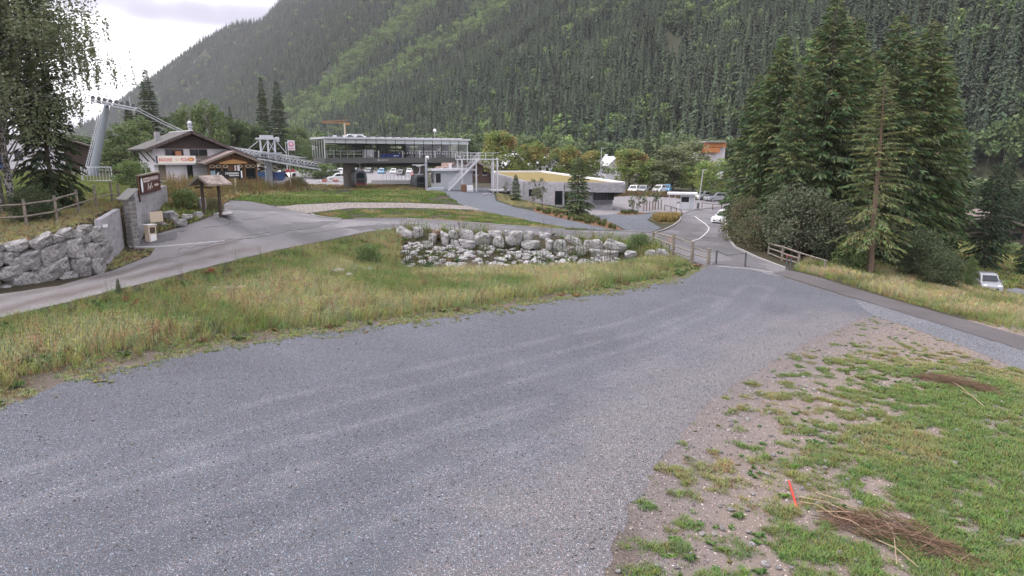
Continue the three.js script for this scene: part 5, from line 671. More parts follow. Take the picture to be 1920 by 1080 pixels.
{ // grey mast with arm in front of the second column
  const p = P(800, 356, 104), b = V(p.x, H(p.x, p.z), p.z), h = heightAt(b, 306), m = thing('steel_mast', 'grey steel mast with a bracket and lamp in front of the station', 'mast', b); put('post', bx(-.17, .17, -.2, h + .4, -.17, .17), mGreySt, m); put('bracket', bx(-2.2, .2, h - .35, h - .2, -.1, .1), mGalv, m); put('lamp_head', [new THREE.SphereGeometry(.32, 12, 8).translate(.25, h + .85, 0), bx(-.1, .1, h + .4, h + .8, -.08, .08)], mRail, m);
}
{ // control hut, platform and stairs
  const p = P(812, 357, 105), b = V(p.x, H(p.x, p.z), p.z), hut = thing('control_hut', 'grey control hut with a flat white roof under the steel stairs', 'hut', b, .30), W = 6.6;
  put('wall', bx(.3, W, -.3, 3.0, -3.2, 0), std([.42, .44, .47], { roughness: .5 }), hut); for (let i = 1; i < 7; i++) put('panel_joint', bx(.3 + i * .9 - .02, .3 + i * .9 + .02, 0, 3, 0, .03), mGalv, hut); put('roof', bx(-.3, W + .4, 3.0, 3.3, -3.8, .7), mRail, hut); { const w = put('window', bx(.26, .3, 1.1, 2.7, -2.8, -.5), mGlassDark, hut); put('frame', bx(.22, .26, 1.02, 1.1, -2.9, -.4), mGalv, hut); } put('window', bx(.5, 1.3, 1.1, 2.6, .0, .04), mGlassDark, hut);
  const q = P(900, 357, 105), pb = V(q.x, H(q.x, q.z), q.z), pf = thing('access_platform', 'white steel platform on thin posts beside the station', 'platform', pb, .25), h = heightAt(pb, 298);
  put('deck', bx(-3.2, 3.2, h - .12, h, -4.5, .2), mRail, pf); for (const [x, z] of [[-2.9, 0], [-.6, 0], [2.2, 0], [2.9, 0], [2.9, -4.2], [-2.9, -4.2]]) put('post', bx(x - .11, x + .11, -.3, h - .12, z - .11, z + .11), mRail, pf); put('base_frame', bx(1.9, 5.2, .1, .3, -3, .2), mRail, pf);
  for (const [x0, x1, z] of [[-3.2, .0, .15], [-3.2, 3.2, -4.45]]) put('handrail', [bx(x0, x1, h + .95, h + 1.0, z, z + .05), bx(x0, x1, h + .5, h + .54, z, z + .05)].concat([...Array(6)].map((_, i) => { const x = lerp(x0, x1, i / 5); return bx(x - .025, x + .025, h, h + 1, z, z + .05); })), mRail, pf); put('handrail', bx(3.15, 3.2, h + .95, h + 1, -4.4, .2), mRail, pf);
  const sb = P(842, 359, 103.5), bs = V(sb.x, H(sb.x, sb.z), sb.z), te = P(899, 297, 104.5), s = thing('steel_stairs', 'straight white steel staircase climbing to the platform', 'stairs', bs), d = te.clone().sub(bs), side = V(-.15, 0, 1).normalize().multiplyScalar(.55);
  for (const k of [-1, 1]) { const o = side.clone().multiplyScalar(k); put('stringer', beam(o.clone(), d.clone().add(o), .08, .26), mRail, s); put('handrail', [beam(o.clone().add(V(0, 1.0, 0)), d.clone().add(o).add(V(0, 1.0, 0)), .06, .06), beam(o.clone().add(V(0, .55, 0)), d.clone().add(o).add(V(0, .55, 0)), .04, .04)].concat([...Array(6)].map((_, i) => { const q = d.clone().multiplyScalar(i / 5).add(o); return rod(q, q.clone().add(V(0, 1.02, 0)), .03, .03, 5); })), mRail, s); }
  for (let i = 1; i < 26; i++) { const q = d.clone().multiplyScalar(i / 26); put('tread', bx(q.x - .14, q.x + .14, q.y - .02, q.y + .02, q.z - .54, q.z + .54), mGalv, s); }
  const cr = P(878, 357, 103), crate = thing('tool_crate', 'brown crate and white box standing beside the hut wall', 'crate', V(cr.x, H(cr.x, cr.z), cr.z), .3); put('brown_crate', bx(-1.1, -.4, 0, 1.2, -.4, .4), mWoodBrown, crate); put('white_box', bx(-.3, .7, .25, 1.05, -.4, .4), mWhite, crate); put('frame', [bx(-.35, .75, .05, .15, .3, .45), bx(-.35, -.28, 0, .3, .3, .45), bx(.68, .75, 0, .3, .3, .45)], mRail, crate);
  const pl = P(816, 362, 102), pal = thing('pallet_stack', 'flat stack of silver metal parts on the grass by the stairs', 'pallet', V(pl.x, H(pl.x, pl.z), pl.z), .2); for (let i = 0; i < 4; i++) put('metal_sheet', bx(-1.3 + i * .1, 1.2 + i * .05, .08 + i * .12, .16 + i * .12, -.6, .6 - i * .1), i % 2 ? mGalv : std([.4, .5, .58]), pal); put('runner', [bx(-1.2, -1, -.1, .08, -.6, .6), bx(.9, 1.1, -.1, .08, -.6, .6)], mWood, pal);
  const sl = gp(913, 366), slab = thing('concrete_block', 'pale concrete block on the bank beside the gravel path', 'block', sl, .3); put('block_body', bx(-.65, .65, -.1, .28, -.35, .35), mConc, slab); put('lifting_eye', new THREE.TorusGeometry(.07, .02, 6, 10).translate(0, .3, 0), mGalv, slab);
}
{ // orange crane far behind
  const b = P(651, 330, 330), t = P(651, 231, 330), e1 = P(604, 229, 330), c = thing('tower_crane', 'small orange tower crane behind the lift station roof', 'crane', V(b.x, H(b.x, b.z), b.z)), h = t.y - c.position.y, L = e1.x - b.x, mo = std([.42, .2, .08]);
  put('mast', rod(V(0, 0, 0), V(0, h, 0), .45, .45, 4), mBeige, c); put('jib', [beam(V(2, h, 0), V(L, h + .3, 0), .5, .3), beam(V(2, h + 1.6, 0), V(L, h + .9, 0), .25, .2)].concat([...Array(9)].map((_, i) => { const x = L * i / 9; return beam(V(x, h + .1, 0), V(x + L / 18, h + 1.4, 0), .14, .14); })), mo, c); put('counterweight', bx(1, 2.6, h - .9, h + .2, -.6, .6), mo, c);
}
// ---------------------------------------------------------------- buildings, fences and vehicles of the middle ground
const pbox = (x0, y0, x1, y1, D, depth, o = V(0, 0, 0)) => { const a = P(x0, y1, D), b = P(x1, y0, D); return bx(a.x - o.x, b.x - o.x, a.y - o.y, b.y - o.y, -D - depth - o.z, -D - o.z); };
{ // concrete pavilion with a planted roof
  const g = thing('concrete_pavilion', 'low concrete building with a planted yellow green roof and white edge', 'building', P(1060, 395, 92)), o = g.position; o.y = H(o.x, o.z);
  const pts = [[926, 324, 122], [984, 340, 97], [1060, 342.5, 91.5], [1169, 343, 90], [1085, 331, 112], [1015, 321.5, 128], [926, 321.5, 128]].map(a => P(...a).sub(o)), c = pts.reduce((s, p) => s.add(p), V(0, 0, 0)).multiplyScalar(1 / pts.length); c.y -= .1;
  const top = [], uv = []; for (let i = 0; i < pts.length; i++) for (const q of [c, pts[i], pts[(i + 1) % pts.length]]) { top.push(q.x, q.y - .12, q.z); uv.push(q.x / 5, q.z / 5); }
  put('planted_roof', rawGeo(top, null, uv), new THREE.MeshStandardMaterial({ roughness: 1, map: dataTex(256, (i, j) => { const n = fbm(i * .05, j * .05, 1, 4), d = hash3(i, j, 5), v = .42 + .24 * d; return n > .5 ? [v * .86, v * .82, v * .46] : [v * .9, v * .70, v * .46]; }, 1, true) }), g);
  for (const [i, j, m] of [[0, 6, mRail], [6, 5, mWhite], [5, 4, mWhite], [4, 3, mWhite]]) put('roof_edge', beam(pts[i], pts[j], .5, .3), m, g); for (const [i, j] of [[0, 1], [1, 2], [2, 3]]) put('roof_edge', beam(pts[i].clone().add(V(0, -.04, 0)), pts[j].clone().add(V(0, -.04, 0)), .35, .22), mConc, g);
  const face = (a, b, y0a, y0b, m, n, th = .3) => put(n, wallStrip([b.x, b.z], [a.x, a.z], y0b, b.y - .15, y0a, a.y - .15, th), m, g);
  face(pts[0], pts[1], -1.5, -1.5, mConc, 'wall'); face(pts[1], pts[2], -1.5, -1.5, mConc, 'wall'); face(pts[3], pts[4], pts[3].y - 1.35, -1.2, mConc, 'fascia'); face(pts[2], pts[3], pts[2].y - 1.35, pts[3].y - 1.3, mConc, 'fascia');
  face(pts[2].clone().add(V(0, 0, -.6)), P(1151, 343, 90.6).sub(o).add(V(0, 0, -.4)), -1.2, -1.2, mConc, 'wall'); put('soffit', pbox(1060, 359, 1168, 360, 90.4, 3.5, o), mConc, g); put('rear_wall', bx(pts[2].x, pts[3].x - 3, -1.5, pts[2].y - .3, pts[4].z + 1, pts[4].z + 1.3), mConc, g);
  for (const [x0, y0, x1, y1, D, n] of [[1041, 359, 1064, 384, 91.7, 2], [1113, 358, 1151, 375, 90.9, 6], [992, 356, 1000, 368, 92.2, 1]]) { const w = put('window', pbox(x0, y0, x1, y1, D - .25, .06, o), mGlassDark, g); for (let i = 0; i <= n; i++) { const x = lerp(x0, x1, i / n); put('mullion', pbox(x - .7, y0, x + .7, y1, D - .32, .1, o), mBlack, w); } put('head', pbox(x0 - 1, y0 - 1, x1 + 1, y0, D - .32, .1, o), mBlack, w); }
  put('plinth', pbox(1112, 375, 1148, 380, 90.5, .3, o), mDarkSteel, g);
}
{ // ticket shelter
  const b = gp(1280, 392.5), k = -b.z / F, s = thing('ticket_shelter', 'small white ticket shelter with a flat roof on thin posts', 'shelter', b, -.25); const h = 27 * k;
  put('wall', bx(-.4, 1.75, -.1, h - .02, -1.8, 0), std([.62, .63, .66]), s); put('counter_window', bx(-.25, .85, h * .5, h * .85, .0, .04), mGlassDark, s); put('door', bx(1.0, 1.6, 0, h * .85, .0, .04), std([.5, .52, .56]), s); put('roof', bx(-2.4, 2.1, h, h + .22, -2.3, .6), mRail, s); put('roof', bx(-2.3, 2.0, h + .22, h + .3, -2.2, .5), mWhite, s); for (const [x, z] of [[-2.1, .35], [-1.2, .35], [-2.1, -1.9], [-1.2, -1.9]]) put('post', bx(x - .05, x + .05, -.1, h, z - .05, z + .05), mRail, s);
  const bb = gp(1271.5, 392), bin = thing('waste_bin', 'white waste bin standing by the ticket shelter', 'bin', bb); put('bin_body', new THREE.CylinderGeometry(.22, .19, .9, 12).translate(0, .45, 0), mWhite, bin); put('bin_lid', new THREE.CylinderGeometry(.24, .24, .12, 12).translate(0, .95, 0), mDarkSteel, bin);
}
{ // lamp posts
  const lp = (px, py, pt, lean, lab) => { const b = gp(px, py), h = heightAt(b, pt), l = thing('lamp_post', lab, 'lamp post', b); put('pole', rod(V(0, -.2, 0), V(lean, h, 0), .09, .06, 8), mGalv, l); put('lamp_head', bx(lean - .1, lean + .55, h - .02, h + .1, -.12, .12), mGalv, l); put('base_sleeve', rod(V(0, 0, 0), V(lean * .15, h * .15, 0), .2, .2, 8), mDarkSteel, l); };
  lp(1308, 391, 319, .55, 'tall slim lamp post beside the ticket shelter'); lp(1125, 352, 278, .1, 'thin lamp post behind the planted roof'); lp(540, 335, 268, 0, 'lamp post behind the lift walkway');
}
// timber fences and the barrier at the road
fence('timber_fence', 'weathered timber fence with a small board beside the road junction', [[1224.5, 458, 432], [1261.5, 482, 439], [1297, 492, 453], [1328, 497, 466]].map(([x, y, t]) => { const b = gp(x, y); return [b, heightAt(b, t)]; }), [[0, 1, .85, .07], [0, 1, .5, .07], [1, 2, .9, .05], [1, 2, .5, .05], [1, 2, .25, .05], [2, 3, .75, .05], [2, 3, .42, .05]], null, mWoodGrey, .13);
{ const b = gp(1254, 470), h = heightAt(b, 443), s = thing('fence_board', 'small brownish board fixed to the timber fence at the junction', 'board', b.clone().add(V(0, 0, .2))), k = -b.z / F; put('panel', bx(-5 * k, 5 * k, h - 15 * k, h, -.02, .02), std([.42, .32, .28]), s); put('post', bx(-.04, .04, -.15, h - 15 * k, -.03, .03), mWood, s); }
fence('timber_fence', 'pale wooden railing with three rails in front of the willow shrubs', [[1441, 478, 455], [1466, 489, 461], [1497, 497, 472], [1546, 508, 487]].map(([x, y, t]) => { const b = gp(x, y); return [b, heightAt(b, t)]; }), [[0, 1, .92, .07], [0, 1, .55, .07], [1, 2, .92, .07], [1, 2, .5, .07], [2, 3, .92, .06], [1, 2, .15, .06], [0, 1, .15, .06]], null, mWoodGrey, .09);
{
  const a = gp(1342.5, 496), b = gp(1397, 500), t = thing('road_barrier', 'low black barrier of two posts and a sagging bar across the road', 'barrier', a), d = b.clone().sub(a), h = .98; for (const p of [V(0, 0, 0), d]) { put('post', rod(p.clone().add(V(0, -.1, 0)), p.clone().add(V(0, h, 0)), .06, .06, 10), mDarkSteel, t); put('foot_plate', bx(p.x - .2, p.x + .2, p.y - .02, p.y + .03, p.z - .2, p.z + .2), mDarkSteel, t); } put('bar', tubePts([V(0, h, 0), d.clone().multiplyScalar(.35).add(V(0, h - .28, 0)), d.clone().add(V(0, h - .02, 0))], .035, .035, 6), mDarkSteel, t);
  const k = gp(1477, 507), r = thing('bollard_pair', 'pair of dark metal posts with red caps beside the footpath', 'bollard', k); for (const [x, z] of [[-.12, 0], [.13, .1], [.05, -.35]]) { put('post', rod(V(x, -.1, z), V(x, .95, z), .045, .045, 8), mDarkSteel, r); put('cap', new THREE.CylinderGeometry(.06, .06, .07, 8).translate(x, .98, z), std([.3, .05, .05]), r); }
  const f = thing('metal_railing', 'low dark metal railing along the road beyond the shelter', 'railing', gp(1316, 391)); { const o = f.position, ps = [[1316, 391], [1336, 394], [1352, 395], [1370, 398], [1392, 402]].map(p => gp(...p).sub(o)); ps.forEach((p, i) => { put('post', rod(p, p.clone().add(V(0, .95, 0)), .05), mWoodDark, f); if (i) put('rail', rod(ps[i - 1].clone().add(V(0, .92, 0)), p.clone().add(V(0, .92, 0)), .045), mWoodDark, f); }); }
  const f2 = thing('metal_railing', 'short dark railing beside the grass planting bed', 'railing', gp(1246, 395)); { const o = f2.position, ps = [[1246, 395], [1258, 398], [1268, 401], [1277, 405]].map(p => gp(...p).sub(o)); ps.forEach((p, i) => { put('post', rod(p, p.clone().add(V(0, .8, 0)), .05), mWoodDark, f2); if (i) put('rail', rod(ps[i - 1].clone().add(V(0, .78, 0)), p.clone().add(V(0, .78, 0)), .045), mWoodDark, f2); }); }
  for (let i = 0; i < 7; i++) { const p = gp(1207 + i * 5.4, 396.5 - i * .6), q = thing('timber_bollard', 'slim brown timber post of the row at the plaza edge', 'bollard', p, 0, 'row of timber posts at the plaza edge'); put('post', rod(V(0, -.1, 0), V(0, 1.35, 0), .07, .06, 8), mWoodBrown, q); put('cap', new THREE.CylinderGeometry(.075, .075, .05, 8).translate(0, 1.37, 0), mWoodDark, q); }
}
// ---------------------------------------------------------------- vehicles
const mTyre = std([.02, .02, .02]), mRim = std([.45, .45, .47], { metalness: .7, roughness: .35 }), mHead = new THREE.MeshPhysicalMaterial({ color: 0xe8ecf0, roughness: .1, clearcoat: 1 }), mTail = std([.35, .02, .02], { roughness: .2 }), mCarGlass = new THREE.MeshPhysicalMaterial({ color: new THREE.Color().setRGB(.03, .035, .04), roughness: .05, specularIntensity: 1 });
const paint = c => new THREE.MeshPhysicalMaterial({ color: new THREE.Color().setRGB(...c), roughness: .35, metalness: .1, clearcoat: 1, clearcoatRoughness: .08 });
const shapes = { hatch: { L: 3.95, W: 1.68, low: [[0, .32], [.05, .62], [.25, .78], [1.0, .9], [3.75, .95], [3.92, .8], [3.95, .34], [3.5, .24], [.4, .24]], cab: [[.95, .88], [1.65, 1.42], [2.1, 1.5], [3.2, 1.47], [3.6, 1.25], [3.82, .92]], wheels: [.75, 3.2], r: .3 }, van: { L: 4.9, W: 1.85, low: [[0, .35], [.06, .8], [.35, .98], [1.05, 1.08], [4.82, 1.1], [4.9, .9], [4.9, .36], [4.5, .28], [.4, .28]], cab: [[1.0, 1.06], [1.7, 1.75], [2.1, 1.9], [4.7, 1.92], [4.86, 1.7], [4.86, 1.08]], wheels: [.95, 3.95], r: .33 } };
function car(kind, label, pos, turn, m, group) {
  const s = shapes[kind], c = thing(kind === 'van' ? 'parked_van' : 'parked_car', label, kind === 'van' ? 'van' : 'car', pos, turn, group), hw = s.W / 2;
  const ext = (pts, w, bev) => { const g = new THREE.ExtrudeGeometry(new THREE.Shape(pts.map(p => new THREE.Vector2(p[0] - s.L / 2, p[1]))), { depth: w - bev * 2, bevelEnabled: true, bevelSize: bev * .8, bevelThickness: bev, bevelSegments: 3, curveSegments: 8 }); g.translate(0, 0, -(w - bev * 2) / 2); return g; };
  put('body', ext(s.low, s.W, .09), m, c); put('cabin', ext(s.cab, s.W - .24, .14), m, c);
  const inset = (pts, k) => { const cx = pts.reduce((a, p) => a + p[0], 0) / pts.length, cy = pts.reduce((a, p) => a + p[1], 0) / pts.length; return pts.map(p => [lerp(cx, p[0], k) - s.L / 2, lerp(cy, p[1], k)]); };
  for (const z of [-1, 1]) { const q = inset(s.cab, .8), half = (a, b, n) => prism([[Math.max(a, q[0][0] + .1), q[0][1] + .02], [b, q[0][1] + .02], [b, q[2][1] - .03], [Math.max(a, q[1][0])+ .02, q[2][1] - .06]], z > 0 ? hw - .125 : -hw + .105, z > 0 ? hw - .105 : -hw + .125); const xm = lerp(q[1][0], q[4][0], .48); put('side_window', half(q[0][0], xm - .04), mCarGlass, c); if (kind === 'hatch') put('side_window', prism([[xm + .04, q[0][1] + .02], [q[4][0] + .05, q[0][1] + .02], [q[4][0] - .05, q[2][1] - .06], [xm + .04, q[2][1] - .03]], z > 0 ? hw - .125 : -hw + .105, z > 0 ? hw - .105 : -hw + .125), mCarGlass, c); put('door_handle', bx(xm - .25, xm - .1, .82, .86, z * hw - .01, z * hw + .01), mDarkSteel, c); put('mirror', bx(s.cab[0][0] - s.L / 2 + .42, s.cab[0][0] - s.L / 2 + .55, .95, 1.1, z * (hw + .02), z * (hw + .2)), m, c); }
  const [a, b] = s.cab, ws = (p, q, n, off) => { const A = V(p[0] - s.L / 2, p[1], 0), B = V(q[0] - s.L / 2, q[1], 0), d = B.clone().sub(A), nn = V(-d.y, d.x, 0).normalize().multiplyScalar(off); const l = A.clone().addScaledVector(d, .1).add(nn), h = A.clone().addScaledVector(d, .92).add(nn), w0 = hw - .2, w1 = hw - .3; put(n, rawGeo([l.x, l.y, w0, l.x, l.y, -w0, h.x, h.y, -w1, l.x, l.y, w0, h.x, h.y, -w1, h.x, h.y, w1]), mCarGlass, c); }; ws(a, b, 'windscreen', .125); ws(s.cab.at(-1), s.cab.at(-2), 'rear_window', -.125);
  for (const x of s.wheels) for (const z of [-1, 1]) { const w = new THREE.Group(); w.name = 'wheel'; w.position.set(x - s.L / 2, s.r, z * (hw - .08)); c.add(w); put('tyre', new THREE.CylinderGeometry(s.r, s.r, .2, 20).rotateX(Math.PI / 2), mTyre, w); put('rim', new THREE.CylinderGeometry(s.r * .62, s.r * .62, .215, 14).rotateX(Math.PI / 2), mRim, w); }
  for (const z of [-1, 1]) { put('headlight', new THREE.SphereGeometry(.15, 10, 6).scale(.9, .7, 1.15).translate(-s.L / 2 + .14, .7, z * (hw - .3)), mHead, c); put('tail_light', bx(s.L / 2 - .03, s.L / 2 + .03, .72, 1.0, z * (hw - .3), z * (hw - .14)), mTail, c); }
  put('grille', bx(-s.L / 2 - .08, -s.L / 2 - .0, .34, .52, -hw * .6, hw * .6), mBlack, c); put('number_plate', bx(-s.L / 2 - .095, -s.L / 2 - .08, .4, .5, -.26, .26), mWhite, c); return c;
}
const white = paint([.7, .7, .72]), silver = paint([.30, .31, .34]), grey = paint([.12, .13, .15]), blue = paint([.08, .28, .5]), red = paint([.35, .03, .04]), black = paint([.03, .03, .035]);
const carAt = (kind, label, px, py, turn, m, group) => { const p = gp(px, py); p.y -= .01; return car(kind, label, p, turn, m, group); };
carAt('hatch', 'silver hatchback parked on the driveway by the light green sapling', 1849, 543, 1.15, silver).scale.setScalar(.86);
carAt('hatch', 'white car with its nose out of the roadside shrubs', 1359, 418, .8, white, 'white cars by the shrubs'); carAt('hatch', 'white car parked in front under the yellowish shrub', 1369, 428, 1.35, white, 'white cars by the shrubs');
carAt('hatch', 'white hatchback beside the front column of the station', 634, 340, .25, white, 'cars parked behind the station'); carAt('hatch', 'dark grey car behind the white hatchback at the station column', 622, 333.5, .2, grey, 'cars parked behind the station'); carAt('hatch', 'white car at the car park entrance behind the sheave tower', 531, 336, 1.4, white, 'cars parked behind the station');
[[716, 326, 1.6, blue, 'light blue car in the row seen under the station'], [692, 325, 1.5, grey, 'grey car beside the light blue one under the station'], [738, 326, 1.6, white, 'white car on the other side of the light blue one'], [752, 329, 1.5, black, 'black car in the row seen under the station'], [768, 325, 1.6, white, 'white car near the second station column'], [665, 326, 1.4, silver, 'silver car behind the dark gondola cabin'], [640, 327, 1.5, white, 'white car partly hidden by the round bush'], [778, 331, 1.6, red, 'dark red car close to the second station column']].forEach(([px, py, t, m, lab]) => carAt('hatch', lab, px, py, t, m, 'cars parked behind the station'));
[[1188, 362, 1.2, white, 'white car behind the multi stemmed saplings'], [1206, 362, 1.2, silver, 'silver car behind the taller sapling'], [1236, 361, 1.0, white, 'white car beside the ticket shelter roof'], [1250, 360, 1.2, blue, 'blue car behind the ticket shelter'], [1320, 374, .4, white, 'white car beyond the lamp post'], [1342, 377, .3, silver, 'silver car beyond the low railing']].forEach(([px, py, t, m, lab]) => carAt('hatch', lab, px, py, t, m, 'cars parked beyond the plaza'));
{ const c0 = P(190, 341, 100); c0.y = H(c0.x, c0.z); car('hatch', 'white car behind the frame next to the leaning pylon', c0, 1.3, white); const p = P(196, 341, 74); const f = thing('goods_frame', 'grey metal frame trolley standing before the white car', 'frame', V(p.x + 1.2, H(p.x + 1.2, p.z + 3), p.z + 3), .4); put('frame_bar', [bx(-1.5, 1.4, 1.55, 1.65, -.05, .05), bx(-1.5, -1.4, -.2, 1.6, -.05, .05), bx(1.3, 1.4, -.2, 1.6, -.05, .05), bx(-1.5, 1.4, .1, .2, -.05, .05)], mGalv, f); put('frame_mesh', [...Array(9)].map((_, i) => bx(-1.3 + i * .3, -1.27 + i * .3, .2, 1.55, -.02, .02)), mGalv, f); }
// stalls, bus shelter and banner behind the sheave tower
{
  const st = (px, py, D, lab, cloth, turn) => { const p = P(px, py, D); p.y = H(p.x, p.z); const s = thing('market_stall', lab, 'stall', p, turn, 'stalls behind the sheave tower'); put('roof', [roofSlope(-2.4, 2.0, 0, 2.9, -2, 2, .12), roofSlope(0, 2.9, 2.4, 2.0, -2, 2, .12)], std([.3, .27, .25]), s); put('canvas_side', bx(-2, 2, .5, 1.9, 1.4, 1.5), cloth, s); for (const x of [-2, 2]) for (const z of [-1.4, 1.4]) put('post', bx(x - .08, x + .08, -.4, 2.1, z - .08, z + .08), mWoodBrown, s); put('counter', bx(-2, 2, -.1, .5, 1.35, 1.55), mWhite, s); };
  st(482, 330, 108, 'stall with a grey gable roof and blue canvas sides', std([.08, .16, .38]), .7); st(508, 331, 110, 'smaller stall with blue canvas right behind the lift column', std([.07, .13, .34]), .5);
  const v = P(543, 334, 112); v.y = H(v.x, v.z); put('roof_load', [bx(-.6, 1.6, 1.98, 2.2, -.6, .6), bx(-.3, 1.2, 2.2, 2.42, -.45, .45)], std([.4, .04, .06]), car('van', 'white van with a red load on its roof behind the lift column', v, 1.5, white));
  const pb = P(550, 333, 104), pl = thing('lift_banner', 'tall pale banner with a pink round emblem beside the lift walkway', 'banner', V(pb.x, H(pb.x, pb.z), pb.z), .2), h = heightAt(pl.position, 263), k = 104 / F; put('pole', rod(V(-.5, -.2, 0), V(-.5, h, 0), .06), mGalv, pl); put('banner_face', (() => { const g = new THREE.PlaneGeometry(13 * k, 18 * k); g.translate(0, h - 9 * k, .03); return g; })(), signBoard(128, 180, (x, w, hh) => { x.fillStyle = '#cfc7d2'; x.fillRect(0, 0, w, hh); x.fillStyle = '#c4546c'; x.beginPath(); x.arc(64, 70, 44, 0, 7); x.fill(); x.fillStyle = '#d9ccd6'; x.beginPath(); x.arc(64, 66, 26, 0, 7); x.fill(); x.fillStyle = '#c4546c'; x.fillRect(20, 140, 88, 12); }), pl); put('banner_back', bx(-6.5 * k, 6.5 * k, h - 18 * k, h, -.02, .02), mWhite, pl);
  const nb = P(546, 345, 106), n = thing('notice_board', 'white notice board on a post at the car park entrance', 'sign', V(nb.x, H(nb.x, nb.z), nb.z)), nh = heightAt(n.position, 299); put('panel', bx(-.45, .45, nh - .95, nh, -.03, .03), mWhite, n); put('post', bx(-.05, .05, -.2, nh - .95, -.04, .04), mBeige, n);
  const wr = P(738, 340, 116), w = thing('white_ramp_wall', 'long low white wall with a railing below the station', 'wall', V(wr.x, H(wr.x, wr.z), wr.z), 0), wk = 116 / F; put('parapet', bx(-41 * wk, 40 * wk, .25, .95, -.25, .0), mWhite, w); put('dark_base', bx(-20 * wk, 40 * wk, -.5, .25, -.2, -.05), mBlack, w); for (let i = 0; i < 9; i++) put('post', rod(V((-20 + i * 7) * wk, .95, -.1), V((-20 + i * 7) * wk, 1.9, -.1), .035), mGalv, w); put('rail', bx(-20 * wk, 38 * wk, 1.85, 1.9, -.13, -.07), mGalv, w);
  rnd = mulberry(66); for (let i = 0; i < 5; i++) { const p = gp(598 + i * 10.5, 341.5), b = thing('white_barrier', 'low white and red plastic barrier segment at the car park', 'barrier', p, .1, 'plastic barriers at the car park'); put('barrier_body', prism([[-.42, 0], [.42, 0], [.4, .5], [.2, .55], [.2, .4], [-.2, .4], [-.2, .55], [-.4, .5]], -.15, .15), i % 2 ? std([.5, .2, .14]) : mWhite, b); put('foot', bx(-.3, .3, -.04, .06, -.25, .25), mDarkSteel, b); }
}
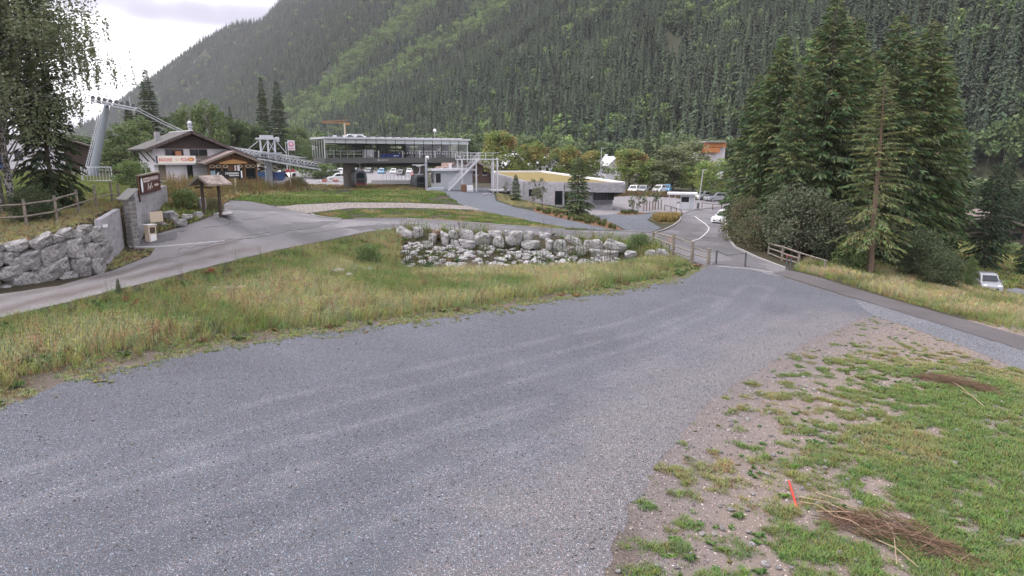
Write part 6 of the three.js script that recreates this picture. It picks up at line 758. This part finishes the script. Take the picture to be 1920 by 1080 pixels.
// ---------------------------------------------------------------- houses further off
{
  const house = (px, D, lab, w, h, rh, wallM, roofM, turn, dp = 8, win = 3) => { const p = P(px, 330, D); p.y = H(p.x, p.z); const c = thing('chalet_house', lab, 'house', p, turn, 'houses of the village'); put('wall', prism([[-w / 2, -1], [w / 2, -1], [w / 2, h], [0, h + rh * .9], [-w / 2, h]], -dp, 0), wallM, c); const rf = put('roof', [roofSlope(-w / 2 - 1, h - .25, 0, h + rh + .1, -dp - 1, 1.2, .25), roofSlope(0, h + rh + .1, w / 2 + 1, h - .25, -dp - 1, 1.2, .25)], roofM, c); put('chimney', bx(w * .15, w * .15 + .7, h + rh * .4, h + rh + .9, -dp * .5, -dp * .5 + .7), mPlaster, rf); for (let i = 0; i < win; i++) { const x = -w / 2 + (i + .5) * w / win - .5, q = put('window', bx(x, x + 1, h * .55, h * .55 + 1.2, .0, .06), mGlassDark, c); put('frame', bx(x - .08, x + 1.08, h * .55 - .1, h * .55, .0, .12), mWhite, q); } return c; };
  const pale = std([.50, .50, .54]), brown = std([.16, .10, .08]);
  house(893, 150, 'dark timber chalet seen past the right end of the station', 6.2, 3.2, 1.6, std([.10, .06, .05]), std([.25, .2, .19]), -.25, 9); house(966, 190, 'chalet with a steep pale roof between the yellow and russet maples', 7, 3.2, 3.6, mWoodDark, pale, .5); house(1026, 205, 'chalet with a pale roof behind the russet maple', 7, 3.4, 3, mPlaster, pale, .3); house(1098, 200, 'house with white gutters behind the bronze maples', 8, 4, 2.4, mWoodDark, std([.32, .32, .36]), .2); house(1150, 195, 'house with a long pale roof behind the thin lamp post', 9, 4.4, 2.4, mPlaster, pale, .9); house(862, 165, 'pale chalet right behind the glass station', 6, 3, 2, mPlaster, brown, .4); house(835, 140, 'brick coloured shed seen below the station floor', 5, 2, 1.2, std([.3, .18, .13]), std([.35, .28, .27]), .1, 5, 2);
  const p = P(1330, 340, 185); p.y = H(p.x, p.z); const o = p, b = thing('balconied_house', 'tall white house with orange timber balconies beside the spruces', 'building', o); const or = std([.50, .20, .075]);
  put('wall', pbox(1311, 286, 1334, 335, 185, 9, o), mPlaster, b); put('wall', pbox(1329, 276, 1360, 335, 186, 9, o), mPlaster, b); put('balcony', pbox(1306, 277, 1350, 286, 183.5, 2.5, o), or, b); put('balcony', pbox(1324, 268, 1362, 276, 184, 2.5, o), or, b); put('roof', pbox(1322, 264, 1362, 267, 183, 10, o), std([.3, .28, .27]), b); for (const [x, y] of [[1317, 289], [1316, 301], [1322, 313]]) { const w = put('window', pbox(x, y, x + 4, y + 5, 184.85, .1, o), mGlassDark, b); put('frame', pbox(x - .6, y - .6, x + 4.6, y, 184.8, .1, o), mWood, w); } put('balcony', pbox(1306, 322, 1340, 331, 183.5, 2.5, o), or, b);
  const q = P(1790, 400, 170); q.y = H(q.x, q.z); const t = thing('orange_roofed_house', 'house with a bright orange roof and pale chimneys behind the trees', 'house', q, .3); put('wall', bx(-3, 3, -1, 7, -6, 0), mTimber, t); const rr = heightAt(q, 349); put('roof', [roofSlope(-3.6, rr - 1.2, 0, rr + 1, -7, 1, .25), roofSlope(0, rr + 1, 3.6, rr - 1.2, -7, 1, .25)], std([.62, .18, .06]), t); for (const x of [-.6, 1.1]) put('chimney', bx(x, x + .9, rr, rr + 1.9, -1.6, -.8), std([.6, .5, .42]), t);
  const r = P(1880, 468, 88); r.y = H(r.x, r.z); const bn = thing('wooden_barn', 'weathered wooden barn with a broad brown shingle roof among spruces', 'building', r, -.35); put('wall', prism([[-6.5, -1], [3.5, -1], [3.5, 1.6], [-1.5, 3.7], [-6.5, 1.8]], -7, 0), mTimber, bn); put('roof', [roofSlope(-8, 1.5, -1.5, 4.2, -8, 1.2, .22), roofSlope(-1.5, 4.2, 4.4, 1.5, -8, 1.2, .22)], std([.16, .125, .11]), bn); put('door', bx(-3, -1, 0, 2, .02, .1), mWoodDark, bn); put('window', bx(.8, 1.9, .7, 1.6, .02, .08), mGlassDark, bn);
  const e = gp(1785.5, 527), eb = thing('utility_box', 'small grey utility box in the grass near the silver hatchback', 'box', e, .4); put('box_body', bx(-.22, .22, -.1, .5, -.18, .18), mGalv, eb); put('box_lid', bx(-.26, .26, .5, .56, -.22, .22), mRail, eb); put('box_door', bx(-.18, .18, .05, .45, .18, .2), mRail, eb);
}
// ---------------------------------------------------------------- planting beds
const MULCH = polyPx([[1000, 391], [1040, 397], [1100, 407], [1146, 418], [1168, 432], [1150, 431], [1090, 418.5], [1030, 405], [1000, 396.5]], 12), MULCH2 = polyPx([[1156, 400], [1180, 397.5], [1208, 399], [1208, 402], [1180, 403.5], [1158, 402.5]], 10), BED = polyPx([[1216, 412], [1232, 405.5], [1256, 404.5], [1276, 410], [1266, 420], [1240, 420]], 10);
const mulchCol = (x, z) => { const n = fbm(x * 1.5, z * 1.5, 3, 3); return [lerp(.38, .75, n), lerp(.19, .42, n), lerp(.1, .26, n)]; };
drape('bark_bed', MULCH, M.soil, .04, mulchCol, 'long bed of orange bark mulch beside the gravel path', 2, .2); drape('bark_bed', MULCH2, M.soil, .044, mulchCol, 'small bed of bark mulch under the saplings', 2); drape('grass_bed', BED, M.soil, .044, () => [.34, .29, .12], 'rounded bed of yellow grasses at the junction', 2);
{
  const clump = (seed, c1, c2, n = 70, tall = .6) => { rnd = mulberry(seed); const pos = [], col = []; for (let i = 0; i < n; i++) { const a = R(0, 6.28), r = R(0, .2), h = tall * R(.5, 1), l = R(.1, .5), w = .035, bxs = Math.cos(a) * r, bz = Math.sin(a) * r, tx = bxs + Math.cos(a) * l * tall, tz = bz + Math.sin(a) * l * tall, c = hslJit(rnd() < .5 ? c1 : c2, .4); pos.push(bxs - w * Math.sin(a), 0, bz + w * Math.cos(a), bxs + w * Math.sin(a), 0, bz - w * Math.cos(a), tx, h, tz); for (let q = 0; q < 3; q++) col.push(...c); } return rawGeo(pos, col); };
  const g1 = clump(5, [.09, .13, .04], [.14, .13, .05]), g2 = clump(6, [.32, .24, .08], [.22, .2, .07], 90, .75), fl = clump(7, [.4, .3, .12], [.36, .22, .08], 22, .9);
  const scat = (poly, n, name, label, group, g, sc) => { rnd = mulberry(n); let k = 0, t = 0; const xs = poly.map(p => p[0]), zs = poly.map(p => p[1]); while (k < n && t++ < 4000) { const x = R(Math.min(...xs), Math.max(...xs)), z = R(Math.min(...zs), Math.max(...zs)); if (polyDist(x, z, poly) < .25) continue; const o = thing(name, label, 'plant', onG(x, z, .03), R(0, 6), group); put('leaves', g, M.needle, o); if (g === g2) put('flower_stalks', fl, M.needle, o); o.scale.setScalar(sc * R(.75, 1.2)); k++; } };
  scat(MULCH, 60, 'bed_plant', 'low leafy plant in the long bark mulch bed', 'plants of the long bark bed', g1, 1.0); scat(MULCH2, 14, 'bed_plant', 'low leafy plant in the small bark bed under the saplings', 'plants of the small bark bed', g1, .9); scat(BED, 34, 'feather_plant', 'yellow ornamental grass clump in the rounded bed', 'grasses of the rounded bed', g2, 1.1);
}
// ---------------------------------------------------------------- grass, weeds, litter
function tuftGeo(seed, n, h, spread, lean, w, head = 0) { // unit colours are multiplied by each copy's own
  rnd = mulberry(seed); const pos = [], col = [];
  for (let i = 0; i < n; i++) {
    const a = R(0, 6.283), r = Math.sqrt(rnd()) * spread, hh = h * R(.45, 1.1), l = hh * R(.1, lean), b = V(Math.cos(a) * r, 0, Math.sin(a) * r), d = R(0, 6.283), dx = Math.cos(d), dz = Math.sin(d), s = V(-dz, 0, dx).multiplyScalar(w * R(.6, 1.2)), m = b.clone().add(V(dx * l * .35, hh * .6, dz * l * .35)), t = b.clone().add(V(dx * l, hh, dz * l)), c = hslJit([1, 1, 1], .45);
    const tri = (p, q, o) => { for (const v of [p, q, o]) { pos.push(v.x, v.y, v.z); col.push(...c); } };
    tri(b.clone().sub(s), b.clone().add(s), m.clone().add(s.clone().multiplyScalar(.7))); tri(b.clone().sub(s), m.clone().add(s.clone().multiplyScalar(.7)), m.clone().sub(s.clone().multiplyScalar(.7))); tri(m.clone().sub(s.clone().multiplyScalar(.7)), m.clone().add(s.clone().multiplyScalar(.7)), t);
    if (head && rnd() < head) { const k = t.clone().add(V(dx * .03, .09, dz * .03)); tri(t.clone().sub(s.clone().multiplyScalar(1.6)), t.clone().add(s.clone().multiplyScalar(1.6)), k); }
  }
  return rawGeo(pos, col);
}
function rosette(seed, n, L, w) { rnd = mulberry(seed); const pos = [], col = []; for (let i = 0; i < n; i++) { const a = R(0, 6.283), l = L * R(.6, 1.1), dx = Math.cos(a), dz = Math.sin(a), up = l * R(.25, .8), s = V(-dz, 0, dx).multiplyScalar(w * R(.6, 1.1)), b = V(0, .01, 0), m = V(dx * l * .5, up, dz * l * .5), t = V(dx * l, up * .75, dz * l), c = hslJit([1, 1, 1], .4); for (const v of [b, m.clone().add(s), t, b, t, m.clone().sub(s)]) { pos.push(v.x, v.y, v.z); col.push(...c); } } return rawGeo(pos, col); }
function scatter(name, label, poly, perM2, geos, fn, seed, wide) { // fn(x, z) -> null or {s: height scale, c: colour, g: geometry}
  const g = mulberry(seed), xs = poly.map(p => p[0]), zs = poly.map(p => p[1]), x0 = Math.min(...xs), x1 = Math.max(...xs), z0 = Math.min(...zs), z1 = Math.max(...zs), N = Math.round((x1 - x0) * (z1 - z0) * perM2), lists = geos.map(() => []);
  for (let i = 0; i < N; i++) { const x = lerp(x0, x1, g()), z = lerp(z0, z1, g()), a = g(), b = g(), k = g(); const d = polyDist(x, z, poly); if (d < 0) continue; const f = fn(x, z, d, a, b); if (f) lists[f.g ?? Math.floor(k * geos.length)].push([x, z, f.s, f.c, a * 6.28, f.w ?? 1]); }
  const m4 = new THREE.Matrix4(), q = new THREE.Quaternion(), cc = new THREE.Color(); let total = 0;
  geos.forEach((geo, gi) => { const l = lists[gi]; if (!l.length) return; total += l.length; const im = new THREE.InstancedMesh(geo, M.needle, l.length); im.name = numbered(name); im.castShadow = im.receiveShadow = true; l.forEach(([x, z, s, c, a, w], i) => { q.setFromAxisAngle(UPV, a); m4.compose(V(x, H(x, z) - .01, z), q, V(s * w, s, s * w)); im.setMatrixAt(i, m4); im.setColorAt(i, cc.setRGB(...c)); }); tag(im, label, 'grass', null, 'stuff'); scene.add(im); });
  console.log(name, total);
}
const mixc = (a, b, t) => a.map((v, i) => lerp(v, b[i], t)), jit = (c, a) => c.map((v, i) => v * (0.7 + .6 * ((a * (7.3 + i * .4)) % 1)));
const GREEN = [.155, .21, .06], DRY = [.46, .40, .22], OLIVE = [.27, .26, .105], LAWN = [.125, .185, .04], STRAW = [.42, .36, .2], RUST = [.21, .125, .07];
const tall = [0, 1, 2].map(i => tuftGeo(500 + i, 16, .42, .12, .7, .007, .6)), short = [0, 1, 2].map(i => tuftGeo(510 + i, 16, .16, .1, .9, .007)), coarse = [0, 1, 2].map(i => tuftGeo(520 + i, 22, .22, .3, .8, .02)), weedG = [rosette(530, 14, .22, .035), rosette(531, 10, .16, .04)];
const stalk = (() => { rnd = mulberry(540); const pos = [], col = []; for (let k = 0; k < 4; k++) { const a = R(0, 6.28), b = V(Math.cos(a) * .06, 0, Math.sin(a) * .06), t = b.clone().add(V(R(-.12, .12), R(.7, 1), R(-.12, .12))); const add = (p, q, w) => { const s = V(w, 0, 0), s2 = V(0, 0, w); for (const u of [s, s2]) for (const v of [p.clone().sub(u), p.clone().add(u), q]) { pos.push(v.x, v.y, v.z); col.push(.8, .75, .7); } }; add(b, t, .008); for (let i = 0; i < 16; i++) { const p = b.clone().lerp(t, R(.2, 1)), d = V(R(-1, 1), R(-.2, .6), R(-1, 1)).multiplyScalar(.09); add(p, p.clone().add(d), .012); } } return rawGeo(pos, col); })();
// the meadow between lane and yard
const MEAD = polyPx([[-160, 662], [0, 602], [110, 577], [220, 549], [320, 525], [420, 498], [520, 474], [620, 454], [700, 438], [748, 432], [756, 452], [748, 480], [752, 508], [800, 512], [950, 508], [1150, 500], [1215, 488], [1255, 478], [1298, 494], [1322, 503], [1284, 524], [1150, 549], [1000, 572], [850, 596], [700, 615], [560, 634], [420, 656], [260, 688], [130, 722], [0, 772], [-160, 846]]);
scatter('meadow_grass', 'tall dry meadow grass between the lane and the gravel yard', MEAD, 62, [...tall, ...short], (x, z, d, a, b) => {
  const dy = polyDist(x, z, YARD), dr = polyDist(x, z, ROAD), n = fbm(x * .28, z * .28, 3, 3), m = fbm(x * 1.1, z * 1.1, 7, 2), edge = sstep(.1, 2.4, -dy + (m - .5) * 1.6), lane = 1 - sstep(.6, 4.5, -dr);
  if (b > .35 + .65 * edge || m < .24) return null;
  const dry = clamp(sstep(.36, .62, n) * edge * (1 - lane * .5)), s = lerp(.38, 1, edge) * lerp(.75, 1.05, n) * lerp(1, .62, lane) * (.75 + .5 * a);
  return { s: edge > .35 ? s : s * 1.6, g: edge > .35 ? Math.floor(a * 2.999) : 3 + Math.floor(a * 2.999), c: jit(mixc(mixc(OLIVE, GREEN, .35 + .65 * (m > .5 ? 1 : 0)), DRY, dry * (.3 + .6 * b)), a) };
}, 600);
scatter('meadow_weeds', 'leafy weeds and dead stalks mixed through the meadow', MEAD, 4, [...weedG, stalk], (x, z, d, a, b) => { const dr = -polyDist(x, z, ROAD); if (d < .3) return null; const lane = dr < 5; return b < (lane ? .5 : .16) ? { s: lane ? R(1.2, 2.2) : 1.3, g: a < .5 ? 0 : 1, c: jit(a < .15 ? RUST : [.10, .14, .045], b) } : b > .93 ? { s: .7 + a * .5, g: 2, c: jit([.2, .15, .09], a) } : null; }, 601);
// ditch lip and wall top
scatter('verge_grass', 'rough grass along the top of the ditch wall', polyPx([[700, 433], [760, 429.5], [900, 436], [1060, 446], [1170, 454], [1232, 463], [1258, 480], [1215, 487], [1150, 462], [1060, 447], [980, 441], [860, 437], [760, 434]]), 34, [...short, tall[0]], (x, z, d, a, b) => ({ s: 1.2 + b, c: jit(mixc(OLIVE, GREEN, b), a), w: 1.2 }), 602);
scatter('ditch_weeds', 'leafy weeds growing between the ditch stones', polyPx([[745, 440], [1000, 470], [1180, 490], [1100, 505], [780, 510], [740, 480]]), 1.6, [...weedG, stalk], (x, z, d, a, b) => ({ s: 1.4 + b * 1.2, c: jit([.13, .16, .06], a) }), 603);
// lawns
const LAWN1 = polyPx([[418, 374], [432, 375], [470, 377], [520, 387], [560, 382.5], [650, 379], [760, 379.5], [840, 383], [884, 387], [868, 386], [848, 373], [830, 361], [790, 356], [700, 357], [588, 358], [500, 362], [440, 366]]), LAWN2 = polyPx([[590, 402], [602, 398], [650, 392.5], [760, 392], [840, 393.5], [905, 397], [985, 413], [1060, 428], [1162, 433], [1060, 429.5], [980, 424.5], [900, 418.5], [830, 413], [760, 409], [666, 409.5], [640, 410], [605, 406.5]]), BANK = polyPx([[930, 362], [935, 376], [965, 387], [1003, 391], [1040, 396.5], [1100, 406], [1085, 400], [1060, 394], [1020, 386], [985, 375], [950, 366]]);
scatter('lawn_grass', 'mown green lawn below the lift station', LAWN1, 7, coarse, (x, z, d, a, b) => { const n = fbm(x * .3, z * .3, 3, 3); return n < .33 ? null : { s: .55 + .9 * n, c: jit(mixc(LAWN, OLIVE, sstep(.55, .7, n) * .7), a), w: 1.3 }; }, 604);
scatter('lawn_grass', 'green lawn between pebble strip and kerb', LAWN2, 12, coarse, (x, z, d, a, b) => { const n = fbm(x * .4, z * .4, 6, 3); return n < .36 ? null : { s: .5 + .5 * n, c: jit(mixc(LAWN, [.3, .24, .12], sstep(.5, .68, n)), a), w: 1.1 }; }, 605);
scatter('bank_grass', 'thin dry grass on the bank beside the gravel path', BANK, 8, coarse, (x, z, d, a, b) => ({ s: .5 + .4 * b, c: jit(mixc(OLIVE, DRY, a * .7), b), w: 1.2 }), 606);
scatter('embankment_weeds', 'reddish weeds on the embankment below the restaurant', polyPx([[312, 382], [312, 352], [360, 350], [420, 348], [480, 352], [560, 348], [572, 360], [500, 364], [430, 372], [410, 380], [400, 400], [380, 392], [345, 398]]), 8, [...coarse, stalk], (x, z, d, a, b) => ({ s: .9 + 1.3 * b, c: jit(b < .3 ? RUST : b < .7 ? OLIVE : [.3, .24, .12], a), w: 1.1 }), 607);
scatter('field_grass', 'rough grass and weeds around the car park', polyPx([[545, 345], [575, 357], [640, 357], [700, 356], [790, 355], [800, 345], [720, 343], [660, 348]]), 4, coarse, (x, z, d, a, b) => ({ s: .8 + .8 * b, c: jit(mixc(OLIVE, RUST, b * .6), a), w: 1.4 }), 608);
// lawn of the terrace and slopes beside the walls
const TLAWN = [[-23.2, -21.3], [-21.45, -25.8], [-19.75, -29.8], [-20.7, -31.7], [-22.1, -35.3], [-24.3, -43.7], [-28, -47.5], [-36, -60], [-44, -76], [-62, -84], [-62, -50], [-40, -30], [-34, -18]];
scatter('terrace_grass', 'short dry lawn behind the timber fence', TLAWN, 44, [...short, coarse[0]], (x, z, d, a, b) => { const n = fbm(x * .25, z * .25, 3, 3), far = sstep(34, 50, -z); if (b < far * .6) return null; return { s: .55 + .5 * b, g: far > .5 ? 3 : Math.floor(a * 2.99), c: jit(mixc(mixc(OLIVE, DRY, .35 + .3 * n), LAWN, far * .8), a), w: far > .5 ? 1 : 1.3 }; }, 609);
scatter('verge_grass', 'grass slope below the long concrete wall', polyPx([[256, 452], [262, 446], [285, 438], [340, 424], [398, 404], [380, 392], [345, 380], [312, 384], [280, 412], [262, 432]]), 24, [...short, coarse[1]], (x, z, d, a, b) => ({ s: .8 + .6 * b, c: jit(mixc(OLIVE, LAWN, b * .7), a), w: 1.1 }), 610);
scatter('verge_grass', 'patchy grass at the foot of the short concrete wall', polyPx([[206, 492], [226, 472], [290, 467], [278, 480], [214, 505], [192, 512]]), 40, short, (x, z, d, a, b) => ({ s: .6 + .4 * b, c: jit(mixc(OLIVE, DRY, .4), a), w: 1.2 }), 611);
// bank right of the footpath
const RB = polyPx([[1484, 506], [1540, 520], [1597, 537], [1700, 567], [1800, 595], [1920, 628], [2060, 668], [2060, 590], [1920, 556], [1800, 536], [1700, 512], [1620, 500], [1560, 494], [1510, 490]]);
scatter('bank_grass', 'tall straw coloured grass on the bank beside the footpath', RB, 44, [...tall, ...short], (x, z, d, a, b) => { const e = sstep(.2, 1.8, -polyDist(x, z, PATH) + (fbm(x, z, 2, 2) - .5)), n = fbm(x * .55, z * .55, 9, 4); if (n < .33 && b > .4) return null; return { s: lerp(.9, .2 + .95 * n, e) * (.7 + .6 * b), g: e < .5 ? 3 + Math.floor(a * 2.99) : Math.floor(a * 2.99), c: jit(e < .5 ? mixc(LAWN, OLIVE, b) : mixc(mixc(OLIVE, GREEN, .6), STRAW, sstep(.4, .6, n) * (.4 + .6 * b)), a) }; }, 612);
scatter('clearing_grass', 'grass of the clearing around the barn and driveway', polyPx([[1560, 492], [1640, 502], [1720, 512], [1820, 534], [1930, 556], [2060, 588], [2060, 470], [1900, 440], [1760, 420], [1720, 440], [1640, 480]]), 7, coarse, (x, z, d, a, b) => polyDist(x, z, DRIVE) > -.1 ? null : { s: .7 + .9 * b, c: jit(mixc(LAWN, OLIVE, b), a), w: 1.2 }, 613);
// green corner of the yard: patchy turf over gravelly earth
const TURF = polyPx([[1612, 604], [1640, 592], [1700, 612], [1800, 650], [1920, 696], [2080, 760], [2080, 1250], [1080, 1250], [1120, 1110], [1156, 1000], [1196, 920], [1246, 848], [1300, 780], [1370, 728], [1444, 680], [1522, 638]]);
const GREENEDGE = linePx([[1260, 1150], [1370, 1000], [1450, 900], [1530, 800], [1570, 720], [1590, 684], [1690, 674], [1770, 680]], 30);
const inner = (x, z) => { let best = 1e9, sgn = 1; for (let i = 1; i < GREENEDGE.length; i++) { const [ax, az] = GREENEDGE[i - 1], [bx_, bz] = GREENEDGE[i], dx = bx_ - ax, dz = bz - az, t = clamp(((x - ax) * dx + (z - az) * dz) / (dx * dx + dz * dz)), d = Math.hypot(ax + t * dx - x, az + t * dz - z); if (d < best) { best = d; sgn = Math.sign(dx * (z - az) - dz * (x - ax)); } } return best * sgn; };
const turf = [0, 1, 2].map(i => tuftGeo(550 + i, 18, .085, .07, 1.1, .0045));
scatter('turf_grass', 'patchy short green grass on the stony corner of the yard', TURF, 230, turf, (x, z, d, a, b) => { const e = inner(x, z), n = fbm(x * 2.7, z * 2.7, 3, 4), m = fbm(x * .4, z * .4, 8, 3), cov = clamp(sstep(-4.2, 4.2, e) + (m - .5) * .5); if (n > .31 + cov * .43 || d < .05) return null; if (n > .24 + cov * .36 && b > .4) return null; return { s: .6 + .7 * b + .25 * cov, c: jit(mixc([.125, .185, .05], [.27, .23, .11], clamp((m - .42) * 2.2) + (a < .12 ? .4 : 0)), a), w: 1.25 }; }, 614);
scatter('turf_weeds', 'flat leafy weeds in the green corner', TURF, 5, weedG, (x, z, d, a, b) => { const e = inner(x, z); return e < -.8 && a > .12 || b > .6 ? null : { s: .4 + .4 * a, c: jit([.12, .19, .055], b) }; }, 615);
scatter('verge_tufts', 'scattered weeds along the gravel edge', polyPx([[-100, 850], [0, 790], [260, 700], [560, 645], [850, 606], [1000, 582], [1150, 557], [1280, 532], [1280, 522], [1150, 545], [1000, 568], [850, 592], [560, 629], [260, 682], [0, 764], [-100, 810]]), 30, [...short, weedG[1]], (x, z, d, a, b) => fbm(x * .9, z * .9, 4, 3) < .5 ? null : { s: .35 + .4 * b, c: jit(mixc(GREEN, OLIVE, b), a) }, 616);
scatter('verge_tufts', 'low sparse grass creeping over the gravel edge', MEAD, 60, short, (x, z, d, a, b) => { const dy = -polyDist(x, z, YARD); return dy > 1.5 || fbm(x * 1.2, z * 1.2, 14, 3) < .42 ? null : { s: .3 + .45 * b, c: jit(mixc(mixc(OLIVE, GREEN, b), DRY, a * .4), a), w: 1.5 }; }, 617);
scatter('hedge_strip', 'low brownish hedge strip between plaza and parked cars', polyPx([[1150, 364], [1180, 362.5], [1260, 366], [1300, 371], [1300, 375], [1260, 370], [1180, 367], [1150, 368]], 10), 9, coarse, (x, z, d, a, b) => ({ s: 2 + 2 * b, c: jit(b < .4 ? [.1, .14, .05] : [.17, .12, .06], a) }), 618);
{ // pebbles lying loose
  rnd = mulberry(700); const sm = [0, 1, 2].map(i => rockGeo(360 + i, 1, 7)), lists = [[], [], []], add = (poly, n, s0, s1, pale) => { const xs = poly.map(p => p[0]), zs = poly.map(p => p[1]); for (let i = 0; i < n; i++) { const x = R(Math.min(...xs), Math.max(...xs)), z = R(Math.min(...zs), Math.max(...zs)); if (polyDist(x, z, poly) < 0) continue; const q = rnd(); lists[i % 3].push([x, z, s0 + (s1 - s0) * q * q * q, pale]); } };
  add(TURF, 2600, .012, .075, 1); add(YARD, 26000, .010, .022, 0); add(YARD, 300, .015, .05, 1); add(TURF, 9000, .008, .02, 0); { const L0 = lists.map(l => l.length); for (let i = 0; i < 6000; i++) { const s = DIRTEDGE[Math.floor(rnd() * (DIRTEDGE.length - 1))], x = s[0] + R(-1.6, 1.6) + R(-.8, .8), z = s[1] + R(-1.6, 1.6), d = lineDist(x, z, DIRTEDGE); if (rnd() < d / 1.5) continue; lists[i % 3].push([x, z, R(.006, .016), 1]); } } add(TURF, 5000, .008, .022, 1); add(STRIP, 2500, .015, .04, .6); add(PEB, 3000, .04, .11, 1);
  const m4 = new THREE.Matrix4(), q = new THREE.Quaternion(), e = new THREE.Euler(); lists.forEach((l, k) => { const im = new THREE.InstancedMesh(sm[k], rockMats[0], l.length); im.name = numbered('loose_pebbles'); im.castShadow = im.receiveShadow = true; l.forEach(([x, z, s, p], i) => { q.setFromEuler(e.set(R(-.3, .3), R(0, 6), R(-.3, .3))); m4.compose(V(x, H(x, z) + .016 + s * .1, z), q, V(s * R(.9, 1.4), s * .6, s)); im.setMatrixAt(i, m4); const v = p ? R(.9, 1.7) : R(.7, 1.35); im.setColorAt(i, new THREE.Color().setRGB(v, v * .98, v * (p ? .97 : 1.05))); }); tag(im, 'loose stones scattered over the gravel and the stony corner', 'pebbles', null, 'stuff'); scene.add(im); });
}
{ // tall single weeds standing over the ditch and the verge
  [[828, 512, 1.9, 'tall dead weed in front of the ditch rubble'], [846, 510, 1.7, 'second tall dead weed in front of the ditch rubble'], [742, 508, 1.5, 'tall leafy stalk on the bank at the near end of the ditch wall'], [1018, 440, 1.7, 'tall bare stalk on top of the ditch wall'], [1036, 441, 1.5, 'second bare stalk on top of the ditch wall'], [868, 434, 1.0, 'low stalk on top of the ditch wall above the orange stone'], [443, 496, .9, 'single thistle stalk on the lane verge'], [1110, 447, 1.3, 'thin stalk on the wall top near the bark bed'], [700, 440, 1.0, 'stalk at the road edge before the ditch wall']].forEach(([px, py, s, lab], i) => { const o = thing('tall_weed', lab, 'weed', gp(px, py), i * 1.3, 'tall weeds along the ditch'); const m = M.needle.clone(); m.color.setRGB(...(i % 2 ? [.2, .17, .09] : [.16, .18, .08])); put('stalks', stalk, m, o); put('base_leaves', weedG[i % 2], m, o); o.scale.setScalar(s); });
}
{ // red stake and heaps of cut twigs
  const a = gp(1479, 906), b = gp(1494, 958), st = thing('red_stake', 'bright red wooden stake lying at the edge of the green corner', 'stake', a), d = b.clone().sub(a); put('stake_shaft', rod(V(0, .05, 0), d.clone().multiplyScalar(.92).add(V(0, .05, 0)), .022, .022, 8), std([.55, .05, .03]), st); put('stake_point', rod(d.clone().multiplyScalar(.92).add(V(0, .05, 0)), d.clone().add(V(0, .03, 0)), .022, .004, 8), std([.5, .12, .08]), st);
  const mTwig = [std([.22, .13, .095]), std([.32, .21, .15]), std([.15, .09, .065])], mBranch = std([.34, .25, .17]);
  const heap = (pos, lab, L, W, ang, n, sticks) => { const h = thing('twig_heap', lab, 'twigs', pos); rnd = mulberry(Math.round(n + L * 10)); const dir = V(Math.cos(ang), 0, Math.sin(ang)), sd = V(-dir.z, 0, dir.x), buck = [[], [], []]; for (let i = 0; i < n; i++) { const u = R(-.5, .5) * L, w = R(-.5, .5) * W * (1 - Math.abs(u / L) * .8), c = V(0, 0, 0).addScaledVector(dir, u).addScaledVector(sd, w), x = c.x + pos.x, z = c.z + pos.z, y = H(x, z) - pos.y + R(.01, .34) * (1 - Math.abs(u / L * 1.6)), t = dir.clone().applyAxisAngle(UPV, R(-1.2, 1.2)).multiplyScalar(R(.12, .45)); t.y = R(-.04, .06); const p0 = V(c.x, y, c.z).sub(t), p1 = V(c.x, y, c.z), p2 = p1.clone().add(t).add(V(R(-.05, .05), R(-.03, .05), R(-.05, .05))); buck[i % 3].push(tubePts([p0, p1, p2], .009, .004, 3)); } buck.forEach((l, i) => { if (l.length) put('twigs', mergeGeometries(l), mTwig[i], h); }); for (const [ax, ay, bx_, by] of sticks) { const p = gp(ax, ay).sub(pos).add(V(0, .05, 0)), q = gp(bx_, by).sub(pos).add(V(0, .12, 0)), m = p.clone().lerp(q, .5).add(V(0, .08, 0)); put('branch', tubePts([p, m, q], .012, .007, 5), mBranch, h); } return h; };
  heap(gp(1680, 1010), 'large heap of brown cut twigs near the red stake', 2.3, .95, .62, 330, [[1530, 963, 1650, 985], [1495, 935, 1600, 975], [1550, 968, 1640, 1015], [1530, 928, 1620, 975], [1600, 975, 1700, 1005], [1670, 985, 1680, 1070], [1640, 1015, 1720, 1075], [1500, 945, 1560, 975]]);
  heap(gp(1795, 722), 'smaller reddish heap of twigs farther up in the grass', 2.2, .9, .75, 260, [[1800, 735, 1845, 770], [1770, 710, 1842, 768]]);
}
let tris = 0; scene.traverse(o => { if (o.isMesh && !o.isInstancedMesh) tris += (o.geometry.index ? o.geometry.index.count : o.geometry.attributes.position.count) / 3; }); console.log('triangles', tris);
scene.traverse(o => { if (o.isMesh) { o.castShadow = true; o.receiveShadow = true; } });
renderer.render(scene, camera);
